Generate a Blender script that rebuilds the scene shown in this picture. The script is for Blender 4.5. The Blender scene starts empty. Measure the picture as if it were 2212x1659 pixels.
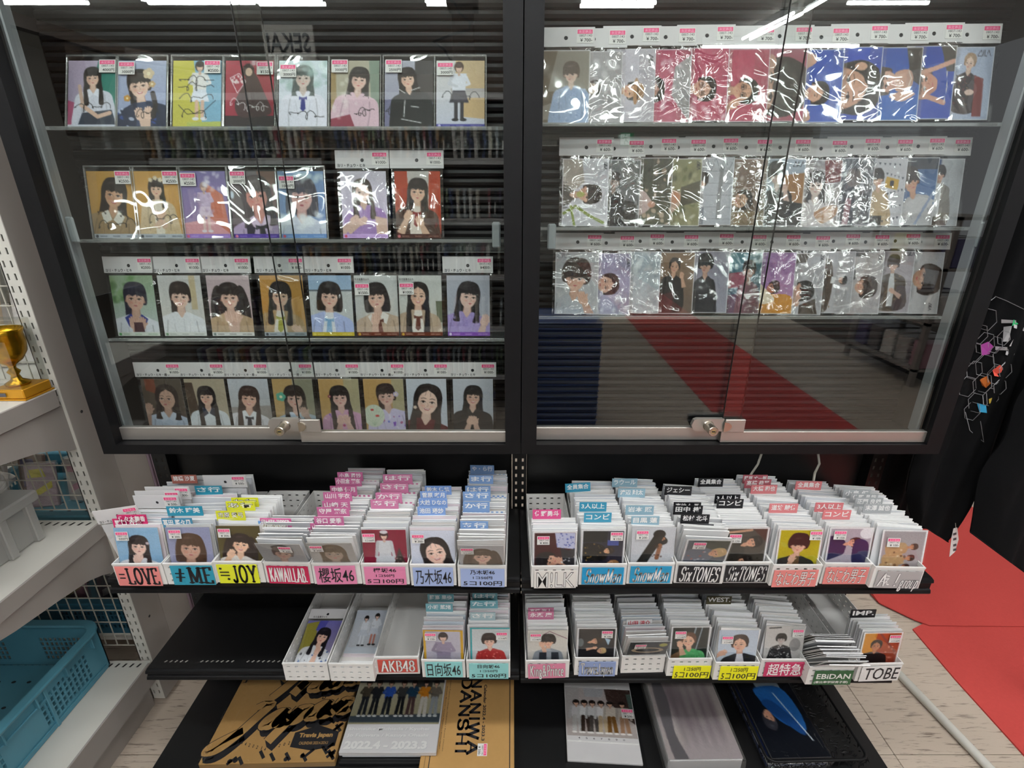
import bpy, math, random
import numpy as np
from mathutils import Vector, Matrix
S=bpy.context.scene
COL=S.collection
# ================================================================ camera, world, exposure, lamps
F_=1094.0; PITCH=math.radians(20.9); CZ=1.42
cam_d=bpy.data.cameras.new('camera'); cam=bpy.data.objects.new('camera',cam_d); COL.objects.link(cam)
cam_d.sensor_width=36; cam_d.sensor_fit='HORIZONTAL'; cam_d.lens=36*F_/2212.0; cam_d.clip_start=.02; cam_d.clip_end=60
cam.location=(0,0,CZ); cam.rotation_euler=(math.pi/2-PITCH,0,0); S.camera=cam
W_=bpy.data.worlds.new('world'); S.world=W_; W_.use_nodes=True
W_.node_tree.nodes['Background'].inputs[0].default_value=(.93,.95,1,1); W_.node_tree.nodes['Background'].inputs[1].default_value=.42
S.view_settings.view_transform='Standard'; S.view_settings.look='None'; S.view_settings.gamma=1; S.view_settings.exposure=.36
try: S.view_settings.use_curve_mapping=False
except Exception: pass
S.cycles.use_denoising=True; S.cycles.max_bounces=10; S.cycles.transparent_max_bounces=24; S.cycles.diffuse_bounces=3; S.cycles.glossy_bounces=4
S.cycles.caustics_reflective=False; S.cycles.caustics_refractive=False; S.cycles.sample_clamp_indirect=4.0; S.cycles.blur_glossy=.5
TUBE=46.0          # strength of the ceiling tubes

# ================================================================ helpers
def lin(c):
    c=c/255.
    return c/12.92 if c<=.04045 else ((c+.055)/1.055)**2.4
def C(r,g=None,b=None):
    if isinstance(r,str):
        s=r.lstrip('#'); r,g,b=[int(s[i:i+2],16) for i in (0,2,4)]
    return (lin(r),lin(g),lin(b),1)
MATS={}
def mat(name,col,rough=.5,metal=0,spec=.5,noise=0,nscale=40,bump=0,bscale=200,coat=0,alpha=None,trans=0,emit=0):
    """Procedural Principled material: a base colour broken by noise, a noise bump."""
    if name in MATS: return MATS[name]
    m=bpy.data.materials.new(name); m.use_nodes=True; nt=m.node_tree; b=nt.nodes['Principled BSDF']
    c=C(col) if isinstance(col,str) else col
    b.inputs['Base Color'].default_value=c; b.inputs['Roughness'].default_value=rough; b.inputs['Metallic'].default_value=metal
    b.inputs['Specular IOR Level'].default_value=spec
    if coat: b.inputs['Coat Weight'].default_value=coat; b.inputs['Coat Roughness'].default_value=.08
    if emit: b.inputs['Emission Color'].default_value=c; b.inputs['Emission Strength'].default_value=emit
    tc=None
    if noise or bump:
        tc=nt.nodes.new('ShaderNodeTexCoord')
    if noise:
        n=nt.nodes.new('ShaderNodeTexNoise'); n.inputs['Scale'].default_value=nscale; n.inputs['Detail'].default_value=4
        nt.links.new(tc.outputs['Object'],n.inputs['Vector'])
        r=nt.nodes.new('ShaderNodeMapRange'); r.inputs['To Min'].default_value=1-noise; r.inputs['To Max'].default_value=1+noise
        nt.links.new(n.outputs['Fac'],r.inputs['Value'])
        x=nt.nodes.new('ShaderNodeMix'); x.data_type='RGBA'; x.blend_type='MULTIPLY'; x.inputs[0].default_value=1
        x.inputs[6].default_value=c; nt.links.new(r.outputs[0],x.inputs[7]); nt.links.new(x.outputs[2],b.inputs['Base Color'])
    if bump:
        n=nt.nodes.new('ShaderNodeTexNoise'); n.inputs['Scale'].default_value=bscale; nt.links.new(tc.outputs['Object'],n.inputs['Vector'])
        u=nt.nodes.new('ShaderNodeBump'); u.inputs['Strength'].default_value=bump; u.inputs['Distance'].default_value=.001
        nt.links.new(n.outputs['Fac'],u.inputs['Height']); nt.links.new(u.outputs[0],b.inputs['Normal'])
    MATS[name]=m; return m
def film(name,refl,edge,tint=(1,1,1,1),rough=.03,bump=0,bscale=30,haze=0,hazecol='#dddddd',ridged=0,dist=.004,detail=3):
    """Thin clear sheet: transparent, with a mirror reflection that grows at grazing angles."""
    if name in MATS: return MATS[name]
    m=bpy.data.materials.new(name); m.use_nodes=True; nt=m.node_tree; N=nt.nodes; L=nt.links
    for n in list(N): N.remove(n)
    out=N.new('ShaderNodeOutputMaterial'); tr=N.new('ShaderNodeBsdfTransparent'); tr.inputs[0].default_value=tint
    gl=N.new('ShaderNodeBsdfGlossy'); gl.inputs['Roughness'].default_value=rough; gl.inputs['Color'].default_value=(1,.99,.97,1)
    lw=N.new('ShaderNodeLayerWeight'); lw.inputs[0].default_value=.25
    pw=N.new('ShaderNodeMath'); pw.operation='POWER'; pw.inputs[1].default_value=1.6; L.new(lw.outputs['Facing'],pw.inputs[0])
    mr=N.new('ShaderNodeMapRange'); mr.inputs['To Min'].default_value=refl; mr.inputs['To Max'].default_value=edge
    L.new(pw.outputs[0],mr.inputs['Value']); mx=N.new('ShaderNodeMixShader'); L.new(mr.outputs[0],mx.inputs[0])
    base=tr
    if haze:
        df=N.new('ShaderNodeBsdfDiffuse'); df.inputs[0].default_value=C(hazecol); h=N.new('ShaderNodeMixShader'); h.inputs[0].default_value=haze
        L.new(tr.outputs[0],h.inputs[1]); L.new(df.outputs[0],h.inputs[2]); base=h
    L.new(base.outputs[0],mx.inputs[1]); L.new(gl.outputs[0],mx.inputs[2]); L.new(mx.outputs[0],out.inputs[0])
    if bump:
        tc=N.new('ShaderNodeTexCoord'); gi=N.new('ShaderNodeObjectInfo'); ad=N.new('ShaderNodeVectorMath'); ad.operation='ADD'
        ml=N.new('ShaderNodeMath'); ml.operation='MULTIPLY'; ml.inputs[1].default_value=37.; L.new(gi.outputs['Random'],ml.inputs[0])
        L.new(tc.outputs['Object'],ad.inputs[0]); L.new(ml.outputs[0],ad.inputs[1])
        n=N.new('ShaderNodeTexNoise'); n.inputs['Scale'].default_value=bscale; n.inputs['Detail'].default_value=detail; n.inputs['Distortion'].default_value=1.2
        if ridged: n.noise_type='RIDGED_MULTIFRACTAL'
        L.new(ad.outputs[0],n.inputs['Vector'])
        u=N.new('ShaderNodeBump'); u.inputs['Strength'].default_value=bump; u.inputs['Distance'].default_value=dist
        L.new(n.outputs['Fac'],u.inputs['Height']); L.new(u.outputs[0],gl.inputs['Normal'])
    MATS[name]=m; return m
def print_mat():
    m=bpy.data.materials.new('photo print'); m.use_nodes=True; nt=m.node_tree; b=nt.nodes['Principled BSDF']
    a=nt.nodes.new('ShaderNodeAttribute'); a.attribute_name='ink'; nt.links.new(a.outputs['Color'],b.inputs['Base Color'])
    b.inputs['Roughness'].default_value=.35; b.inputs['Specular IOR Level'].default_value=.3
    MATS['print']=m; return m
class MB:
    """Collects shapes; build() links them as ONE mesh object."""
    def __init__(s): s.v=[]; s.f=[]; s.m=[]; s.cur=0
    def add(s,vs,fs):
        o=len(s.v); s.v+= [tuple(p) for p in vs]; s.f+=[tuple(i+o for i in f) for f in fs]; s.m+=[s.cur]*len(fs); return s
    def box(s,x0,x1,y0,y1,z0,z1):
        return s.add([(x0,y0,z0),(x1,y0,z0),(x1,y1,z0),(x0,y1,z0),(x0,y0,z1),(x1,y0,z1),(x1,y1,z1),(x0,y1,z1)],
            [(0,3,2,1),(4,5,6,7),(0,1,5,4),(1,2,6,5),(2,3,7,6),(3,0,4,7)])
    def cbox(s,x0,x1,y0,y1,z0,z1,c=.001):
        """box with all edges chamfered"""
        c=min(c,(x1-x0)*.45,(y1-y0)*.45,(z1-z0)*.45); V=[];idx={}
        for k,(a,b,d) in enumerate([(i,j,l) for i in(0,1) for j in(0,1) for l in(0,1)]):
            X=(x0,x1)[a];Y=(y0,y1)[b];Z=(z0,z1)[d]; sx=c*(1-2*a);sy=c*(1-2*b);sz=c*(1-2*d)
            idx[(a,b,d)]=len(V); V+=[(X,Y+sy,Z+sz),(X+sx,Y,Z+sz),(X+sx,Y+sy,Z)]
        g=lambda a,b,d,k: idx[(a,b,d)]+k
        F=[(g(0,0,0,0),g(0,0,1,0),g(0,1,1,0),g(0,1,0,0)),(g(1,0,0,0),g(1,1,0,0),g(1,1,1,0),g(1,0,1,0)),
           (g(0,0,0,1),g(1,0,0,1),g(1,0,1,1),g(0,0,1,1)),(g(0,1,0,1),g(0,1,1,1),g(1,1,1,1),g(1,1,0,1)),
           (g(0,0,0,2),g(0,1,0,2),g(1,1,0,2),g(1,0,0,2)),(g(0,0,1,2),g(1,0,1,2),g(1,1,1,2),g(0,1,1,2))]
        for a in(0,1):
            for b in(0,1): F.append((g(a,b,0,0),g(a,b,0,1),g(a,b,1,1),g(a,b,1,0)) if (a^b)==0 else (g(a,b,0,1),g(a,b,0,0),g(a,b,1,0),g(a,b,1,1)))
        for a in(0,1):
            for d in(0,1): F.append((g(a,0,d,0),g(a,1,d,0),g(a,1,d,2),g(a,0,d,2)) if (a^d)==0 else (g(a,0,d,2),g(a,1,d,2),g(a,1,d,0),g(a,0,d,0)))
        for b in(0,1):
            for d in(0,1): F.append((g(0,b,d,1),g(0,b,d,2),g(1,b,d,2),g(1,b,d,1)) if (b^d)==0 else (g(0,b,d,2),g(0,b,d,1),g(1,b,d,1),g(1,b,d,2)))
        for a in(0,1):
            for b in(0,1):
                for d in(0,1): F.append((g(a,b,d,0),g(a,b,d,2),g(a,b,d,1)) if (a+b+d)%2==0 else (g(a,b,d,0),g(a,b,d,1),g(a,b,d,2)))
        return s.add(V,F)
    def quad(s,a,b,c,d): return s.add([a,b,c,d],[(0,1,2,3)])
    def poly(s,pts): return s.add(pts,[tuple(range(len(pts)))])
    def prism(s,pts,f0,f1):
        """closed outline pts (2D) between maps f0(p), f1(p) -> 3D"""
        n=len(pts); V=[f0(p) for p in pts]+[f1(p) for p in pts]
        return s.add(V,[tuple(range(n-1,-1,-1)),tuple(range(n,2*n))]+[(i,(i+1)%n,n+(i+1)%n,n+i) for i in range(n)])
    def tube(s,path,r,n=6,cap=True):
        P=[Vector(p) for p in path]; V=[]; rr=r if isinstance(r,(list,tuple)) else [r]*len(P)
        for i,p in enumerate(P):
            d=(P[min(i+1,len(P)-1)]-P[max(i-1,0)]).normalized()
            u=d.orthogonal().normalized() if i==0 else (u-d*u.dot(d)).normalized()
            w=d.cross(u)
            for k in range(n):
                a=2*math.pi*k/n; V.append(p+(u*math.cos(a)+w*math.sin(a))*rr[i])
        Fs=[(i*n+k,i*n+(k+1)%n,(i+1)*n+(k+1)%n,(i+1)*n+k) for i in range(len(P)-1) for k in range(n)]
        if cap: Fs+=[tuple(range(n-1,-1,-1)),tuple(range((len(P)-1)*n,len(P)*n))]
        return s.add(V,Fs)
    def lathe(s,prof,cx,cy,n=24,rz=1.):
        V=[(cx+r*math.cos(2*math.pi*k/n),cy+r*rz*math.sin(2*math.pi*k/n),z) for r,z in prof for k in range(n)]
        return s.add(V,[(i*n+k,i*n+(k+1)%n,(i+1)*n+(k+1)%n,(i+1)*n+k) for i in range(len(prof)-1) for k in range(n)])
    def grid(s,f,nu,nv):
        V=[f(i/nu,j/nv) for j in range(nv+1) for i in range(nu+1)]
        return s.add(V,[(j*(nu+1)+i,j*(nu+1)+i+1,(j+1)*(nu+1)+i+1,(j+1)*(nu+1)+i) for j in range(nv) for i in range(nu)])
    def mesh(s,name,mats,smooth=False):
        me=bpy.data.meshes.new(name); me.from_pydata(s.v,[],s.f)
        for m in (mats if isinstance(mats,(list,tuple)) else [mats]): me.materials.append(MATS[m] if isinstance(m,str) else m)
        if s.m and max(s.m)>0: me.polygons.foreach_set('material_index',s.m)
        if smooth: me.polygons.foreach_set('use_smooth',[True]*len(s.f))
        me.update(); return me
    def build(s,name,mats,parent=None,smooth=False,loc=None,rot=None):
        return put(name,s.mesh(name,mats,smooth),parent,loc,rot)
def put(name,me,parent=None,loc=None,rot=None,label=None):
    o=bpy.data.objects.new(name,me); COL.objects.link(o)
    if parent is not None: o.parent=parent
    if loc is not None: o.location=loc
    if rot is not None: o.rotation_euler=rot
    if label: o['label']=label
    return o
def tag(o,label,cat,group=None,kind=None):
    if label: o['label']=label
    if cat: o['category']=cat
    if group: o['group']=group
    if kind: o['kind']=kind
    return o
def thing(name,label,cat,loc=(0,0,0),rot=(0,0,0),group=None):
    o=bpy.data.objects.new(name,None); COL.objects.link(o); o.empty_display_size=.02
    o.location=loc; o.rotation_euler=rot; return tag(o,label,cat,group)
def struct(o): o['kind']='structure'; return o
# a point seen at photo pixel (px,py) on the real plane y = D, z = Z or x = X
def ray(px,py):
    u=(px-1106.)/F_; v=(829.5-py)/F_; c,s=math.cos(PITCH),math.sin(PITCH)
    return (u,c+v*s,v*c-s)
def onY(px,py,D): r=ray(px,py); t=D/r[1]; return (r[0]*t,D,CZ+r[2]*t)
def onZ(px,py,Z): r=ray(px,py); t=(Z-CZ)/r[2]; return (r[0]*t,r[1]*t,Z)
def onX(px,py,X): r=ray(px,py); t=X/r[0]; return (X,r[1]*t,CZ+r[2]*t)

# ---------------------------------------------------------------- lettering
_TX={}
def glyphs(txt,bold=0.,res=2):
    """(verts2d, faces, width) of a line of text one unit high, from the built-in font; cap height ~ .73"""
    k=(txt,bold,res)
    if k in _TX: return _TX[k]
    cu=bpy.data.curves.new('t','FONT'); cu.body=txt; cu.resolution_u=res; cu.offset=bold; cu.fill_mode='FRONT'
    ob=bpy.data.objects.new('t',cu)
    me=bpy.data.meshes.new_from_object(ob)
    V=[(v.co.x,v.co.y) for v in me.vertices]; Fc=[tuple(p.vertices) for p in me.polygons]
    bpy.data.objects.remove(ob); bpy.data.curves.remove(cu); bpy.data.meshes.remove(me)
    _TX[k]=(V,Fc); return _TX[k]
def fit_text(mb,txt,x0,x1,z0,z1,y,bold=0.,shear=0.,fit=True,M=None,box=None):
    """lay text into the rectangle x0..x1, z0..z1 facing -y at depth y (box: shared bounds for outline layers)"""
    V,Fc=glyphs(txt,bold)
    if not V: return None
    if box is None:
        xs=[v[0] for v in V]; ys=[v[1] for v in V]; box=(min(xs),max(xs),min(ys),max(ys))
    a,b,c,d=box; sx=(x1-x0)/(b-a); sz=(z1-z0)/(d-c)
    if not fit: sx=sz=min(sx,sz)
    P=[(x0+(v[0]-a)*sx+shear*(v[1]-c)*sz,y,z0+(v[1]-c)*sz) for v in V]
    if M: P=[M(p) for p in P]
    mb.add(P,Fc); return box
# stroke letters with slab serifs (for the mincho / slab signs). each glyph: width, [(flags, points)...]; flag 's' = serifs at open ends
def arc(cx,cy,rx,ry,a0,a1,n=10): return [(cx+rx*math.cos(math.radians(a0+(a1-a0)*i/n)),cy+ry*math.sin(math.radians(a0+(a1-a0)*i/n))) for i in range(n+1)]
SER={'L':(.62,[('s',[(.15,0),(.15,1)]),('',[(.15,.0),(.6,.0)]),('',[(.6,0),(.6,.18)])]),
'O':(.72,[('',arc(.36,.5,.28,.5,0,360,20))]),
'V':(.70,[('s',[(.08,1),(.36,0)]),('s',[(.36,0),(.64,1)])]),
'E':(.62,[('s',[(.15,0),(.15,1)]),('',[(.15,0),(.58,0),(.58,.16)]),('',[(.15,1),(.56,1),(.56,.84)]),('',[(.15,.52),(.45,.52)])]),
'M':(.86,[('s',[(.12,0),(.12,1)]),('',[(.12,1),(.43,.08)]),('',[(.43,.08),(.74,1)]),('s',[(.74,0),(.74,1)])]),
'J':(.5,[('s',[(.32,1),(.32,.22)]+arc(.18,.2,.14,.2,0,-170,8))]),
'Y':(.70,[('s',[(.08,1),(.36,.45)]),('s',[(.64,1),(.36,.45)]),('s',[(.36,.45),(.36,0)])]),
'K':(.70,[('s',[(.15,0),(.15,1)]),('s',[(.6,1),(.15,.42)]),('s',[(.28,.56),(.62,0)])]),
'A':(.72,[('s',[(.06,0),(.36,1)]),('s',[(.36,1),(.66,0)]),('',[(.18,.36),(.54,.36)])]),
'W':(.95,[('s',[(.06,1),(.26,0)]),('',[(.26,0),(.47,1)]),('',[(.47,1),(.68,0)]),('s',[(.68,0),(.88,1)])]),
'I':(.32,[('s',[(.16,0),(.16,1)])]),
'i':(.28,[('s',[(.14,0),(.14,.62)]),('',[(.14,.86),(.14,.94)])]),
'.':(.2,[('',[(.08,.02),(.12,.06)])]),'!':(.24,[('',[(.12,.3),(.12,1)]),('',[(.12,.0),(.12,.08)])]),
'B':(.66,[('s',[(.15,0),(.15,1)]),('',[(.15,1)]+arc(.32,.76,.22,.24,90,-90,8)+[(.15,.52)]),('',[(.15,.52)]+arc(.34,.26,.26,.26,90,-90,8)+[(.15,0)])]),
'D':(.72,[('s',[(.15,0),(.15,1)]),('',[(.15,1)]+arc(.3,.5,.34,.5,90,-90,12)+[(.15,0)])]),
'H':(.74,[('s',[(.14,0),(.14,1)]),('s',[(.6,0),(.6,1)]),('',[(.14,.52),(.6,.52)])]),
'N':(.76,[('s',[(.13,0),(.13,1)]),('',[(.13,1),(.62,0)]),('s',[(.62,0),(.62,1)])]),
'S':(.60,[('',[(.52,.78)]+arc(.30,.76,.22,.24,25,270,12)+arc(.30,.26,.24,.26,90,-150,12)+[(.06,.2)])]),
'T':(.66,[('s',[(.33,0),(.33,1)]),('',[(.05,.84),(.05,1),(.61,1),(.61,.84)])]),
'P':(.62,[('s',[(.15,0),(.15,1)]),('',[(.15,1)]+arc(.32,.74,.24,.26,90,-90,8)+[(.15,.48)])]),
'4':(.60,[('s',[(.42,0),(.42,1)]),('',[(.42,1),(.06,.3),(.56,.3)])]),
'8':(.60,[('',arc(.3,.76,.20,.24,-90,270,14)),('',arc(.3,.26,.24,.26,-90,270,14))]),
'n':(.56,[('s',[(.12,0),(.12,.62)]),('s',[(.12,.45)]+arc(.28,.42,.16,.20,150,0,7)+[(.44,0)])]),
'o':(.54,[('',arc(.27,.31,.2,.31,0,360,14))]),
'w':(.78,[('s',[(.06,.62),(.22,0)]),('',[(.22,0),(.38,.62)]),('',[(.38,.62),(.54,0)]),('s',[(.54,0),(.70,.62)])]),
'a':(.52,[('',arc(.25,.18,.17,.18,80,360,10)+[(.42,.2)]),('',[(.1,.5)]+arc(.26,.42,.16,.2,150,0,6)+[(.42,.0)])]),
'x':(.54,[('s',[(.08,0),(.44,.62)]),('s',[(.08,.62),(.46,0)])]),
'r':(.42,[('s',[(.12,0),(.12,.62)]),('',[(.12,.42)]+arc(.28,.46,.12,.14,160,40,5))]),
'v':(.52,[('s',[(.06,.62),(.25,0)]),('s',[(.25,0),(.44,.62)])]),
's':(.46,[('',[(.38,.5)]+arc(.22,.47,.15,.15,30,270,8)+arc(.22,.16,.17,.16,90,-150,8))]),
'p':(.56,[('s',[(.12,-.25),(.12,.62)]),('',arc(.28,.31,.18,.31,130,-130,12))]),
'g':(.54,[('',arc(.25,.40,.15,.21,0,360,12)),('',[(.18,.2),(.12,.1),(.38,.04),(.44,-.1),(.3,-.24),(.12,-.2),(.1,-.06),(.2,.05)])]),
'u':(.56,[('s',[(.12,.62),(.12,.2)]+arc(.28,.2,.16,.2,180,360,7)+[(.44,.62)]),('s',[(.44,.62),(.44,0)])]),
'c':(.48,[('',arc(.27,.31,.19,.31,50,310,10))]),
'e':(.50,[('',[(.09,.33),(.43,.33)]+arc(.26,.31,.18,.31,10,310,12))]),
'&':(.76,[('',[(.68,0),(.2,.66)]+arc(.32,.80,.13,.2,200,0,8)+[(.4,.62),(.14,.36)]+arc(.26,.2,.18,.2,150,330,8)+[(.62,.46)])]),
'=':(.62,[('',[(.05,.38),(.5,.38)]),('',[(.05,.62),(.5,.62)])]),
'≠':(.72,[('',[(.05,.38),(.62,.38)]),('',[(.05,.64),(.62,.64)]),('v',[(.26,.1),(.42,.95)])]),
'≒':(.72,[('',[(.05,.40),(.62,.40)]),('',[(.05,.62),(.62,.62)]),('v',[(.1,.84),(.12,.90)]),('v',[(.52,.12),(.54,.18)])]),' ':(.3,[])}
def serif_w(txt,gap=.06): return sum(SER[c][0]+gap for c in txt)
def serif_text(mb,txt,x0,x1,z0,z1,y,tv=.10,th=.05,ser=.10,shear=0.,gap=.06,grow=0.,M=None):
    """tv/th: stroke thickness of vertical/horizontal strokes as a share of the letter height"""
    W=serif_w(txt,gap); sx=(x1-x0)/W; H=z1-z0; ax=min(1.,sx/H*1.35)
    def put2(P):
        Q=[(x0+p[0]*sx+shear*p[1]*H,y,z0+p[1]*H) for p in P]
        return [M(q) for q in Q] if M else Q
    cx=0.
    for ch in txt:
        w,strokes=SER[ch]
        for fl,pts in strokes:
            pts=[(p[0]+cx,p[1]) for p in pts]
            for i in range(len(pts)-1):
                a,b=pts[i],pts[i+1]; dx=(b[0]-a[0])*sx; dz=(b[1]-a[1])*H; L=math.hypot(dx,dz)+1e-9
                nx,nz=-dz/L,dx/L
                t=(tv*ax*abs(nx)+th*abs(nz)+grow)*H*.5
                ex,ez=dx/L*t*.5,dz/L*t*.5
                ox,oz=nx*t/sx,nz*t/H
                mb.add(put2([(a[0]-ox-ex/sx,a[1]-oz-ez/H),(b[0]-ox+ex/sx,b[1]-oz+ez/H),(b[0]+ox+ex/sx,b[1]+oz+ez/H),(a[0]+ox-ex/sx,a[1]+oz-ez/H)]),[(0,1,2,3)])
            if 's' in fl and ser:
                for e,q in((pts[0],pts[1]),(pts[-1],pts[-2])):
                    if (abs(e[1]-round(e[1]))<.02 or abs(e[1]-.62)<.02 or e[1]<-.2) and abs(q[1]-e[1])*H>abs(q[0]-e[0])*sx*.6:
                        hw=ser*H*.5*ax/sx*1.2+grow*H*.5/sx; hh=th*.5+grow*.5; z=min(max(e[1],-.25+hh),1-hh) if e[1]>.01 or e[1]<0 else hh
                        mb.add(put2([(e[0]-hw,z-hh),(e[0]+hw,z-hh),(e[0]+hw,z+hh),(e[0]-hw,z+hh)]),[(0,1,2,3)])
        cx+=w+gap
# ---------------------------------------------------------------- printed photographs (colour grids)
def hx(s):
    s=s.lstrip('#')
    if len(s)==3: s=''.join(c*2 for c in s)
    return np.array([int(s[i:i+2],16)/255. for i in (0,2,4)])
class Canvas:
    """A small raster in sRGB; u runs 0..1 across, v 0..asp down."""
    def __init__(self,w,h,asp,bg,bg2=None,mode='v',ss=3):
        self.w,self.h,self.ss,self.asp=w,h,ss,asp
        W,H=w*ss,h*ss
        self.U=((np.arange(W)+.5)/W)[None,:].repeat(H,0)
        self.V=((np.arange(H)+.5)/H*asp)[:,None].repeat(W,1)
        a=hx(bg); b=hx(bg2 or bg)
        t=(self.V/asp if mode=='v' else self.U)[...,None]
        self.A=a*(1-t)+b*t
    def blend(self,m,col,al=1.):
        c=hx(col) if isinstance(col,str) else col
        m=(m*al)[...,None]
        self.A=self.A*(1-m)+c*m
    def ell(self,cx,cy,rx,ry,col,rot=0,soft=0,al=1.):
        c,s=math.cos(rot),math.sin(rot)
        dx,dy=self.U-cx,self.V-cy
        d=((dx*c+dy*s)/rx)**2+((-dx*s+dy*c)/ry)**2
        m=(d<1).astype(float) if not soft else np.clip((1-np.sqrt(d))/soft,0,1)
        self.blend(m,col,al)
    def poly(self,pts,col,al=1.):
        p=np.array(pts,float)
        x0,y0=p.min(0); x1,y1=p.max(0)
        W,H=self.w*self.ss,self.h*self.ss
        i0,i1=max(0,int(x0*W)-1),min(W,int(x1*W)+2); j0,j1=max(0,int(y0/self.asp*H)-1),min(H,int(y1/self.asp*H)+2)
        if i0>=i1 or j0>=j1: return
        X=self.U[j0:j1,i0:i1]; Y=self.V[j0:j1,i0:i1]
        m=np.zeros(X.shape,bool)
        n=len(p)
        for k in range(n):
            ax,ay=p[k]; bx,by=p[(k+1)%n]
            if ay==by: continue
            m^=((ay>Y)!=(by>Y))&(X<(bx-ax)*(Y-ay)/(by-ay)+ax)
        c=hx(col) if isinstance(col,str) else col
        mm=(m*al)[...,None]
        self.A[j0:j1,i0:i1]=self.A[j0:j1,i0:i1]*(1-mm)+c*mm
    def line(self,pts,wd,col,al=1.):
        p=np.array(pts,float)
        W,H=self.w*self.ss,self.h*self.ss
        x0,y0=p.min(0)-wd; x1,y1=p.max(0)+wd
        i0,i1=max(0,int(x0*W)),min(W,int(x1*W)+2); j0,j1=max(0,int(y0/self.asp*H)),min(H,int(y1/self.asp*H)+2)
        if i0>=i1 or j0>=j1: return
        X=self.U[j0:j1,i0:i1]; Y=self.V[j0:j1,i0:i1]
        best=np.full(X.shape,9.)
        for k in range(len(p)-1):
            ax,ay=p[k]; dx,dy=p[k+1]-p[k]; L=dx*dx+dy*dy+1e-9
            t=np.clip(((X-ax)*dx+(Y-ay)*dy)/L,0,1)
            best=np.minimum(best,(X-ax-t*dx)**2+(Y-ay-t*dy)**2)
        m=(best<(wd/2)**2)
        c=hx(col) if isinstance(col,str) else col
        mm=(m*al)[...,None]
        self.A[j0:j1,i0:i1]=self.A[j0:j1,i0:i1]*(1-mm)+c*mm
    def out(self,seed=0,noise=.02):
        s=self.ss
        a=self.A.reshape(self.h,s,self.w,s,3).mean((1,3))
        r=np.random.RandomState(seed)
        n=r.normal(0,noise,(self.h,self.w,1))
        return np.clip(a*(1+n),0,1)
def smooth(pts,n=4):
    """Catmull-Rom through closed points."""
    p=np.array(pts,float); o=[]
    N=len(p)
    for i in range(N):
        a,b,c,d=p[i-1],p[i],p[(i+1)%N],p[(i+2)%N]
        for k in range(n):
            t=k/n
            o.append(.5*((2*b)+(-a+c)*t+(2*a-5*b+4*c-d)*t*t+(-a+3*b-3*c+d)*t**3))
    return o
ZOOM=[1.]
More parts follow.
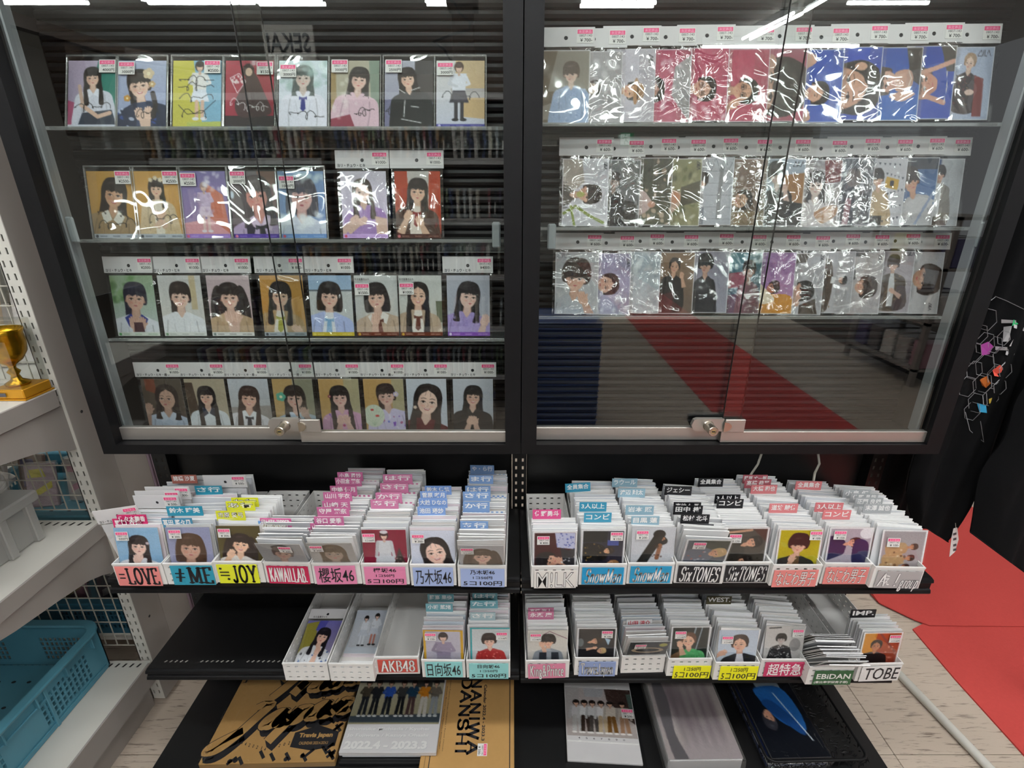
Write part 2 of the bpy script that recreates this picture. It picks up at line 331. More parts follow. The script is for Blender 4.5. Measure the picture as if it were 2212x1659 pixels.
def person(cv,cx,cy,s,rot=0,hair='long',hc='#1c1614',skin='#e6bfa8',top='#e8e8ee',top2=None,col=None,look=0,hands=None,smile=1,hl=1.5,acc=None,bang=1,glass=0,body=1,hat=None,wide=1.,tie=None,pat=None):
    if ZOOM[0]!=1 and abs(rot)<40: s*=ZOOM[0]; cy+=.015
    r=math.radians(rot); c_,s_=math.cos(r),math.sin(r)
    def T(P): return [(cx+s*(x*c_-y*s_),cy+s*(x*s_+y*c_)) for x,y in P]
    def E(x,y,rx,ry,c,ro=0,soft=0,al=1.):
        (a,b),=T([(x,y)]); cv.ell(a,b,rx*s,ry*s,c,ro+r,soft,al)
    sk=hx(skin); hcol=hx(hc); hi=np.clip(hcol*1.0+.13,0,1); sh=sk*np.array([.80,.72,.70])
    w=wide
    # hair behind
    if hair in('long','twin','wavy'):
        cv.poly(T(smooth([(0,-.66),(-.34,-.56),(-.5,-.2),(-.50,.3),(-.56,.8),(-.60,hl),(-.25,hl+.05),(0,hl*.5),(.25,hl+.05),(.60,hl),(.56,.8),(.50,.3),(.5,-.2),(.34,-.56)])),hc)
    elif hair=='bob':
        cv.poly(T(smooth([(0,-.66),(-.36,-.55),(-.52,-.15),(-.55,.35),(-.50,.62),(-.2,.62),(.2,.62),(.50,.64),(.57,.35),(.52,-.15),(.36,-.55)])),hc)
    elif hair=='tied':
        cv.poly(T(smooth([(0,-.66),(-.34,-.56),(-.46,-.2),(-.42,.25),(-.40,.75),(-.22,.8),(0,.2),(.42,.25),(.46,-.2),(.34,-.56)])),hc)
    elif hair in('short','mop'):
        k=1.15 if hair=='mop' else 1.
        cv.poly(T(smooth([(0,-.70*k),(-.33*k,-.62*k),(-.50*k,-.3),(-.47*k,.08),(-.36,.22),(.36,.22),(.47*k,.08),(.50*k,-.3),(.33*k,-.62*k)])),hc)
    if hair=='twin':
        for q in(-1,1):
            cv.poly(T(smooth([(q*.40,-.45),(q*.62,-.42),(q*.80,.1),(q*.86,.8),(q*.74,1.35),(q*.52,1.2),(q*.5,.4)])),hc)
            cv.line(T([(q*.62,-.2),(q*.70,.5),(q*.68,1.1)]),.03*s,hi,.5)
    if body:
        cv.poly(T([(-.15,.3),(.15,.3),(.19,.78),(0,.95),(-.19,.78)]),sh)
        cv.poly(T([(-.13,.45),(.13,.45),(.17,.80),(0,.95),(-.17,.80)]),sk*.95)
        cv.poly(T(smooth([(-.20,.66),(-.55*w,.78),(-.95*w,.98),(-1.12*w,1.5),(-1.3*w,3.2),(0,3.6),(1.3*w,3.2),(1.12*w,1.5),(.95*w,.98),(.55*w,.78),(.20,.66),(0,.92)])),top)
        tc=hx(top)
        for q in(-1,1):
            cv.line(T([(q*.62,1.05),(q*.70,1.7),(q*.66,2.6)]),.05*s,tc*.78,.8)
            cv.line(T([(q*.35,1.2),(q*.25,1.9)]),.03*s,tc*.86,.8)
        if pat:
            rs=np.random.RandomState(int(abs(cx)*1000)+7)
            for _ in range(46):
                x,y=rs.uniform(-1,1),rs.uniform(.85,2.9)
                E(x,y,rs.uniform(.03,.11),rs.uniform(.03,.07),pat[_%len(pat)],rs.uniform(0,3),0,.85)
        if top2:
            cv.poly(T([(-.16,.68),(.16,.68),(.30,1.6),(.25,3.2),(-.25,3.2),(-.30,1.6)]),top2)
        if col:
            cv.poly(T([(-.20,.62),(-.46,.80),(-.30,1.18),(-.02,.98)]),col); cv.poly(T([(.20,.62),(.46,.80),(.30,1.18),(.02,.98)]),col)
        if tie:
            cv.poly(T([(-.08,.98),(.08,.98),(.13,1.55),(0,1.68),(-.13,1.55)]),tie)
            cv.poly(T([(-.2,.93),(0,1.0),(.2,.93),(.2,1.1),(0,1.04),(-.2,1.1)]),tie)
    # ears + face
    for q in(-1,1): E(q*.35+look*.02,.08,.06,.10,sh)
    f=T(smooth([(0,-.50),(-.26,-.42),(-.355,-.12),(-.335,.14),(-.24,.36),(-.09,.475),(0,.49),(.09,.475),(.24,.36),(.335,.14),(.355,-.12),(.26,-.42)]))
    cv.poly(f,sk)
    E(-look*.2-.22,.1,.17,.38,sh,0,.9,.38); E(.02+look*.05,-.12,.25,.25,np.clip(sk*1.06,0,1),0,.9,.6)
    for q in(-1,1):
        x=look*.07+q*.155
        E(x,.185,.10,.06,np.clip(sk*np.array([1.0,.80,.78]),0,1),0,.9,.7)
        E(x,.035,.072,.036,'#efe4df'); E(x,.033,.040,.040,'#2b1c18'); cv.line(T([(x-.08,.03),(x,-.008),(x+.08,.025)]),.024*s,'#2c1e1a')
        cv.line(T([(x-.09,-.085),(x,-.115),(x+.09,-.09)]),.026*s,hcol*.6+sk*.35)
        if glass:
            cv.line(T([(x+.12*math.cos(t),.04+.10*math.sin(t)) for t in np.linspace(0,6.3,12)]),.022*s,'#3a3030')
    cv.line(T([(look*.09,.06),(look*.12+.035,.17),(look*.12-.02,.19)]),.02*s,sh,.9)
    m=look*.10
    if smile==2: cv.poly(T([(m-.12,.27),(m+.12,.27),(m+.06,.345),(m-.06,.345)]),'#b0484e'); cv.poly(T([(m-.10,.278),(m+.10,.278),(m+.05,.31),(m-.05,.31)]),'#fbf6f4')
    elif smile==1: cv.poly(T([(m-.095,.285),(m,.27),(m+.095,.285),(m,.335)]),'#b9575c')
    else: E(m,.295,.07,.028,'#a8525a')
    # fringe and locks
    if bang==1:
        cv.poly(T(smooth([(0,-.66),(-.34,-.55),(-.46,-.15),(-.40,.12),(-.33,-.08),(-.2,-.13),(-.06,-.10),(.05,-.15),(.2,-.10),(.33,-.08),(.40,.12),(.46,-.15),(.34,-.55)])),hc)
        for q in(-.12,.07,.22): cv.poly(T([(q-.03,-.16),(q+.03,-.16),(q+.015,-.04)]),hc)
    elif bang==2:
        cv.poly(T(smooth([(.05,-.66),(-.3,-.57),(-.46,-.15),(-.42,.18),(-.34,-.02),(-.25,-.25),(-.02,-.42)])),hc); cv.poly(T(smooth([(-.05,-.66),(.34,-.55),(.47,-.15),(.42,.18),(.33,-.08),(.22,-.28),(-.03,-.44)])),hc)
    elif bang==3:
        cv.poly(T(smooth([(0,-.74),(-.36,-.62),(-.50,-.2),(-.44,.05),(-.3,.0),(-.15,-.02),(0,.0),(.15,-.03),(.3,.0),(.44,.05),(.50,-.2),(.36,-.62)])),hc)
    if hair in('long','wavy'):
        for q in(-1,1):
            cv.poly(T(smooth([(q*.30,-.3),(q*.42,-.1),(q*.50,.4),(q*.55,.9),(q*.55,hl),(q*.28,hl),(q*.33,.8),(q*.36,.3)])),hc)
            for e in(.38,.46): cv.line(T([(q*e,.0),(q*(e+.04),.5),(q*(e+.03),hl-.1)]),.022*s,hi,.5)
    if hair in('bob',):
        for q in(-1,1): cv.poly(T(smooth([(q*.30,-.3),(q*.46,-.1),(q*.52,.3),(q*.44,.6),(q*.33,.42),(q*.345,.1)])),hc)
    for e in(-.2,-.08,.06,.19): cv.line(T([(e*.4,-.6),(e,-.42),(e*1.35,-.2)]),.02*s,hi,.45)
    E(-.08,-.44,.26,.07,np.clip(hcol+.25,0,1),-.15,.9,.5)
    if hat: E(0,-.36,.72,.16,hat); cv.poly(T(smooth([(-.42,-.38),(-.36,-.82),(0,-.92),(.36,-.82),(.42,-.38)])),hat); cv.line(T([(-.41,-.47),(.41,-.47)]),.07*s,'#4a3426')
    if acc:
        for (x,y,rr,c) in acc:
            for k in range(5): E(x+rr*.6*math.cos(k*1.257),y+rr*.6*math.sin(k*1.257),rr*.55,rr*.55,c)
            E(x,y,rr*.35,rr*.35,'#f2e6c0')
    if hands:
        for (x,y,a) in hands:
            ar=math.radians(a); ca,sa=math.cos(ar),math.sin(ar)
            def R(P): return T([(x+px*ca-py*sa,y+px*sa+py*ca) for px,py in P])
            cv.poly(R([(-.10,.12),(.12,.12),(.2,.95),(-.2,.95)]),sk*.94)
            cv.poly(R(smooth([(-.15,.2),(-.17,-.05),(-.05,-.2),(.12,-.18),(.18,.02),(.14,.22)])),sk)
            for k in range(4):
                cv.line(R([(-.11+.075*k,.02),(-.12+.08*k,-.2-.05*(k in(1,2)))]),.068*s,sk); cv.line(R([(-.075+.075*k,.04),(-.08+.08*k,-.2)]),.012*s,sh,.8)
            cv.line(R([(.12,.1),(.22,-.06)]),.07*s,sk)
def standing(cv,cx,y0,h,top,bot,hc='#1c1614',skin='#e6bfa8',leg=None,shoe='#222',w=1.,arm=0):
    """A whole small figure, head at y0, height h."""
    s=h/7.2
    sk=hx(skin)
    cv.poly([(cx-.9*s*w,y0+1.35*s),(cx+.9*s*w,y0+1.35*s),(cx+.75*s*w,y0+3.7*s),(cx-.75*s*w,y0+3.7*s)],top)
    if arm: cv.line([(cx+.8*s,y0+1.7*s),(cx+1.2*s,y0+2.6*s),(cx+.3*s,y0+2.9*s)],.35*s,top); cv.line([(cx-.8*s,y0+1.7*s),(cx-1.2*s,y0+2.6*s),(cx-.3*s,y0+2.9*s)],.35*s,hx(top)*.9)
    else: cv.line([(cx-.85*s*w,y0+1.6*s),(cx-1.1*s*w,y0+3.9*s)],.4*s,hx(top)*.88); cv.line([(cx+.85*s*w,y0+1.6*s),(cx+1.1*s*w,y0+3.9*s)],.4*s,hx(top)*.94)
    if leg: # skirt
        cv.poly([(cx-.7*s,y0+3.4*s),(cx+.7*s,y0+3.4*s),(cx+1.15*s,y0+4.9*s),(cx-1.15*s,y0+4.9*s)],bot)
        for q in(-.35,.35): cv.line([(cx+q*s,y0+4.9*s),(cx+q*s,y0+6.9*s)],.42*s,leg)
    else:
        for q in(-.38,.42): cv.line([(cx+q*.8*s,y0+3.6*s),(cx+q*1.2*s,y0+6.8*s)],.62*s,bot)
    for q in(-.45,.5): cv.ell(cx+q*s,y0+7.0*s,.4*s,.2*s,shoe)
    cv.ell(cx,y0+.55*s,.55*s,.68*s,hc); cv.ell(cx,y0+.72*s,.36*s,.5*s,sk); cv.ell(cx,y0+.38*s,.45*s,.3*s,hc)
    cv.line([(cx,y0+1.1*s),(cx,y0+1.5*s)],.3*s,sk*.9)
def sign(cv,seed,x0,y0,x1,y1,col='#181818',n=16,w=.012):
    r=np.random.RandomState(seed); P=[]
    for i in range(n*4):
        t=i/(n*4-1.); a=t*n*1.6+r.uniform(0,.5)
        P.append((x0+(x1-x0)*t+.05*math.cos(a),y0+(y1-y0)*t+(.05+.06*math.sin(t*9+seed))*math.sin(a)))
    n=len(P)
    q=[]
    P=np.array(P)
    for i in range(1,n-2):
        a,b,c,d=P[i-1],P[i],P[i+1],P[i+2]
        for k in range(4):
            t=k/4.; q.append(.5*((2*b)+(-a+c)*t+(2*a-5*b+4*c-d)*t*t+(-a+3*b-3*c+d)*t**3))
    cv.line(q,w,col)
def blobs(cv,seed,n,x0,x1,y0,y1,r0,r1,cols,al=.8,soft=.6):
    r=np.random.RandomState(seed)
    for i in range(n): cv.ell(r.uniform(x0,x1),r.uniform(y0,y1),r.uniform(r0,r1),r.uniform(r0,r1),cols[i%len(cols)],r.uniform(0,3),soft,al)
def band(cv,col,mark='#fff',txt='#eee',h=.10):
    A=cv.asp
    cv.poly([(0,A-h),(1,A-h),(1,A),(0,A)],col)
    cv.ell(.07,A-h*.5,.032,.032,mark)
    for a,b in((.14,.28),(.42,.56),(.72,.80),(.83,.93)): cv.line([(a,A-h*.5),(b,A-h*.5)],.022,txt,.7)
def logo(cv,x,y,s,rot=0,c='#3a3a40'):
    r=math.radians(rot)
    def T(P): return [(x+s*(a*math.cos(r)-b*math.sin(r)),y+s*(a*math.sin(r)+b*math.cos(r))) for a,b in P]
    for P in([(-1,.4),(-.5,-.4),(-.2,.4),(-1,.4)],[(-.2,.4),(.0,-.4),(.0,.4)],[(.2,-.4),(.2,.4),(.5,.4),(.8,-.4),(1.1,.4)]): cv.line(T(P),.012,c)
# ---------------------------------------------------------------- what each print shows, with sleeve glare painted in as pale blobs
ASP=1.43
def CV(bg,bg2=None,mode='v',w=60,h=86,asp=ASP): return Canvas(w,h,asp,bg,bg2,mode)
P_=person
SK='#dfbba6'
def photos():
    o={}
    def left(n,bg,bg2,mode,f,bd=None,sg=None):
        c=CV(bg,bg2,mode); f(c)
        if sg: sign(c,hash(n)%97 if 0 else sum(map(ord,n)),*sg)
        if bd: band(c,*bd)
        o[n]=c.out(sum(map(ord,n)))
    # ---- left cabinet, top row
    ZOOM[0]=1.06
    def f(c):
        c.poly([(.62,0),(1,0),(1,1.1),(.45,.75)],'#2c7a6c'); c.poly([(0,.85),(.42,1.0),(.38,1.43),(0,1.43)],'#a34a6c')
        c.poly([(0,1.37),(1,1.37),(1,1.43),(0,1.43)],'#d9d9e0')
        P_(c,.5,.36,.34,-4,'long',top='#d3d5e2',col='#e6e8f2',skin=SK,hl=1.55,bang=1); c.poly([(.3,1.12),(.9,1.05),(1,1.37),(.22,1.37)],'#39414f')
        c.line([(.28,.95),(.62,1.2),(.86,1.12)],.085,hx(SK)*.97); c.line([(.3,.9),(.24,.55)],.07,hx(SK)*.9)
    left('l11','#b5a6bd','#9a90a8','v',f,None,(.12,1.0,.85,.98))
    def f(c):
        P_(c,.44,.52,.50,-8,'tied',top='#232c46',top2='#3f4a66',skin='#e8c6b2',hl=1.4,smile=2,acc=[(.42,-.42,.2,'#d8c3a0'),(.50,.02,.12,'#c9a878'),(-.52,.45,.12,'#c08a2c')],hands=[(-.12,1.15,-14),(.2,1.15,14)],pat=['#2f4f9a','#c3cbe0','#1c2338'])
        c.line([(.72,.7),(.78,.95),(.74,1.2)],.10,'#2a2120')
    left('l12','#a9b1ca','#94a0c2','v',f,None,(.4,1.15,.8,1.12))
    def f(c):
        c.poly([(.42,0),(1,0),(1,1.43),(.62,1.43)],'#82b2cc'); c.poly([(.3,1.32),(1,1.30),(1,1.43),(.3,1.43)],'#b8c060')
        standing(c,.55,.03,1.25,'#e8e6e4','#dde3ee',leg='#dcb6a0',shoe='#e8e8ee',skin=SK,arm=1)
        sign(c,3,.12,.40,.8,.42); sign(c,4,.1,.58,.8,.56); sign(c,5,.1,.8,.8,.8,n=12); sign(c,6,.15,1.12,.7,1.14,n=9); c.line([(.12,.95),(.3,1.15),(.6,1.12),(.88,.85)],.012,'#181818')
    left('l13','#c8c040','#c6bf52','v',f)
    def f(c):
        c.poly([(0,1.18),(1,1.18),(1,1.43),(0,1.43)],'#241a1e')
        c.poly(smooth([(.45,.2),(.62,.3),(.80,.7),(.95,1.1),(.7,1.2),(.3,1.2),(.2,.9),(.38,.5)]),'#43292b'); c.ell(.47,.22,.12,.15,'#2c1a1a'); c.ell(.48,.25,.07,.09,SK)
        for k in range(4): c.line([(.62-.03*k,0),(.62-.03*k,.1)],.02,'#e8d8dc')
        c.line([(.1,.38),(.28,.28),(.42,.45),(.25,.7),(.1,.38)],.014,'#f0e8ea'); blobs(c,3,12,.14,.36,.34,.52,.02,.05,['#e8dede'],.8,.3); sign(c,8,.45,1.0,.85,1.0,'#f2eeee'); sign(c,18,.1,.9,.4,.95,'#f2eeee',n=9)
    left('l14','#a52c40','#96243a','v',f)
    def f(c):
        blobs(c,5,30,0,1,0,.6,.05,.16,['#e9f2f4','#b9cfd0','#9fb9b4'],.6); c.ell(.5,.3,.2,.26,'#c6b5a8',0,.5,.6)
        P_(c,.5,.36,.40,0,'long',top='#e6e6f2',skin='#d8c6bc',hc='#57605e',tie='#3c3f86',hl=.9); blobs(c,15,16,0,1,0,.65,.05,.16,['#e9f6f6','#a9c5c0'],.5)  # pale blobs paint the sleeve's glare into this print
    left('l15','#cfdde6','#dcdce8','v',f,None,(.2,1.1,.9,1.2))
    def f(c):
        c.poly([(.78,0),(1,0),(1,1.43),(.86,1.43)],'#7f8f80'); c.poly([(0,0),(.1,0),(.14,1.43),(0,1.43)],'#a08a62')
        P_(c,.58,.40,.40,6,'long',top='#d8b8c4',skin='#dcbcae',hc='#332e2c',hl=.8); c.poly([(0,1.25),(.4,1.15),(.5,1.43),(0,1.43)],'#8c3a4c'); blobs(c,25,14,0,.6,.4,1.3,.03,.1,['#f2ece6'],.35)  # last blobs are crinkle glare put into the ink
    left('l16','#b3ac98','#a5a290','v',f,None,(.5,1.15,.85,1.05))
    def f(c):
        c.poly([(0,.85),(1,.7),(1,1.43),(0,1.43)],'#747390')
        c.poly([(.62,0),(1,0),(1,.9),(.62,.9)],'#403c3c')
        P_(c,.47,.38,.36,-8,'long',top='#1d1f20',col='#1d1f20',skin=SK,hl=.95); 
        for q in((.3,.62,.42,.7),(.55,.64,.72,.58),(.42,.85,.40,1.2),(.55,.98,.7,1.0),(.35,1.25,.75,1.33)): c.line([q[:2],q[2:]],.02,'#c8c8c8')
    left('l17','#adaebb','#8a8ba2','v',f,None,(.05,1.1,.3,1.0))
    def f(c):
        c.poly([(.4,0),(1,0),(1,.62),(.4,.62)],'#cdb288'); c.poly([(.3,.6),(1,.6),(1,.8),(.3,.8)],'#b5afae'); c.poly([(.5,.8),(1,.8),(1,1.25),(.5,1.2)],'#c9ab7c')
        standing(c,.47,.05,1.25,'#dfe2ec','#3e3a46',leg='#2e2a30',shoe='#1e1c20',skin=SK,arm=1,hc='#4c3326')
    left('l18','#d6d3cf','#c3c6d6','v',f,('#34348a','#c0b8e8','#8d8dc0',.07),(.1,.75,.85,.78))
    # ---- second row
    G=('#b3bac2','#3a3f48','#4a525c')
    def f(c): P_(c,.55,.48,.52,10,'long',hc='#2a211c',top='#9a815e',col='#d9d6cc',skin='#c99f80',hl=.75,smile=2)
    left('l21','#c0934a','#ad8442','v',f,G,(.1,1.15,.9,1.1))
    def f(c): P_(c,.48,.36,.32,0,'long',hc='#2b2320',top='#ccb592',top2='#e6ddcb',skin='#e4c0a6',hl=1.15,acc=[(-.3,-.55,.13,'#d6c8ae'),(0,-.66,.13,'#d6c8ae'),(.3,-.55,.13,'#d6c8ae')],hands=[(-.1,1.6,-30),(.25,1.6,30)],pat=['#bfa682','#d8c6a4'])
    left('l22','#c99a50','#c18f45','v',f,G,(.25,1.0,.85,1.0))
    def f(c):
        c.poly([(.55,.25),(.9,.5),(1,1.33),(.55,1.33)],'#c7745e'); c.poly([(0,1.1),(.6,1.0),(1,1.33),(0,1.33)],'#d79aa2')
        standing(c,.5,.25,1.05,'#c9b4cf','#e2cfe0',leg='#dfc0bc',shoe='#e8dfe8',skin=SK,hc='#a58a84',w=1.1,arm=1); blobs(c,9,16,.3,.7,.25,.9,.03,.07,['#dcc8e2','#b89ab8'],.6); blobs(c,19,12,.5,1,0,.4,.03,.1,['#f4f0fa'],.5)
    left('l23','#7f74a8','#9d80a8','v',f,('#9a78c8','#d85a78','#c8b0e6'))
    def f(c):
        c.poly([(.6,0),(1,0),(1,1.2),(.8,1.2)],'#7c5c50'); P_(c,.56,.50,.62,-6,'long',hc='#4e4444',top='#b7a2c4',skin='#d8968a',hl=1.0,bang=1,smile=1,col='#d8c2dc',tie='#1a1a22'); c.ell(.04,.5,.05,.1,'#c9d6e4',0,.4); c.poly([(.3,1.1),(.5,1.2),(.45,1.35),(.3,1.35)],'#2c2638')
    left('l24','#70696b','#5b4a50','v',f,('#4b2c9a','#e07a98','#a48ae0'))
    def f(c): P_(c,.50,.52,.60,3,'bob',hc='#4a4650',top='#cfd6e8',skin='#d8aca6',smile=0); blobs(c,29,18,.0,1,.85,1.2,.06,.14,['#f0f6fa'],.6); blobs(c,39,10,0,1,0,.2,.06,.14,['#dff0f0'],.5)  # whitish blobs stand for glare, painted in the print colour
    left('l25','#7794bc','#6f8cc2','v',f,('#6f96d0','#e0586a','#a8c4ea'))
    def f(c): P_(c,.47,.42,.40,-4,'long',hc='#3a2a24',top='#b08cc8',skin='#e8c4b4',hl=1.35,bang=2,smile=2,hands=[(-.55,1.35,50),(-.15,1.45,60)]); c.poly([(.72,.95),(.98,1.0),(1,1.33),(.75,1.33)],'#e2bfae')
    left('l26','#d4cfdc','#d3c4e4','v',f,('#d3aeea','#e04a6a','#b890d0'))
    def f(c):
        c.poly([(.28,0),(.75,0),(.72,.9),(.32,.9)],'#cbc6c0'); P_(c,.50,.42,.42,4,'long',hc='#2a211e',top='#4c342a',top2='#e8dcd0',skin='#e6bfa4',hl=.9,bang=1,smile=1,tie='#8a2a22',hands=[(-.42,1.15,20),(.15,1.4,-30)],pat=['#6a4632','#35241e','#7a2e26'])
    left('l27','#b2401f','#a03a20','v',f,('#4a2018','#d87a80','#b09080'))
    # ---- third row
    ZOOM[0]=1.17
    W=('#e6e8e4','#7aa07a','#a0a8a0')
    def f(c): blobs(c,1,20,0,.55,0,.6,.06,.16,['#4f7a40','#8fae7c','#6f9a60']); P_(c,.53,.52,.50,4,'tied',hc='#2a2a3a',top='#e2e6ee',col='#2a3a8c',skin='#d2ab98',smile=0,hands=[(-.12,1.0,-12),(.18,1.0,10)]); c.poly([(.42,1.1),(.62,1.1),(.66,1.4),(.4,1.4)],'#4a2a34')
    left('l31','#94ae8c','#c4cdd0','v',f,('#dfe6dc','#3f9a48','#8ab08a'))
    def f(c): c.poly([(.72,.0),(.86,0),(.86,.8),(.72,.8)],'#c9b894'); P_(c,.48,.48,.46,2,'tied',hc='#2c2220',top='#eceef2',skin='#e8c6b4',smile=2); c.line([(.5,1.02),(.5,1.4)],.01,'#c8ccd4')
    left('l32','#cfd0cf','#d8d5cc','v',f,W)
    def f(c): P_(c,.50,.50,.46,0,'twin',hc='#2e2624',top='#c0a382',col='#c9ad8a',skin='#e4beac',smile=1,hands=[(-.12,.85,-14),(.25,.85,12)])
    left('l33','#cbb8bc','#c3a9ac','v',f,('#e8e8e6','#7a8a86','#70706c'))
    def f(c): P_(c,.45,.46,.44,4,'long',hc='#211b1c',top='#b7986e',top2='#e6e0d6',skin='#e6c0a8',hl=1.3,tie='#a8a83c',hands=[(.75,1.5,-50)])
    left('l34','#c7944a','#bf8c46','v',f,('#b4bcc4','#3a3f48','#4a525c'))
    def f(c): c.poly([(0,.33),(1,.33),(1,.37),(0,.37)],'#5f6a70'); c.poly([(0,.37),(1,.37),(1,1.43),(0,1.43)],'#c9cdcc'); P_(c,.47,.48,.46,4,'bob',hc='#211c1c',top='#b4c2ee',top2='#e6eaf0',skin='#e4bfac',tie='#8ab8de'); 
    left('l35','#9fbede','#b8c4d0','v',f,('#d6bf3c','#f0e070','#f0e6a0'))
    B=('#6e3220','#e0b848','#d8c0b0')
    def f(c): P_(c,.50,.50,.46,-4,'bob',hc='#241e1e',top='#c2ab95',col='#ece8e2',skin='#e0bba8',tie='#6a3a2e',smile=0,hands=[(-.15,.92,8)])
    left('l36','#cfd3d2','#c4c2bc','v',f,B)
    def f(c): c.poly([(.85,.6),(1,.6),(1,1.1),(.88,1.1)],'#6a7058'); P_(c,.45,.46,.42,2,'long',hc='#1e1818',top='#bda68e',top2='#e8e2da',skin='#e4bda6',hl=2.0,tie='#6a3a2e',smile=2,bang=2)
    left('l37','#d2d6d3','#c2c0b6','v',f,B)
    def f(c): P_(c,.50,.48,.46,6,'long',hc='#1f1b20',top='#a795cf',skin='#e6c4b6',hl=1.1,look=1,hands=[(.8,.95,10)]); blobs(c,44,40,.05,.7,.95,1.33,.02,.06,['#b4a4dc','#9886c4'],.5)
    left('l38','#b9bdc9','#aeb2bf','v',f,('#8a55b8','#f0e8f8','#d8c0ec'))
    # ---- bottom row
    def f(c): c.poly([(.1,0),(.35,0),(.35,.4),(.1,.3)],'#7c4430'); P_(c,.58,.50,.48,4,'wavy',hc='#332824',top='#bac4d6',col='#c8d0de',skin='#bf9c8a',hl=1.0,bang=2,smile=0,hands=[(-.85,.55,10)],look=-1)
    left('l41','#544c42','#5b4c42','v',f)
    def f(c): c.poly([(0,.1),(.2,.1),(.28,1.0),(.02,1.0)],'#4c3c30'); P_(c,.50,.46,.38,0,'long',hc='#1e1a1c',top='#dfe4ea',col='#2c3348',skin='#dcb6a2',hl=2.3,look=-1)
    left('l42','#b0a48e','#b4a690','v',f)
    def f(c): c.poly([(0,.75),(1,.7),(1,1.43),(0,1.43)],'#9a9490'); P_(c,.48,.50,.44,6,'long',hc='#3a2a26',top='#dddce2',col='#eef0f4',skin='#e4b8a4',hl=1.7,tie='#1c2230',smile=2)
    left('l43','#c5c9d1','#b4b2b0','v',f)
    def f(c): c.poly([(.5,0),(1,0),(1,1.43),(.5,1.43)],'#a5a08a'); P_(c,.52,.50,.46,-2,'long',hc='#2e2624',top='#c5d2e4',skin='#dcb4a6',hl=1.5,smile=0,acc=[(-.62,-.1,.2,'#5fae98')],hands=[(.35,.7,-20)])
    left('l44','#bf9e68','#b99866','v',f)
    def f(c): c.poly([(.62,0),(1,0),(1,1.43),(.62,1.43)],'#b0a684'); P_(c,.50,.48,.42,-4,'long',hc='#231e20',top='#d0a0c0',skin='#e0b8ac',hl=1.9,hands=[(-.14,1.2,14),(.16,1.2,-14)],acc=[(-.5,-.1,.08,'#8a3048')],pat=['#c04a8a','#8a5ac0','#e8c8dc','#b03060'])
    left('l45','#c49e66','#bc985f','v',f)
    def f(c): c.poly([(.7,0),(1,0),(1,1.43),(.7,1.43)],'#b0a684'); P_(c,.55,.44,.44,-6,'tied',hc='#332725',top='#ccc4e4',skin='#dcb6a8',smile=0,acc=[(.48,-.05,.12,'#c9bcd8')],pat=['#7a4ac0','#a8487a','#5a6ac8','#e6e0f0']); c.ell(.22,.98,.26,.30,'#cfd8c4'); 
    def g(c):
        f(c)
        for k in range(9): c.line([(.22,1.25),(.22+.25*math.sin((k-4)*.35),.98-.28*math.cos((k-4)*.35))],.006,'#a8bca0')
        c.ell(.18,.82,.04,.03,'#b82c2c'); c.ell(.3,.98,.05,.03,'#b82c2c')
    left('l46','#c29c64','#bb965e','v',g)
    def f(c): P_(c,.52,.58,.60,8,'long',hc='#1c1819',top='#5a1520',skin='#f0cdbb',hl=1.5,smile=2,bang=2,acc=[(-.42,.28,.06,'#e0c8b8')])
    left('l47','#ccd2dc','#c3cad6','v',f)
    def f(c): P_(c,.50,.46,.40,3,'long',hc='#1c191a',top='#1b1c20',skin='#e0b9a6',hl=1.2,smile=2,hands=[(-.1,1.35,16),(.12,1.35,-16)])
    left('l48','#c6cad3','#bcc0ca','v',f)
    # ---- right cabinet
    ZOOM[0]=1.06
    def right(n,bg,bg2,mode,f,brd=1):
        c=CV(bg,bg2,mode); f(c)
        if brd:
            w=.022; A=ASP
            for q in([(0,0),(1,0),(1,w),(0,w)],[(0,A-w),(1,A-w),(1,A),(0,A)],[(0,0),(w,0),(w,A),(0,A)],[(1-w,0),(1,0),(1,A),(1-w,A)]): c.poly(q,'#dcdce0')
        A=c.out(sum(map(ord,n)))
        if n[2]!='1' or n[1]=='9':  # the left strip of these prints lies behind the neighbour
            W=A.shape[1]; A=A[:,np.clip(((np.arange(W)/(W-1.)-.15)/.85*(W-1)).round().astype(int),0,W-1)]
        o[n]=A
    MH='#221c1a'
    def f(c): c.poly([(.35,0),(1,0),(1,.8),(.15,.8)],'#8d867a'); c.poly([(.0,1.1),(.3,1.0),(.3,1.35),(0,1.35)],'#948a7c'); P_(c,.62,.45,.32,0,'short',hc='#5a4a40',top='#9fb4d4',skin='#dcc0ae',look=-1,bang=3,pat=['#b8c8e0','#8aa0c4']); 
    right('r11','#64543f','#6a5942','v',f)
    def f(c): P_(c,.30,.72,.30,80,'short',hc='#3a3434',top='#3a3638',skin='#d8c2b4',bang=2); blobs(c,51,26,.1,.9,.2,.9,.04,.12,['#f2f2f4'],.45)  # glare of the sleeve painted over the figure
    right('r12','#a9a6a8','#b6b4b8','v',f)
    def f(c): P_(c,.42,.82,.36,92,'short',hc=MH,top='#2a2624',skin='#dcae90',bang=2,hat='#b08258',body=1,wide=.55); logo(c,.88,.22,.10,90)
    right('r13','#cbc6d0','#c3bec8','v',f)
    def f(c): c.poly([(1,.1),(.6,.35),(.55,.9),(1,1.43)],'#a8a4a6'); P_(c,.05,.78,.5,90,'short',hc=MH,top='#888',skin='#c48e78',bang=2,body=0); blobs(c,52,20,.0,.8,.2,1.2,.03,.10,['#f4e4e8'],.5)
    right('r14','#b44e6a','#c06078','v',f)
    def f(c): P_(c,.40,.80,.48,90,'short',hc=MH,top='#c9c9cc',skin='#d8a890',glass=1,bang=2,wide=.6); blobs(c,53,16,.0,1,1.0,1.4,.03,.12,['#f8e8ec'],.5)
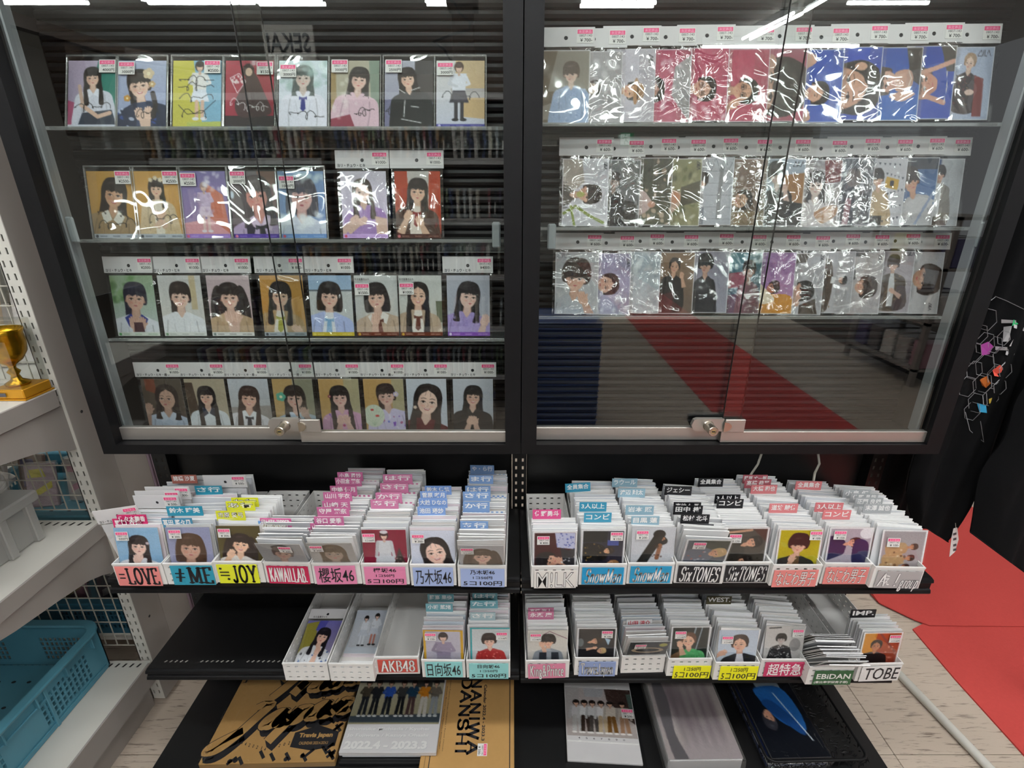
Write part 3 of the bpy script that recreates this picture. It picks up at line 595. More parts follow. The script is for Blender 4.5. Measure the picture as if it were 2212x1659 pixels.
    right('r15','#b84c68','#c0566e','v',f)
    def f(c): P_(c,.42,.82,.50,92,'short',hc=MH,top='#c9c0c4',skin='#d8a488',glass=1,bang=2,wide=.5,hands=[(.5,.4,-30)])
    right('r16','#b84a62','#bd5068','v',f)
    def f(c): P_(c,.22,.75,1.15,90,'short',hc='#3a302c',skin='#c79a86',body=0,bang=3); c.ell(.15,.28,.12,.16,'#c89a88')
    right('r17','#a8586a','#b04a62','v',f)
    def f(c): P_(c,.38,.85,.46,88,'short',hc=MH,top='#2a3f7a',skin='#d8a68c',bang=2,wide=.4,look=-1); c.poly(smooth([(.02,.05),(.3,.1),(.35,.25),(.2,.35),(.02,.4)]),'#cfa08a'); c.poly(smooth([(.02,1.2),(.2,1.15),(.3,1.35),(.1,1.4)]),'#c89a84')
    right('r18','#1f49a8','#2850b0','v',f)
    def f(c): P_(c,.28,.80,1.05,88,'short',hc='#2a2422',skin='#c9977e',body=0,bang=2); c.ell(.52,.38,.14,.08,'#c89a80')
    right('r19','#2a4ab0','#2846a8','v',f)
    def f(c): P_(c,.2,.66,.55,-88,'short',hc='#4a3a34',top='#2a2420',skin='#cda08e',body=0); c.poly([(.62,.0),(1,0),(1,.75),(.75,.6)],'#3c342e'); c.poly(smooth([(.4,.5),(.75,.45),(.8,.75),(.45,.85)]),'#c69884'); c.poly(smooth([(.3,.95),(.6,.85),(.9,.9),(.6,1.05)]),'#cda08c'); c.line([(.7,.42),(.78,.6),(.74,.75)],.02,'#e8dcd0')
    right('r1a','#2a4a9e','#2a66b4','v',f)
    def f(c): c.poly([(.62,0),(1,0),(1,.5),(.8,.5)],'#4c4640'); P_(c,.32,.74,.62,-86,'short',hc='#3a302c',skin='#c78d74',body=0,smile=1); c.line([(.1,.55),(.5,.45),(.95,.3)],.09,'#cf9c86'); c.line([(.0,1.0),(.4,.98),(.8,1.1)],.10,'#c99480'); c.line([(.8,.5),(.85,.8),(.8,1.1)],.02,'#e0d8d0')
    right('r1b','#2a469c','#2647a6','v',f)
    def f(c): P_(c,.45,.30,.26,6,'short',hc='#a08060',top='#35231f',skin='#e0c0ac',bang=2,look=-1,wide=.85,pat=['#7a2420','#8a7a50','#1c1818']); c.poly([(.58,.55),(.80,.62),(.82,1.35),(.62,1.35)],'#7a2c22'); c.ell(.5,.88,.10,.06,'#dcbcae'); logo(c,.75,.13,.14,0)
    right('r1c','#b7c0d6','#aab6ce','h',f)
    def f(c): c.poly([(0,0),(.42,0),(.48,.5),(.3,.65),(0,.6)],'#b0a49a'); P_(c,.55,.75,.42,88,'short',hc='#2c2220',top='#6a625c',skin='#d6a88e',bang=3,wide=.5); c.line([(.05,1.15),(.3,1.0),(.6,1.2),(.9,1.35)],.06,'#8a9a40'); c.line([(.2,1.0),(.28,1.4)],.05,'#9aaa50'); c.ell(.4,.75,.09,.06,'#b8b868'); logo(c,.92,.15,.08,90)
    right('r21','#c6c5cc','#cdccd2','v',f)
    def f(c): P_(c,.35,.45,.28,10,'short',hc='#4a4444',top='#26262a',skin='#a08c80',wide=1.1); c.poly([(.3,.8),(.9,.9),(.9,1.43),(.2,1.43)],'#1e1e22'); blobs(c,54,26,0,1,0,1.4,.02,.07,['#e8ecec'],.5)  # light specks are painted sleeve glare
    right('r22','#7d8080','#5c5c60','v',f)
    def f(c): blobs(c,55,60,0,1,0,1.43,.03,.09,['#3c4238','#50543f','#5a5a48','#c0a48c','#2c322a','#d0b8a0'],.8,.4); c.poly(smooth([(0,.65),(.3,.7),(.5,.95),(.35,1.15),(0,1.2)]),'#c9b0ac'); c.ell(.5,.98,.09,.07,'#c9947c')
    right('r23','#454840','#55563f','v',f)
    def f(c): blobs(c,56,60,0,1,0,1.43,.04,.11,['#8a8a60','#b9b08c','#6c7048','#d8d2c0','#9a9468','#4c5038'],.7,.6); c.poly(smooth([(.0,.7),(.45,.7),(.5,.95),(.0,1.3)]),'#bfa08c'); c.ell(.35,.82,.13,.12,'#c48a6c'); c.poly([(.5,.6),(1,.45),(1,.9),(.5,1.0)],'#55503e'); logo(c,.9,.15,.08,90)
    right('r24','#8d8b68','#8a8560','v',f)
    def f(c):
        for k in range(4): c.line([(.2+.22*k,.28),(.31+.22*k,.02),(.42+.22*k,.28)],.012,'#8c8c92')
        for k in range(5): c.line([(.1,.28+.25*k),(1,.3+.25*k)],.01,'#94949a')
        c.poly([(.65,.2),(.75,.2),(.7,1.3),(.6,1.3)],'#8f9094')
        P_(c,.22,.48,.26,25,'short',hc='#2a2422',top='#9f9aa0',skin='#d6ac96',bang=3,wide=.55); c.poly([(.02,1.05),(.3,1.05),(.3,1.43),(.02,1.43)],'#7f8794')
    right('r25','#bfc0c6','#b3b5bd','v',f)
    def f(c): P_(c,.38,.88,.42,80,'short',hc='#2c2420',top='#6c5a48',skin='#c49a7c',bang=2,wide=.7); c.poly([(0,1.15),(1,1.1),(1,1.43),(0,1.43)],'#8a7456'); blobs(c,57,16,0,1,.1,1.2,.02,.08,['#efe8e4'],.45)
    right('r26','#8d7468','#6d5c4c','v',f)
    def f(c): c.poly([(.45,.35),(1,.3),(1,1.0),(.45,.8)],'#9c6f44'); P_(c,.28,.34,.36,-6,'mop',hc='#232022',top='#26262a',skin='#c4a498',bang=3,wide=.9,hands=[(.5,.75,-10)]); c.poly([(.3,.85),(1,.95),(1,1.43),(.2,1.43)],'#222224'); logo(c,.8,.12,.13,0)
    right('r27','#b0bccb','#a0aab6','v',f)
    def f(c): P_(c,.38,.52,.44,0,'long',hc='#3a3434',top='#d0c8c8',skin='#d0bcb0',hl=.8); c.poly([(.55,0),(1,0),(1,.45),(.6,.5)],'#7a2428'); c.poly(smooth([(.4,1.1),(.9,.95),(.95,1.15),(.6,1.35)]),'#c29470'); blobs(c,58,34,0,1,0,1.4,.02,.09,['#f2f2f2','#c8c4c4'],.5)
    right('r28','#9a9498','#a8a0a0','v',f)
    def f(c): c.ell(.5,.42,.2,.2,'#7a6e6e'); c.poly([(.1,.8),(.5,.6),(.9,.8),(.95,1.43),(.05,1.43)],'#2a2a38'); c.poly([(.35,.85),(.5,.85),(.45,1.43),(.3,1.43)],'#8a5a66'); blobs(c,59,40,0,1,0,1.2,.02,.09,['#eef2f4','#9aa0a6','#3a3a44'],.5)
    right('r29','#70747c','#484854','v',f)
    def f(c): P_(c,.30,.42,.30,-8,'short',hc='#2e2826',top='#baa07c',skin='#d4ac94',bang=3,wide=.7,look=1); c.poly([(.02,1.2),(.5,1.2),(.5,1.43),(.02,1.43)],'#33322f'); c.poly([(.52,.38),(.84,.45),(.80,.66),(.48,.6)],'#c49a30'); c.ell(.66,.52,.06,.06,'#2a2a34'); 
    def g(c):
        f(c)
        for (a,b,n) in(((.05,.08),(.9,.12),7),((.5,.3),(.98,.42),5),((.55,.72),(.98,.62),5),((.6,1.0),(.98,.95),4),((.5,1.3),(.95,1.2),5)):
            for k in range(n):
                x=a[0]+(b[0]-a[0])*k/n; y=a[1]+(b[1]-a[1])*k/n; c.poly([(x,y),(x+.05,y),(x+.025,y+.05)],'#3a3c4c')
    right('r2a','#cccad0','#c8c6cc','v',g)
    def f(c): c.poly([(.2,0),(1,0),(1,.25),(.2,.25)],'#2e3440'); P_(c,.35,.50,.42,-18,'short',hc='#352a28',top='#b3b1b3',skin='#c99a80',bang=3,wide=.9,look=1); c.poly([(.0,1.1),(.6,.8),(1,.9),(.8,1.1),(0,1.35)],'#c2c0c2'); c.line([(.55,1.43),(.95,.7)],.06,'#8a98b4')
    right('r2b','#3c5c88','#5a7cae','v',f)
    def f(c): c.poly([(.3,0),(.42,0),(.42,.3),(.3,.3)],'#3c5a8c'); P_(c,.42,.32,.26,0,'short',hc='#241e1e',top='#868078',top2='#dcdcde',skin='#cfa894',bang=3,wide=.95); c.poly([(.2,1.3),(.75,1.3),(.72,1.43),(.15,1.43)],'#5a463a')
    right('r2c','#b8babe','#b2b4b8','v',f)
    def f(c): P_(c,.48,.58,.55,6,'mop',hc='#3a2e28',top='#b6bac0',skin='#d9ae98',bang=3,wide=.8,hands=[(.35,.75,-30)]); logo(c,.18,.07,.13,0,'#77777c')
    right('r31','#b4b6ba','#bcbcbe','v',f)
    def f(c): P_(c,.34,.72,.50,86,'short',hc='#2c2322',top='#bcb8c8',skin='#d6ad98',bang=2,wide=.5); logo(c,.92,.22,.09,90); blobs(c,61,20,0,1,1.0,1.43,.04,.12,['#eef4fa'],.5)
    right('r32','#a9a2c4','#b4b2cc','v',f)
    def f(c): blobs(c,62,46,0,1,0,1.43,.03,.13,['#f4f8fa','#a8b2ba','#d4dade'],.6,.5)  # nothing but painted glare covers this print
    right('r33','#b4bfca','#c4ccd0','v',f)
    def f(c): P_(c,.46,.32,.28,6,'short',hc='#2c2422',top='#2c2a28',skin='#d2a68c',bang=2,wide=.95,hands=[(.75,.6,-20)]); c.poly([(0,1.0),(.5,.9),(.4,1.43),(0,1.43)],'#4a2a2a')
    right('r34','#8d7158','#6a5a50','v',f)
    def f(c): P_(c,.36,.32,.34,0,'mop',hc='#1c1a1c',top='#26262c',skin='#c9a08c',bang=3,wide=.75,look=-1)
    right('r35','#8d8a9a','#a2a0ae','v',f)
    def f(c): c.poly([(.0,.5),(.55,.45),(.6,.8),(0,.85)],'#a0566a'); c.poly([(0,1.0),(1,.9),(1,1.43),(0,1.43)],'#7a5a74'); P_(c,.66,.42,.34,0,'short',hc='#2c2828',top='#8a5a68',skin='#b88a7c',wide=.7); blobs(c,63,34,0,1,.2,1.2,.02,.08,['#f0f4f6'],.5)
    right('r36','#4c8794','#5c6a80','v',f)
    def f(c): blobs(c,64,20,0,1,0,.8,.08,.2,['#9a6ea8','#b48ab8','#8a5c94']); c.poly(smooth([(0,.75),(.3,.95),(.9,1.0),(1,1.43),(0,1.43)]),'#cf8c28'); P_(c,.42,.82,.30,70,'short',hc='#3a2a28',skin='#c07a5c',body=0); c.poly(smooth([(0,.7),(.25,.85),(.5,1.1),(.2,1.2),(0,1.1)]),'#ecdcc0'); blobs(c,65,12,.4,1,.2,1.2,.02,.07,['#fbf4f8'],.5)
    right('r37','#a578b0','#b888a8','v',f)
    def f(c): c.poly([(.1,0),(.55,0),(.5,.22),(.1,.25)],'#4a3a2c'); P_(c,.42,.88,.48,85,'short',hc='#1e1a1a',top='#3a3028',skin='#cf9f86',bang=3,wide=.6,hands=[(.45,.3,60)]); c.poly([(.4,1.2),(.8,1.05),(.9,1.43),(.4,1.43)],'#4a3c30'); logo(c,.9,.14,.08,90)
    right('r38','#b0adb2','#b8b6ba','v',f)
    def f(c): c.poly(smooth([(.1,.2),(.38,.25),(.45,.8),(.35,1.35),(.05,1.4),(.08,.7)]),'#4a3a2e'); blobs(c,66,40,.1,.42,.3,1.3,.01,.03,['#7a6048','#2c2018'],.8,.3); P_(c,.70,.66,.20,92,'short',hc='#1e1a1a',skin='#cf9f86',body=0); c.poly([(.42,.58),(.55,.6),(.5,.72),(.4,.74)],'#dcdcdc')
    right('r39','#b6b3b8','#b4b1b4','v',f)
    def f(c): c.poly([(.15,0),(.5,0),(.5,.12),(.15,.1)],'#3a2e26'); P_(c,.52,.80,.46,88,'mop',hc='#3a2a24',skin='#cfa48c',body=0,bang=3); c.poly([(0,.3),(.2,.2),(.3,.6),(.1,.7)],'#5a5658'); c.poly([(0,1.1),(.15,1.1),(.12,1.43),(0,1.43)],'#6a5648'); logo(c,.88,.16,.08,90)
    right('r3a','#bdb6b6','#b6b0b2','v',f)
    def f(c): P_(c,.45,.30,.28,0,'mop',hc='#3a2e2c',top='#4a3c2e',top2='#c9cacc',skin='#cfaa98',bang=3,wide=1.1,hands=[(.1,2.0,-60)],pat=['#6e5a40','#2e2418','#8a7454']); logo(c,.84,.06,.12,0)
    right('r3b','#a59aa0','#aea6aa','v',f)
    def f(c): P_(c,.52,.62,.62,96,'mop',hc='#33271f',skin='#c79a80',body=0,bang=3); c.poly([(0,.95),(.2,.9),(.3,1.2),(0,1.3)],'#cfcfd0'); logo(c,.78,1.25,.08,90)
    right('r3c','#c9c6c8','#c2bfc0','v',f)
    ZOOM[0]=1.12
    # ---- first prints in the trays (u1.. upper shelf, d1.. lower shelf)
    def tray(n,bg,bg2,f,brd=0,st=0):
        c=CV(bg,bg2,'v'); f(c)
        if brd:
            w=.045; A=ASP
            for q in([(0,0),(1,0),(1,w),(0,w)],[(0,A-w),(1,A-w),(1,A),(0,A)],[(0,0),(w,0),(w,A),(0,A)],[(1-w,0),(1,0),(1,A),(1-w,A)]): c.poly(q,'#e8e8ea')
        o[n]=c.out(sum(map(ord,n)))
    tray('u1','#8fb8d8','#84aed0',lambda c:P_(c,.50,.50,.42,4,'long',hc='#241d1e',top='#e2e4ea',skin='#eecabb',hl=1.2,smile=0,acc=[(.42,-.2,.08,'#b8a8b8')],hands=[(-.15,.75,0)]))
    tray('u2','#8f94b4','#9a9ab8',lambda c:P_(c,.50,.56,.56,5,'bob',hc='#4a3528',top='#9aa0b4',skin='#c9a08c',smile=0))
    tray('u3','#4c4222','#5c5228',lambda c:P_(c,.52,.50,.42,8,'twin',hc='#2c211e',top='#e8e4e0',skin='#f0c6a8',smile=2,hands=[(-.45,.6,20)]))
    def f(c): c.poly(smooth([(.35,.1),(.6,.05),(.75,.2),(.5,.3),(.35,.22)]),'#1c1a1c'); P_(c,.52,.42,.42,10,'short',hc='#5a4a44',top='#888',skin='#c4a494')
    tray('u4','#9c9c9e','#a8a8aa',f)
    tray('u5','#a8a6a4','#b0aeac',lambda c:P_(c,.52,.44,.52,0,'long',hc='#57452e',top='#c8c4c0',skin='#a89484'))
    def f(c):
        standing(c,.5,.06,1.3,'#d0d2d6','#c9ccd2',leg='#d8c0b0',skin='#e0baa8',hc='#3a2224'); c.poly([(.3,.75),(.7,.75),(.8,1.43),(.2,1.43)],'#ccd0d6'); c.ell(.5,.07,.09,.05,'#d8d4d8'); c.poly([(.82,.5),(.96,1.0),(.68,1.0)],'#3c3430'); blobs(c,71,12,.7,.95,.7,1.0,.01,.03,['#c0a8a0','#8a7a74'],.8,.3)
    tray('u6','#7c1530','#84203a',f)
    tray('u7','#d3d8e8','#ccd2e2',lambda c:P_(c,.55,.60,.58,-12,'long',hc='#1f1b1c',top='#b0b8d8',skin='#f2cdbc',hl=1.0,smile=2,bang=2))
    tray('u8','#acacb0','#b4b4b8',lambda c:P_(c,.52,.46,.46,0,'twin',hc='#4c3a2c',top='#c0c0c4',skin='#dcb8a6',smile=2))
    def f(c): c.poly([(.5,.05),(.95,.05),(.95,.5),(.55,.45)],'#b8bcd8'); blobs(c,72,30,.5,.95,.05,.5,.01,.03,['#3c48a0'],.8,.3); P_(c,.40,.82,.40,-80,'mop',hc='#1b191c',top='#2a2a30',skin='#d8a890',hands=[(.1,.55,30)]); c.poly([(.62,.45),(.95,.6),(.95,1.1),(.7,.9)],'#25262c'); blobs(c,73,14,.65,.95,.7,1.2,.01,.03,['#e0e0e4'],.8,.3)
    tray('v1','#3f1216','#341014',f,1)
    def f(c): c.poly([(.04,.04),(.6,.04),(.58,.35),(.04,.35)],'#181c1c'); c.poly([(.6,.3),(.85,.3),(.85,.45),(.6,.45)],'#3a4a90'); c.poly(smooth([(.05,.4),(.5,.45),(.6,.8),(.3,.9),(.04,.8)]),'#141414'); blobs(c,74,24,.1,.6,.4,.9,.01,.03,['#b08a40','#5a4420'],.7,.3); P_(c,.62,.60,.20,70,'short',hc='#2a2018',skin='#d8a880',body=0); P_(c,.72,.98,.24,90,'short',hc='#9a7048',skin='#d8a880',body=0)
    tray('v2','#2a2a38','#1c1c2c',f,1)
    def f(c): P_(c,.70,.35,.20,150,'short',hc='#151515',skin='#c08868',body=0); c.line([(.60,.30),(.45,.6),(.2,1.1)],.22,'#1d1b18'); c.line([(.66,.5),(.6,.85)],.10,'#8a5a40'); c.ell(.63,.2,.14,.12,'#221d1a'); blobs(c,75,9,.5,.7,.5,.9,.01,.03,['#40281c'],.8,.3)
    tray('v3','#c2c4ca','#c8cace',f)
    def f(c): c.poly([(.4,.04),(.96,.04),(.96,.35),(.5,.4)],'#2b3026'); c.poly(smooth([(.05,.45),(.4,.3),(.7,.5),(.5,.9),(.05,.9)]),'#5a6070'); P_(c,.72,.5,.34,70,'short',hc='#c0a070',skin='#d0a080',body=0); blobs(c,76,9,.1,.5,.4,.8,.02,.04,['#b84c3c','#b8bcc8'],.7,.3)
    tray('v4','#4c5460','#3c4048',f,1)
    def f(c): P_(c,.66,.42,.32,70,'short',hc='#1e1a18',skin='#cf9c80',top='#2c2a26'); P_(c,.5,.98,.32,60,'short',hc='#1e1a18',skin='#cf9c80',top='#3c3a34'); c.line([(.1,.15),(.6,.08)],.06,'#b88a70')
    tray('v5','#423c36','#3a3630',f,1)
    tray('v6','#b4a81c','#aea41a',lambda c:P_(c,.48,.40,.36,4,'mop',hc='#211d1b',top='#232628',top2='#4a3a2c',skin='#dcb098',bang=3,hands=[(-.2,.85,10)]))
    tray('v6','#b4a81c','#aea41a',lambda c:P_(c,.48,.44,.38,4,'mop',hc='#211d1b',top='#232628',top2='#5a4630',skin='#dcb098',bang=3,hands=[(-.2,.85,10)]),1)
    def f(c): P_(c,.58,.42,.26,75,'short',hc='#2c1814',top='#25254c',skin='#d8a088',hl=1); c.poly(smooth([(.62,.35),(.9,.4),(.95,.8),(.8,1.2),(.6,.9)]),'#23234c'); c.ell(.86,.16,.16,.15,'#e8e8ec')
    tray('v7','#b0a6b0','#aca6b4',f,1)
    def f(c):
        for (x,y) in((.72,.45),(.68,.75),(.60,1.0)): P_(c,x,y,.17,80,'short',hc='#3a1c14',top='#b8946a',skin='#c88a66',wide=.8)
        blobs(c,77,22,.1,.6,.5,1.1,.02,.05,['#c8a878','#4a2c1c','#e0d0b8'],.7,.3)
    tray('v8','#9d9598','#aaa2a4',f,1)
    def f(c): c.poly([(0,.1),(.35,.02),(.35,.7),(0,1.2)],'#8c8438'); c.poly([(.35,.0),(.6,0),(.5,.3),(.3,.3)],'#4c4c9c'); P_(c,.55,.46,.36,10,'long',hc='#17141a',top='#d6d8dc',skin='#e4baa6',hl=1.3,hands=[(.1,.95,0)],pat=['#2a2a30','#c0c4cc','#3458a0'])
    tray('w1','#6a66a8','#b4a8b4',f)
    def f(c): standing(c,.36,.2,.95,'#d6dae0','#c4cad4',leg='#d6dae0',skin='#dcb8a8'); standing(c,.68,.12,1.0,'#d6dae0','#c8ced8',leg='#b87a6c',skin='#dcb8a8',arm=1)
    tray('w2','#b4bac4','#c0c4ca',f)
    def f(c): c.poly([(0,0),(1,0),(1,.05),(0,.05)],'#c89a20'); c.poly([(0,0),(.06,0),(.06,1.43),(0,1.43)],'#c89a20'); c.poly([(.93,0),(1,0),(1,1.43),(.93,1.43)],'#c89a20'); standing(c,.5,.1,1.6,'#8f849c','#9a94a6',leg='#8f88a0',skin='#dcb8a8',hc='#2c2226',arm=1)
    tray('w3','#bab6c4','#b6b2c0',f)
    def f(c): c.poly([(0,0),(1,0),(1,.05),(0,.05)],'#2f9aa0'); c.poly([(0,0),(.05,0),(.05,1.43),(0,1.43)],'#2f9aa0'); P_(c,.48,.42,.30,-4,'mop',hc='#241a1a',top='#a83232',skin='#e0b8a4',smile=2,pat=['#d88078','#8a1c20'])
    tray('w4','#c4cacc','#c8ccce',f)
    def f(c): c.line([(.4,.15),(.55,.05),(1,.3)],.02,'#7a5060'); P_(c,.52,.38,.30,0,'mop',hc='#171517',top='#8b929a',top2='#a8adb4',skin='#e0b298',bang=3,hands=[(-.5,.25,-20)]); c.poly([(.3,.75),(.78,.75),(.85,1.43),(.3,1.43)],'#2b3038'); c.line([(.54,.7),(.55,1.2)],.12,'#9aa0a8')
    tray('x1','#cfccc4','#cac6c0',f)
    def f(c): P_(c,.48,.45,.24,75,'short',hc='#241a14',top='#15151a',skin='#d8a688',hands=[(.9,.3,0)]); P_(c,.62,.78,.2,80,'short',hc='#c8a878',top='#1a1a20',skin='#dcae90',body=0); c.poly([(.7,.35),(.85,.4),(.8,.6)],'#a8c4d8'); c.ell(.1,.5,.08,.14,'#5a6468')
    tray('x2','#1a1a1e','#202024',f,1)
    def f(c): c.ell(.5,.5,.4,.16,'#b09c80'); c.ell(.5,.5,.3,.1,'#1a1a1a'); c.ell(.85,.2,.1,.1,'#a8a83c'); blobs(c,78,9,.1,.9,.7,1.0,.03,.08,['#98985c','#2a2a2a'],.7,.4)
    tray('x3','#2c2a2c','#26262a',f)
    def f(c): c.line([(.62,.04),(.5,.9)],.04,'#8a98a0'); c.line([(.78,.04),(.66,.8)],.03,'#8a98a0'); P_(c,.46,.46,.36,-6,'short',hc='#5a3a28',top='#55a86a',skin='#dcae94',bang=2,wide=.9,hands=[(-.55,.2,-10)],pat=['#6cc080','#48965c']); c.poly([(.05,.95),(.25,.8),(.3,1.2),(.05,1.3)],'#6a5038')
    tray('x4','#141a1a','#1a2420',f,1)
    tray('x5','#b7c3d2','#c0cad6',lambda c:P_(c,.55,.44,.40,-4,'short',hc='#33241e',top='#23242a',top2='#dcdce2',skin='#d9ab92',bang=2,look=-1,hands=[(-.95,.55,60)]))
    def f(c): P_(c,.42,.42,.22,0,'mop',hc='#1a1a1a',top='#2a2a2c',skin='#b8b0ac',pat=['#cfcfcf']); c.ell(.78,.6,.14,.2,'#8f8d8c'); c.line([(.1,.08),(.38,.06)],.04,'#3a3a3a')
    tray('x6','#c5c3c0','#bfbdba',f)
    tray('x7','#b8b4b0','#bcb8b4',lambda c:blobs(c,79,12,.1,.9,.0,.5,.04,.1,['#8a5a74','#9aa0a4','#3a3434'],.7,.4))
    def f(c): c.poly([(.04,.04),(.35,.04),(.3,.9),(.04,1.1)],'#c8841c'); c.line([(.42,.04),(.96,.75)],.05,'#7a4038'); blobs(c,80,30,.5,.95,.3,1.2,.02,.05,['#b46a60','#d89a90','#8a3c38'],.6,.5); P_(c,.38,.44,.26,4,'short',hc='#1d1512',top='#1a1214',skin='#b87a58',bang=2,wide=1.1)
    tray('x8','#a8481c','#7c2a20',f,1)
    # ---- calendar picture panels (wide)
    def wide(n,w,h,asp,bg,bg2,f):
        c=Canvas(w,h,asp,bg,bg2,'v'); f(c); o[n]=c.out(7)
    def f(c):
        c.poly([(0,0),(1,0),(1,.06),(0,.06)],'#2c3038'); c.poly([(.66,.02),(.86,.02),(.86,.12),(.66,.12)],'#3a3a38'); c.poly([(0,.45),(1,.42),(1,.52),(0,.52)],'#3c464e')
        for x,t,b in((.12,'#4c4438','#22262c'),(.24,'#23262a','#1e2226'),(.38,'#2b4fa0','#20242a'),(.53,'#3c3c3c','#1c1e22'),(.65,'#1f3c54','#4a3434'),(.79,'#c07820','#c9c4bc'),(.91,'#6a6258','#8f959a')): standing(c,x,.03,.43,t,b,skin='#d0a48c',shoe='#d0d4d4',arm=1)
    wide('cal1',110,60,.54,'#b3ac98','#9a9474',f)
    def f(c):
        c.poly([(0,0),(.22,0),(.18,.62),(0,.7)],'#a8a2a0'); c.poly([(.28,0),(.6,0),(.55,.2),(.3,.2)],'#a9a9ac'); c.poly([(.6,0),(1,0),(1,.75),(.86,.6),(.62,.25)],'#3c2c28'); c.poly([(.92,.1),(1,.1),(1,.62),(.95,.62)],'#4a5a54')
        for x,t,b in((.16,'#c4c2c4','#b4b2b0'),(.28,'#dadada','#33261f'),(.40,'#cfcfd0','#47423f'),(.53,'#e0dfe0','#b5a184'),(.66,'#c9bfb4','#6e4c22'),(.84,'#b5aca4','#97745a')): standing(c,x,.28,.68,t,b,skin='#d0a48c',shoe='#e0dcd8')
    wide('cal2',80,84,1.02,'#b3a9a6','#a89e9a',f)
    def f(c):
        blobs(c,81,24,0,1,0,1.3,.12,.3,['#8a7e7c','#a39894','#5f5458','#6d5c64','#b0a8a2'],.7,.9)
        c.poly(smooth([(.08,.36),(.14,.24),(.2,.36),(.24,.7),(.2,1.1),(.28,1.43),(.1,1.43),(.06,.8)]),'#38343c',.9); c.ell(.14,.20,.055,.07,'#4a3830'); c.ell(.16,.24,.035,.05,'#a08070'); 
        for x in(.32,.44,.57,.7,.83): c.ell(x,.8,.10,.5,'#4a3c46',0,.9,.75); c.ell(x,.30,.05,.08,'#a07a66',0,.8,.9); c.ell(x,.24,.05,.05,'#4a3a34',0,.8,.8)
        c.line([(.16,.18),(.16,.1),(.22,.1)],.02,'#8fa09a'); c.line([(.3,.1),(.3,.18)],.02,'#8fa09a'); c.line([(.36,.1),(.42,.18)],.02,'#8fa09a'); c.line([(.42,.1),(.36,.18)],.02,'#8fa09a')
    wide('file',70,96,1.4,'#8f8581','#9c9094',f)
    def f(c):
        c.poly(smooth([(.35,.0),(.62,.0),(.78,.35),(.7,.55),(.4,.5),(.32,.25)]),'#8d9aa4'); c.poly(smooth([(.3,.42),(.78,.42),(.9,.75),(.8,1.0),(.45,.85),(.3,.6)]),'#1f5a9c'); c.poly(smooth([(.3,.65),(.5,.6),(.8,.95),(.7,1.02)]),'#16407a')
        P_(c,.30,.82,.22,200,'short',hc='#2c2c34',skin='#c8967c',body=0); c.line([(.6,.5),(.85,1.1)],.02,'#c8d0d8')
    wide('file2',60,80,1.3,'#0b0e16','#0c1018',f)
    return o
# ================================================================ materials
mat('black steel','#0c0c0d',.38,0,.5,noise=.15,nscale=9,bump=.15,bscale=900)
mat('black frame','#0a0a0c',.5,0,.22,bump=.1,bscale=700)
mat('black groove','#050506',.5)
mat('black ribs','#131215',.4,0,.35)
mat('alu','#b3aea8',.36,.75,.5,noise=.05,nscale=6,bump=.08,bscale=300)
mat('alu inner','#a4a8aa',.45,.35,.5)
mat('chrome','#b9b0a2',.22,.95,.5)
mat('brass','#d8c890',.3,.9)
mat('keyhole','#100e0c',.6)
mat('tray white','#e4e2df',.42,0,.4)
mat('card paper','#d2cfcf',.6,0,.3,noise=.03,nscale=60)
mat('sticker','#dedcd8',.5,0,.3)
mat('sticker pink','#e8447e',.5)
mat('sticker mark','#f6a8c4',.5)
mat('ink','#141318',.6); mat('ink soft','#4c4a4e',.6); mat('white ink','#f2f0ee',.55)
mat('paper back','#c8c6c4',.7)
mat('clip','#9aa0a2',.4)
for i,c in enumerate(('#e6e6e8','#d6d7da','#cbcdd2','#eeedec','#dcd7d3','#e6dadf','#cfd8e2','#c4c4c5')): mat('sleeve%d'%i,c,.3,0,.5,coat=.4)
mat('card edge','#f0efee',.5)
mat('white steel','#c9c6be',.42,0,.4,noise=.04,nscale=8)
mat('white steel shaded','#928b86',.5,0,.4,noise=.05,nscale=7)  # darker copy of white steel; side-face shade is put into the colour
mat('wire','#b7b2a6',.4)
mat('mauve panel','#a5919d',.55,noise=.05,nscale=6)
mat('crate','#4b8293',.38,0,.5,noise=.08,nscale=14); mat('crate dark','#2c6076',.45)
mat('gold','#b98a1a',.25,.85,.5,noise=.3,nscale=60,bump=.6,bscale=70); mat('gold base','#c98f22',.3,.4,noise=.12,nscale=20)
mat('carpet','#b64642',.95,0,.1,noise=.07,nscale=120,bump=.6,bscale=900)
mat('kraft','#a98350',.75,0,.2,noise=.05,nscale=90)
mat('kraft edge','#8a7452',.8)
mat('shirt','#08080a',.9,0,.15,bump=.3,bscale=1500)
mat('wood','#5c4a3c',.5,noise=.2,nscale=10); mat('ceiling','#ece8e0',.9); mat('wall','#c9c4bc',.9,noise=.03)
mat('blue box','#14306c',.35,noise=.1); mat('blue rim','#3a5aa0',.3); film('thin frost',.07,.5,rough=.3,haze=.13,hazecol='#b0aca8',bump=.3,bscale=20); mat('green sign','#0c8a50',.4,emit=.6); mat('sign white','#e6f6ee',.4,emit=.9)
print_mat()
film('glass',.050,.55,rough=0,tint=(.93,.95,.94,1))
film('acrylic',.07,.5,rough=.02,tint=(.93,.96,.96,1),haze=.05); film('acrylic edge',.22,.6,rough=.12,haze=.24,hazecol='#d6dad8')
film('hard sleeve',.05,.5,rough=.03,bump=.5,bscale=11,detail=0,dist=.006); film('soft sleeve',.08,.6,rough=.06,bump=1.0,bscale=16,ridged=1,dist=.006,detail=2)
film('crinkle sleeve',.11,.8,rough=.09,bump=1.0,bscale=24,ridged=1,dist=.016,detail=3); film('shrink wrap',.10,.7,rough=.06,bump=1.0,bscale=22)
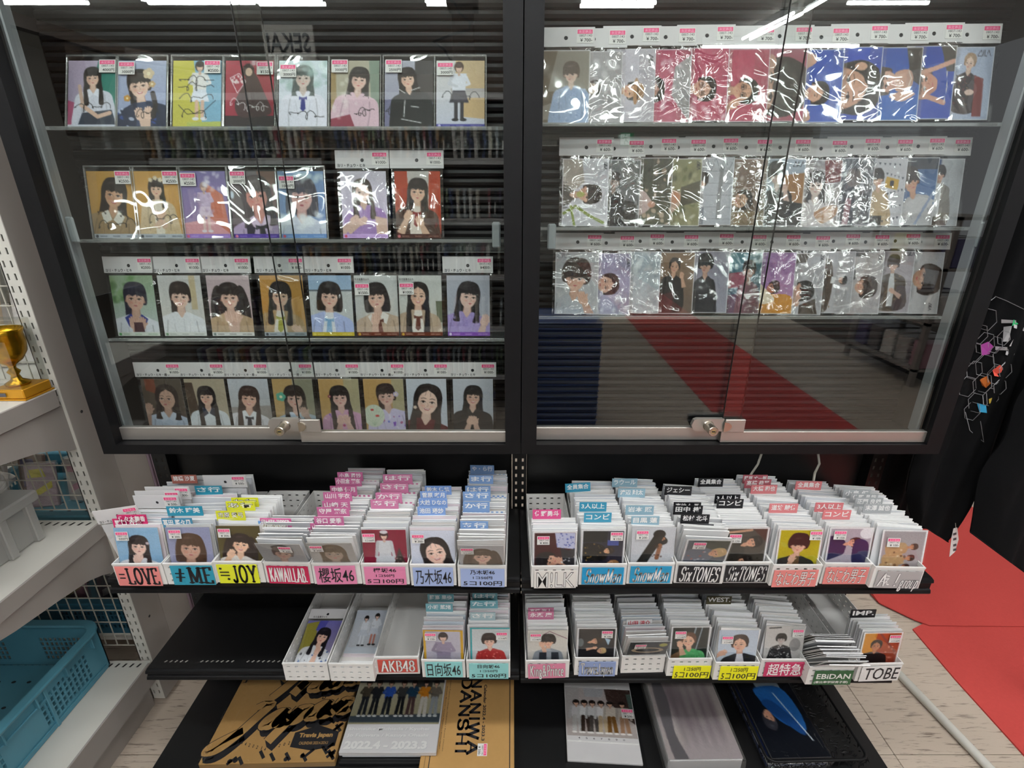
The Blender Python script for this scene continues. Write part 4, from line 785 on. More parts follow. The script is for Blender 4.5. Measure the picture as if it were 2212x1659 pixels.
film('frosted',.06,.5,rough=.35,haze=.5,hazecol='#b4b2ae',bump=.3,bscale=30); film('poly bag',.12,.7,rough=.08,bump=1.,bscale=26,haze=.18,hazecol='#c0c0c0')
film('clear side',.10,.7,rough=.1,haze=.4,hazecol='#9a9a9c',bump=.6,bscale=40)
def floor_mat():
    m=mat('floor','#b3a79a',.33,0,.45); nt=m.node_tree; b=nt.nodes['Principled BSDF']; N=nt.nodes; L=nt.links
    tc=N.new('ShaderNodeTexCoord'); mp=N.new('ShaderNodeMapping'); mp.inputs['Scale'].default_value=(4,46,1); L.new(tc.outputs['Object'],mp.inputs[0])
    n=N.new('ShaderNodeTexNoise'); n.inputs['Scale'].default_value=3; n.inputs['Detail'].default_value=7; n.inputs['Roughness'].default_value=.65; n.inputs['Distortion'].default_value=.4; L.new(mp.outputs[0],n.inputs['Vector'])
    r=N.new('ShaderNodeValToRGB'); r.color_ramp.elements[0].position=.33; r.color_ramp.elements[0].color=C('#76685e'); r.color_ramp.elements[1].position=.45; r.color_ramp.elements[1].color=C('#c8b8a8')
    L.new(n.outputs['Fac'],r.inputs[0])
    n2=N.new('ShaderNodeTexNoise'); n2.inputs['Scale'].default_value=2.2; L.new(tc.outputs['Object'],n2.inputs['Vector'])
    x=N.new('ShaderNodeMix'); x.data_type='RGBA'; x.blend_type='MULTIPLY'; x.inputs[0].default_value=.5; L.new(r.outputs[0],x.inputs[6]); L.new(n2.outputs['Fac'],x.inputs[7])
    mr=N.new('ShaderNodeMix'); mr.data_type='RGBA'; mr.inputs[0].default_value=.55; L.new(r.outputs[0],mr.inputs[6]); L.new(x.outputs[2],mr.inputs[7]); L.new(mr.outputs[2],b.inputs['Base Color'])
floor_mat(); mat('joint','#4a423a',.8); mat('slot glint','#8a8680',.5)
def rect2(x0,x1,z0,z1): return [(x0,z0),(x1,z0),(x1,z1),(x0,z1)]
def perf(mb,W,H,holes_x,holes_z,M,T=.0018):
    """plate W x H with rectangular holes at every (hx,hz) interval pair; M maps (x,z,depth) to 3D"""
    xs=sorted({0,W}|{a for h in holes_x for a in h}); zs=sorted({0,H}|{a for h in holes_z for a in h})
    hx={h[0] for h in holes_x}; hz={h[0] for h in holes_z}; nx,nz=len(xs),len(zs)
    V=[M(x,z,d) for d in(0,T) for z in zs for x in xs]; g=lambda i,j,k: k*nx*nz+j*nx+i; Fs=[]
    for j in range(nz-1):
        for i in range(nx-1):
            if xs[i] in hx and zs[j] in hz:
                a,b,c,d=(i,j),(i+1,j),(i+1,j+1),(i,j+1)
                for p,q in((a,b),(b,c),(c,d),(d,a)): Fs.append((g(*p,0),g(*q,0),g(*q,1),g(*p,1)))
            else:
                Fs.append((g(i,j,0),g(i+1,j,0),g(i+1,j+1,0),g(i,j+1,0))); Fs.append((g(i,j,1),g(i,j+1,1),g(i+1,j+1,1),g(i+1,j,1)))
    for i in range(nx-1):
        Fs.append((g(i,0,0),g(i,0,1),g(i+1,0,1),g(i+1,0,0))); Fs.append((g(i,nz-1,0),g(i+1,nz-1,0),g(i+1,nz-1,1),g(i,nz-1,1)))
    for j in range(nz-1):
        Fs.append((g(0,j,0),g(0,j+1,0),g(0,j+1,1),g(0,j,1))); Fs.append((g(nx-1,j,0),g(nx-1,j,1),g(nx-1,j+1,1),g(nx-1,j+1,0)))
    mb.add(V,Fs)

# ================================================================ the shop: floor, carpet, ceiling, walls, tubes
fl=struct(MB().box(-6,6,-9,5,-.06,-.003).build('floor','joint'))
tm=MB().cbox(0,.4485,0,.4485,-.01,0,.0012).mesh('tile','floor')
for i in range(-5,7):
    for j in range(-9,8):
        put('tile',tm,fl,(i*.45+.132,j*.45+.02,0))
struct(MB().box(-6,6,-9,5,3.1,3.15).build('ceiling','ceiling'))
struct(MB().box(-6,6,-9.1,-9,0,3.1).build('wall_back','wall'))
struct(MB().box(-6,6,4.2,4.3,0,3.1).build('wall_front','wall'))
struct(MB().box(-6.1,-6,-9,4.3,0,3.1).build('wall_left','wall'))
m_=mat('tube light','#f2f8ff',.5,emit=TUBE); m_.node_tree.nodes['Principled BSDF'].inputs['Emission Color'].default_value=(.95,.99,1,1)
mat('fixture','#c8c8c6',.5)
def fixture(x0,y0,x1,y1,z,label,n=2,grp='ceiling tube lights'):
    L=math.hypot(x1-x0,y1-y0); a=math.atan2(y1-y0,x1-x0)
    t=thing('tube_light_fixture',label,'light',((x0+x1)/2,(y0+y1)/2,z),(0,0,a),grp)
    MB().cbox(-L/2,L/2,-.022,.022,.024,.09,.004).build('housing','fixture',t)
    me=MB().tube([(-L/2+.02,0,0),(L/2-.02,0,0)],.016,8).mesh('tube','tube light')
    for q in ([-.045,.045] if n==2 else [0]): put('lamp_tube',me,t,(0,q,0))
def mir(px,py,z,D=.985):
    r=ray(px,py); t=(z-CZ)/r[2]; return (r[0]*t,2*D-r[1]*t)
def refl_fix(p,q,n,label,z=3.0):
    a=mir(p[0],p[1],z); b=mir(q[0],q[1],z); fixture(a[0],a[1],b[0],b[1],z,label,n)
refl_fix((1250,8),(1420,8),2,'twin tube light mirrored above the first grey-headed cards')
refl_fix((1825,7),(2008,7),1,'short single tube light mirrored over the blue photo cards')
refl_fix((1515,100),(1857,100),1,'long single tube light crossing the header cards in the glass')
refl_fix((1612,84),(1725,28),2,'slanting twin tube light mirrored above the pink photo cards')
refl_fix((1738,24),(1800,-12),1,'slanting single tube light at the top edge of the right glass')
refl_fix((-60,1),(184,1),2,'twin tube light mirrored in the upper corner of the left glass')
refl_fix((306,1),(548,1),2,'long twin tube light mirrored over the yellow and red signed cards')
refl_fix((552,6),(705,6),2,'twin tube light mirrored right of the overlapping glass edges')
refl_fix((916,6),(1036,6),2,'twin tube light mirrored by the hanging cables')
for k,(x,y) in enumerate(((-1.6,.35),(0,.35),(1.6,.35),(-1.6,-1.1),(0,-1.1),(1.6,-1.1),(-1.9,-2.8),(2.3,-2.6),(-1.2,2.0),(1.2,2.0))):  # more tubes, unseen, added for illumination
    fixture(x-.6,y,x+.6,y,3.0,'unseen twin ceiling tube light, number %d counted from the cabinets, outside the picture'%(k+1),2,'unseen twin tube lights over the aisle')
# wooden beam frame and cables under the ceiling, seen in the glass
t=thing('ceiling_beam','brown timber ceiling beam with post, mirrored in left glass','beam')
a=mir(0,35,2.7); b=mir(265,115,2.7)
MB().tube([(a[0],a[1],2.7),(b[0],b[1],2.7),(b[0]+2.2,b[1]-2.4,2.7)],.07,4).build('rail','wood',t)
c_=mir(125,80,2.7); MB().box(c_[0]-.1,c_[0]+.1,c_[1]-.1,c_[1]+.1,1.9,2.7).build('post','wood',t)
t=thing('wooden_post','brown wooden post mirrored beside the hanging cables','post'); c_=mir(1000,20,2.9)
MB().box(c_[0]-.09,c_[0]+.09,c_[1]-.09,c_[1]+.09,0,3.0).build('shaft','wood',t); MB().box(c_[0]-.13,c_[0]+.13,c_[1]-.13,c_[1]+.13,2.9,3.0).build('capital','wood',t)
c2=mir(975,30,2.6); rr=random.Random(4); P=[(c2[0]+.10*math.sin(k*.9)+.05*k%.1,c2[1]+.25+.05*math.cos(k),2.9-.045*k) for k in range(22)]
tag(MB().tube(P,.008,5).build('hanging_cable','ink',smooth=True),'tangled black cable hanging from the ceiling, mirrored in the glass','cable')
# exit sign mirrored in the right glass
r=ray(1355,301); tt=(2.22-CZ)/r[2]; ex,ey=r[0]*tt,1.97-r[1]*tt
t=thing('exit_sign','small green running-man exit sign mirrored above the second card row','sign',(ex,ey,2.22),(0,0,math.pi))
MB().cbox(-.11,.11,0,.03,-.10,.10,.004).build('housing','green sign',t)
MB().box(-.045,.11,-.003,0,-.085,.085).build('panel','sign white',t)
m=MB().tube([(0,-.006,.02),(.03,-.006,.04),(.02,-.006,-.01),(.045,-.006,-.04),(.03,-.006,-.075)],.008,5); m.tube([(.02,-.006,-.01),(-.01,-.006,-.035),(-.035,-.006,-.06)],.008,5); m.tube([(.03,-.006,.04),(.06,-.006,.02)],.006,5); m.lathe([(0,.052),(.012,.06),(.014,.066),(.0,.08)],.035,-.006,8)
m.build('running_man','green sign',t)
g0=onZ(1898,1303,.006); g1=onZ(2000,1352,.006); g2=onZ(2212,1362,.006)
# carpet, in two lengths that overlap by the gondola's end
def carpet(name,pts,z0,z1,label,bumps=()):
    mb=MB(); mb.prism(pts,lambda p:(p[0],p[1],z0),lambda p:(p[0],p[1],z1)); return tag(mb.build(name,'carpet'),label,'carpet','lengths of red carpet')
carpet('red_carpet',[(1.36,-8.9),(2.20,-8.9),(2.20,g1[1]+.03),(1.44,g1[1]+.012),(1.385,g1[1]-.012),(1.375,g1[1]-.2)],0,.005,'front length of red carpet running past the white rod')
mb=MB(); 
def cf(u,v):
    x=g0[0]+(2.2-g0[0])*u; s_=min(1,max(0,(x-g0[0])/(g1[0]-g0[0]))); y0=g0[1]+(g1[1]-g0[1])*s_-.012*max(0,x-g1[0]); y=y0+(4.1-y0)*v
    fold=.022*math.exp(-((v-.035)/.02)**2)*max(0,1-u*1.6)
    return (x,y,.008+fold)
mb.grid(cf,24,60); mb.grid(lambda u,v:(cf(u,v)[0],cf(u,v)[1],.0055),24,2)
mb.grid(lambda u,v:(cf(u,0)[0],cf(u,0)[1],.0055+.0025*v),24,1); mb.grid(lambda u,v:(cf(0,u)[0],cf(0,u)[1],.0055+(cf(0,u)[2]-.0055)*v),60,1)
tag(mb.build('red_carpet','carpet',smooth=True),'rear length of red carpet with a wrinkled front edge under the shirts','carpet','lengths of red carpet')
a=onZ(1946,1460,.012); b=onZ(2137,1659,.012); d=(Vector(b)-Vector(a)); P0=Vector(a)-d*.9; P1=Vector(b)+d*1.2
t=thing('white_rod','long white rod lying on the floor left of the carpet','rod'); 
m=MB(); m.tube([P0,P1],.012,12); m.build('rod','white steel',t,smooth=True); MB().tube([P0-d.normalized()*.012,P0+d.normalized()*.01],.0135,12).build('end_cap','tray white',t)
# ================================================================ black gondola carrying everything
G=thing('black_shelving_unit','black steel gondola shelving under the two display cabinets','shelving unit')
YB=1.135; ZU=CZ-.785; ZL=CZ-1.072; XC=.019
UPX=(-.897,XC,.935)
slots=[(.004+.0225*i,.014+.0225*i) for i in range(84)]
for k,x in enumerate(UPX):
    m=MB(); perf(m,.034,1.9,[(.006,.011),(.023,.028)],[(a*1.0,b*1.0) for a,b in slots],lambda X,Z,d:(x-.017+X,YB+d,.05+Z),.002)
    m.box(x-.018,x-.0165,YB,YB+.05,.05,1.95); m.box(x+.0165,x+.018,YB,YB+.05,.05,1.95); m.build('upright','black steel',G)
for a,b in((UPX[0],UPX[1]),(UPX[1],UPX[2])):
    for z0,z1 in((.06,.44),(.445,.88)):
        MB().cbox(a+.02,b-.02,YB+.03,YB+.05,z0,z1,.002).build('back_panel','black steel',G)
def gshelf(x0,x1,z,yf,lip,nm):
    """shelf board with perforations near front and back edge, and a rounded price-rail lip"""
    s=MB().box(x0,x1,yf+.004,YB-.002,z-.012,z)
    o=s.build(nm,['black steel'],G)
    for yy in(yf+.022,YB-.02):
        r=MB()
        for k in range(int((x1-x0-.06)/.0125)):
            if k%9 not in(5,6): X=x0+.03+k*.0125; r.add([(X,yy,z+.0004),(X+.0035,yy-.001,z+.0004),(X+.0075,yy+.004,z+.0004),(X+.004,yy+.005,z+.0004)],[(0,1,2,3)])
        r.build('slot_row','slot glint' if yy<1 else 'black groove',o)  # front slots coloured grey for the lighter view through the holes
    prof=[(yf+.006,z),(yf-.002,z-.002),(yf-.004,z-.008),(yf-.001,z-.012),(yf+.001,z-.013),(yf+.001,z-lip+.013),(yf-.003,z-lip+.011),(yf-.005,z-lip+.004),(yf-.002,z-lip),(yf+.006,z-lip)]
    MB().prism(prof,lambda p:(x0,p[0],p[1]),lambda p:(x1,p[0],p[1])).build('front_lip','black frame',o)
    for xb in(x0,x1-.003):
        MB().prism([(yf+.01,z-.012),(YB,z-.012),(YB,z-.07),(YB-.06,z-.055),(yf+.03,z-.03)],lambda p:(xb,p[0],p[1]),lambda p:(xb+.003,p[0],p[1])).build('bracket','black steel',o)
gshelf(-.877,XC-.002,ZU,.876,.040,'shelf'); gshelf(XC+.002,.915,ZU-.002,.876,.040,'shelf')
gshelf(-.877,XC-.002,ZL,.888,.030,'shelf'); gshelf(XC+.002,.915,ZL-.008,.888,.032,'shelf')
dk=MB().cbox(-.88,.92,.74,YB,.086,.102,.002).build('base_deck','black steel',G)
MB().box(-.87,.91,.76,.775,0,.086).build('kick_plate','black steel',G); 
for x in(-.87,XC-.01,.89): MB().box(x,x+.02,.76,YB,0,.086).build('foot','black steel',G)
# two display hooks on the back panel
for px,pts in((0,((1645,980),(1637,1003),(1622,1025),(1617,1048))),(1,((1767,980),(1770,1002),(1760,1022),(1756,1046)))):
    P=[onY(a,b,1.12-.02*k) for k,(a,b) in enumerate(pts)]
    t=thing('display_hook','white bent wire hook above the '+('first' if px==0 else 'second')+' salmon-signed tray','hook',group='wire display hooks')
    P=[(P[0][0],YB+.028,P[0][2]+.03),(P[0][0],1.12,P[0][2]+.03)]+P
    MB().tube(P,.0028,8).build('wire','wire',t,smooth=True); MB().cbox(P[0][0]-.012,P[0][0]+.012,YB+.024,YB+.029,P[0][2]-.012,P[0][2]+.012,.001).build('mounting_plate','wire',t)

# ================================================================ wall cabinets with sliding glass
ZB=CZ-.530; ZT=1.98
def cabinet(x0,x1,label,shz,split,over,lockpx,clips):
    T=thing('display_cabinet',label,'cabinet')
    w=.032; yf=.965
    def pr(nm,pts,y0,y1,mt): MB().prism(pts,lambda p:(p[0],y0,p[1]),lambda p:(p[0],y1,p[1])).build(nm,mt,T)
    i0,i1,j0,j1=x0+w,x1-w,ZB+.022,ZT-w
    pr('bottom_frame',[(x0,ZB),(x1,ZB),(i1,j0),(i0,j0)],yf,yf+.03,'black frame'); pr('top_frame',[(x0,ZT),(i0,j1),(i1,j1),(x1,ZT)],yf,yf+.03,'black frame')
    pr('side_frame',[(x0,ZB),(i0,j0),(i0,j1),(x0,ZT)],yf,yf+.03,'black frame'); pr('side_frame',[(x1,ZB),(x1,ZT),(i1,j1),(i1,j0)],yf,yf+.03,'black frame')
    for a,b in((x0,x0+.004),(x1-.004,x1)): MB().box(a,b,yf+.03,1.125,ZB,ZT).build('side_panel','black frame',T)
    for a,b in((x0+.004,x0+.014),(x1-.014,x1-.004)): MB().box(a,b,yf+.012,yf+.03,ZB+.03,ZT-.03).build('seal_groove','black groove',T)
    for sx in(1,-1):
        e=x0 if sx>0 else x1
        a,b=sorted((e+sx*.004,e+sx*.030)); MB().cbox(a,b,1.005,1.03,ZB+.03,ZT-.03,.002).build('corner_post','alu inner',T)
    MB().box(x0+.004,x1-.004,yf+.03,1.125,ZB,ZB+.012).build('cabinet_floor','black frame',T); MB().box(x0+.004,x1-.004,yf+.03,1.125,ZT-.03,ZT).build('cabinet_top','black frame',T)
    # ribbed back board
    m=MB(); p=.0168; n=int((ZT-ZB)/p); pf=[]
    for k in range(n):
        z=ZB+k*p; pf+=[(1.112,z),(1.107,z+.0025),(1.1055,z+p*.5),(1.107,z+p-.0025)]
    pf.append((1.112,ZB+n*p)); X0,X1=x0+.004,x1-.004
    V=[(X0,y,z) for y,z in pf]+[(X1,y,z) for y,z in pf]; N=len(pf); m.add(V,[(i,N+i,N+i+1,i+1) for i in range(N-1)]); m.box(X0,X1,1.113,1.125,ZB,ZT)
    m.build('ribbed_back','black ribs',T)
    # acrylic ledges
    for z in shz:
        a,b=x0+.034,x1-.034
        s=MB().box(a,b,1.026,1.094,z-.0035,z).build('acrylic_shelf','acrylic',T)
        MB().cbox(a,b,1.0215,1.0262,z-.0045,z+.0018,.0008).build('front_edge','acrylic edge',s)
        MB().box(a,b,1.094,1.097,z-.030,z).build('rear_flange','acrylic',s); MB().box(a,b,1.0935,1.0965,z-.0315,z-.0295).build('flange_edge','acrylic edge',s)
    for (px,py) in clips:
        c=onY(px,py,1.0); MB().cbox(c[0]-.008,c[0]+.008,1.002,1.008,c[2]-.024,c[2]+.024,.003).build('shelf_clip','clip',T)
    # sliding doors: the front one on the right, the rear one behind its edge
    sx_,ov=split,over
    for nm,a,b,y in(('rear',x0+w,sx_+ov,.990),('front',sx_,x1-w,.978)):
        d=MB().box(a,b,y,y+.004,ZB+.03,ZT-.03).build('glass_door','glass',T)
        zt=ZB+.053 if nm=='rear' else ZB+.049
        for e in(a,b-.0009): MB().box(e,e+.0009,y-.0003,y+.0043,ZB+.045,ZT-.03).build('glass_edge','keyhole',d)
        rx0,rx1=(a,sx_+.001) if nm=='rear' else (a,b)
        m=MB(); m.prism([(y-.004,ZB+.024),(y+.008,ZB+.024),(y+.008,zt-.001),(y+.007,zt),(y-.003,zt),(y-.004,zt-.001)],lambda p:(rx0,p[0],p[1]),lambda p:(rx1,p[0],p[1])); m.build('bottom_rail','alu',d)
    # lock
    c=onY(lockpx,909,.985); zc=ZB+.064; L=thing('lock',None,None); L.parent=T; xe=sx_
    for k in('label','category'): 
        if k in L: del L[k]
    hw=.0145
    pl=[(xe-.062,zc-hw*.6),(xe-.066,zc),(xe-.062,zc+hw*.8),(xe-.056,zc+hw),(xe+.002,zc+hw),(xe+.002,zc-hw),(xe-.056,zc-hw)]
    MB().prism(pl,lambda p:(p[0],.974,p[1]),lambda p:(p[0],.984,p[1])).build('lock_plate','alu',L)
    MB().cbox(xe+.004,xe+.046,.970,.976,zc-hw,zc+hw,.001).build('strike_plate','alu',L)
    MB().prism([(xe+.001,zc-.012)]+[(xe+.001+.016*math.cos(t),zc-.001+.011*math.sin(t)) for t in np.linspace(-1.5,1.5,9)]+[(xe+.001,zc+.010)],lambda p:(p[0],.967,p[1]),lambda p:(p[0],.971,p[1])).build('lock_tongue','chrome',L)
    xk=xe-.030; n=20
    def ring(m,r0,y0,r1,y1):
        V=[(xk+r*math.cos(2*math.pi*k/n),y,zc-.001+r*math.sin(2*math.pi*k/n)) for r,y in((r0,y0),(r1,y1)) for k in range(n)]; m.add(V,[(k,(k+1)%n,n+(k+1)%n,n+k) for k in range(n)])
    m=MB(); 
    for q in((.0125,.975,.0105,.972),(.0105,.972,.0105,.946),(.0105,.946,.0095,.9445),(.0095,.9445,.0052,.9445),(.0052,.9445,.0049,.9455)): ring(m,*q)
    m.build('lock_barrel','chrome',L,smooth=False)
    m=MB(); ring(m,.0052,.9458,0.0001,.9458); m.cur=1; m.box(xk-.0034,xk+.0034,.9450,.9458,zc-.0025,zc); m.build('key_core',['brass','keyhole'],L)
    return T
HL=(CZ+.107,CZ-.0905,CZ-.2905); HR=(CZ+.113,CZ-.0675,CZ-.243)
xa=onY(649,935,.975)[0]; xb=onY(1558,935,.975)[0]
CABL=cabinet(-.879,XC-.001,'black framed glass cabinet on the left with four rows of signed photo cards',HL,xa,.042,612,((152,497),(1072,508)))
CABR=cabinet(XC+.001,.919,'black framed glass cabinet on the right with three rows of overlapping cards',HR,xb,.045,1512,((1192,512),(2125,508)))
# ================================================================ photo cards
INK=photos()
_PM={}
def print_mesh(key,w,h,t=.0009):
    k=(key,w,h)
    if k in _PM: return _PM[k]
    A=INK[key]; nh,nw=A.shape[:2]
    X=np.linspace(-w/2,w/2,nw); Z=np.linspace(h,0,nh)
    co=np.zeros((nh,nw,3)); co[...,0]=X[None,:]; co[...,2]=Z[:,None]
    co=co.reshape(-1,3); i=np.arange(nw-1)[None,:]; j=np.arange(nh-1)[:,None]
    q=(j*nw+i).reshape(-1); Fq=np.stack([q,q+nw,q+nw+1,q+1],1)
    lo=len(co); back=np.array([(-w/2,t,0),(w/2,t,0),(w/2,t,h),(-w/2,t,h),(-w/2,.00002,0),(w/2,.00002,0),(w/2,.00002,h),(-w/2,.00002,h)])
    co=np.vstack([co,back]); bf=np.array([(0,1,2,3),(0,4,5,1),(1,5,6,2),(2,6,7,3),(3,7,4,0)])+lo
    Fq=np.vstack([Fq,bf]); nF=len(Fq)
    me=bpy.data.meshes.new('photo_print'); me.vertices.add(len(co)); me.vertices.foreach_set('co',co.ravel())
    me.loops.add(nF*4); me.loops.foreach_set('vertex_index',Fq.ravel().astype(np.int32)); me.polygons.add(nF)
    me.polygons.foreach_set('loop_start',(np.arange(nF)*4).astype(np.int32))
    me.materials.append(MATS['print']); me.materials.append(MATS['paper back'])
    mi=np.zeros(nF,np.int32); mi[-5:]=1; me.polygons.foreach_set('material_index',mi)
    at=me.attributes.new('ink','FLOAT_COLOR','POINT')
    c=np.ones((len(co),4)); s=A.reshape(-1,3); c[:lo,:3]=np.where(s<=.04045,s/12.92,((s+.055)/1.055)**2.4); at.data.foreach_set('color',c.ravel().astype(np.float32))
    me.update(calc_edges=True); me.validate(); _PM[k]=me; return me
_SM={}
def sticker_mesh(price,code='0807-143',w=.030,h=.024):
    """white price tag: pink head band with pale characters, date code, price. origin at its top left, facing -y"""
    k=(price,code,w)
    if k in _SM: return _SM[k]
    m=MB(); m.box(0,w,-.0003,0,-h,0); m.cur=1; m.box(w*.05,w*.95,-.0005,-.0003,-h*.36,-h*.07)
    m.cur=2; fit_text(m,'未定商品',w*.12,w*.88,-h*.33,-h*.11,-.0006,.01)
    m.cur=3; fit_text(m,code,w*.16,w*.92,-h*.57,-h*.40,-.0004,.005); m.cur=4; fit_text(m,price,w*.22,w*.94,-h*.92,-h*.67,-.0004,.015)
    _SM[k]=m.mesh('price_sticker',['sticker','sticker pink','sticker mark','ink soft','ink']); return _SM[k]
def header_mesh(w,h,hx=.5):
    k=('hd',w,h,hx)
    if k in _SM: return _SM[k]
    m=MB(); n=16; r=.0035; cx=(hx-.5)*w; cz=h*.45; t=.0012
    O=[]
    for i in range(n):
        a=2*math.pi*i/n; c,s=math.cos(a),math.sin(a)
        sx=((w/2-cx) if c>0 else (w/2+cx))/max(abs(c),1e-6); sz=((h-cz) if s>0 else cz)/max(abs(s),1e-6); q=min(sx,sz); O.append((cx+c*q,cz+s*q))
    # snap the four nearest ray hits to the corners
    for (X,Z) in((-w/2,0),(w/2,0),(w/2,h),(-w/2,h)):
        b=min(range(n),key=lambda i:(O[i][0]-X)**2+(O[i][1]-Z)**2); O[b]=(X,Z)
    R=[(cx+r*math.cos(2*math.pi*i/n),cz+r*math.sin(2*math.pi*i/n)) for i in range(n)]
    V=[(p[0],y,p[1]) for y in(0,t) for p in O]+[(p[0],y,p[1]) for y in(0,t) for p in R]
    Fs=[]
    for i in range(n):
        j=(i+1)%n; Fs+=[(i,j,2*n+j,2*n+i),(n+j,n+i,3*n+i,3*n+j),(i,n+i,n+j,j),(2*n+i,2*n+j,3*n+j,3*n+i)]
    m.add(V,Fs); m.cur=1; m.add([(p[0],t*.9,p[1]) for p in R],[tuple(range(n))])
    _SM[k]=m.mesh('header_card',['card paper','ink']); return _SM[k]
def sleeve_mesh(w,h,mt,amp,seed):
    k=('sl',w,h,mt,seed%4)
    if k in _SM: return _SM[k]
    r=random.Random(seed%4); ph=[(r.uniform(20,70),r.uniform(20,70),r.uniform(0,6)) for _ in range(4)]
    m=MB(); 
    def f(u,v):
        x,z=(u-.5)*w,v*h; e=min(1,min(u,1-u,v,1-v)*9)
        return (x,-.0016-amp*e*(.5+.25*sum(math.sin(a*x+b*z+c) for a,b,c in ph)),z)
    m.grid(f,10,14); m.add([(-w/2,.0016,0),(w/2,.0016,0),(w/2,.0016,h),(-w/2,.0016,h)],[(0,3,2,1)])
    _SM[k]=m.mesh('sleeve',mt,True); return _SM[k]
def rim_mesh(w,h):
    """rigid sleeve: a raised rounded border frame around the window"""
    k=('rim',w,h)
    if k in _SM: return _SM[k]
    m=MB(); e=.0022
    for a,b,c,d in((-w/2,w/2,0,e),(-w/2,w/2,h-e,h),(-w/2,-w/2+e,e,h-e),(w/2-e,w/2,e,h-e)): m.cbox(a,b,-.0022,.0018,c,d,.0006)
    _SM[k]=m.mesh('sleeve_rim','acrylic edge'); return _SM[k]
def text_mesh(txt,w,h,mt='ink',bold=.0,shear=0):
    k=('tx',txt,w,h,mt)
    if k in _SM: return _SM[k]
    m=MB(); fit_text(m,txt,0,w,0,h,0,bold,shear); _SM[k]=m.mesh('handwriting',mt); return _SM[k]
def wall_card(key,px,py,zb,style,label,group,price=None,stk=None,note=None,lean=12,yaw=0,hx=.5,dz=0,yb=1.040,nohead=0,dy=0,w=.089,h=.1255):
    """style hard / soft / crinkle; stk: sticker corner (fx,fz) as share of the print, or on the header"""
    c=onY(px,py,yb); T=thing('photo_card',label,'photo card',(c[0],yb+dy,zb+dz+.0005),(math.radians(-lean),0,math.radians(yaw)),group)
    put('photo_print',print_mesh(key,w,h),T,(0,0,.002))
    if style=='hard':
        s=put('rigid_sleeve',sleeve_mesh(w+.008,h+.012,'hard sleeve',.0003,sum(map(ord,key))),T); put('sleeve_rim',rim_mesh(w+.008,h+.012),T)
    else:
        put('clear_sleeve',sleeve_mesh(w+.011,h+.008,'soft sleeve' if style=='soft' else 'crinkle sleeve',.0008 if style=='soft' else .0016,sum(map(ord,key))),T)
        if not nohead:
            H=put('header_card',header_mesh(w+.015,.033,hx),T,(0,-.0012,h+.007))
            if price: put('price_sticker',sticker_mesh(price),H,((w+.015)/2-.033,-.0003,.030))
            if note: put('handwriting',text_mesh(note,.006*len(note),.0065,bold=.02),H,(-(w+.015)/2+.004,-.0004,.002))
    if stk: put('price_sticker',sticker_mesh(price),T,((stk[0]-.5)*w,-.0028,h*stk[1]+.002))
    if nohead and note: put('handwriting',text_mesh(note,.03,.005,bold=.02),T,(-w/2+.002,-.0028,h-.008))
    return T
Z1,Z2,Z3=HL; R1,R2,R3=HR; Z4=ZB+.013
g1='autographed photos in rigid sleeves, top row'
for key,px,price,stk,lab in (
 ('l11',194,'4000円',(.66,1.0),'autographed card, girl with low pigtails against lilac and teal'),
 ('l12',302,'3000円',(.03,.97),'autographed card, girl with golden flower hairpiece and navy costume'),
 ('l13',422,'¥2500-',(.66,.99),'yellow and blue split card covered in black handwriting'),
 ('l14',536,'¥1500-',(.66,.97),'crimson card with dark cloaked figure and white autograph'),
 ('l15',652,'3000円',(.03,.93),'glaring white card, girl with blue ribbon and smiley autograph'),
 ('l16',765,'3000円',(.02,1.0),'autographed card, girl in pink blouse with crinkled glare'),
 ('l17',882,'2500円',(.02,1.0),'autographed card, girl in black jacket with white piping'),
 ('l18',994,'3000円',(.02,.96),'autographed full-length card, girl in dark pleated skirt and boots')):
    wall_card(key,px,262,Z1,'hard',lab,g1,price,stk,lean=22,h=.124)
for key,px,price,stk,lab in (
 ('l21',252,'¥2500-',(.64,1.0),'tan autographed card, laughing girl with dark shoulder-length hair'),
 ('l22',350,'¥2500-',(.66,1.0),'tan autographed card, girl with frilled headband and folded hands'),
 ('l23',449,'¥2500-',(.03,.97),'purple and pink card, small doll-like figure in pale costume'),
 ('l24',554,'2000円',(.03,1.0),'close-up card, girl with choker above violet caption band'),
 ('l25',657,'1000円',(.03,.93),'blue close-up card, bobbed girl behind bright glare')):
    wall_card(key,px,510,Z2,'hard',lab,'photos in rigid sleeves, second row',price,stk,lean=11)
N1='ヨリ・チュウ・ヒキ'; N2='ヨリ・チュウ・ヒキ・座り'; g3='header cards with portraits in the left cabinet'
wall_card('l26',790,512,Z2,'soft','grey-headed card, laughing girl in lilac dress with long brown hair',g3,'¥1000-',note=N1,lean=11)
wall_card('l27',905,512,Z2,'soft','grey-headed card, girl in brown plaid jacket before red curtains',g3,'¥1000-',lean=11)
for key,px,price,lab in (
 ('l31',300,'¥2000-','grey-headed card, girl in navy sailor collar before green leaves'),
 ('l32',401,'¥1000-','grey-headed card, smiling girl in plain white blouse'),
 ('l33',504,'¥1000-','grey-headed card, girl with curly twin tails in beige coat'),
 ('l34',617,'¥ 800-','grey-headed card, girl in tan cardigan with yellow-green tie'),
 ('l35',720,'¥1000-','grey-headed card, girl in pale blue sailor top by the sea'),
 ('l38',1013,'¥4000-','grey-headed card, girl in fluffy lilac sweater')):
    wall_card(key,px,722,Z3,'soft',lab,g3,price,note=N1,lean=9)
wall_card('l36',817,724,Z3,'soft','headless-sleeve card, bobbed girl in beige jacket, hand on chin','sleeved cards without header','¥1500-',(.02,.87),note='セミ全身カット',lean=9,nohead=1)
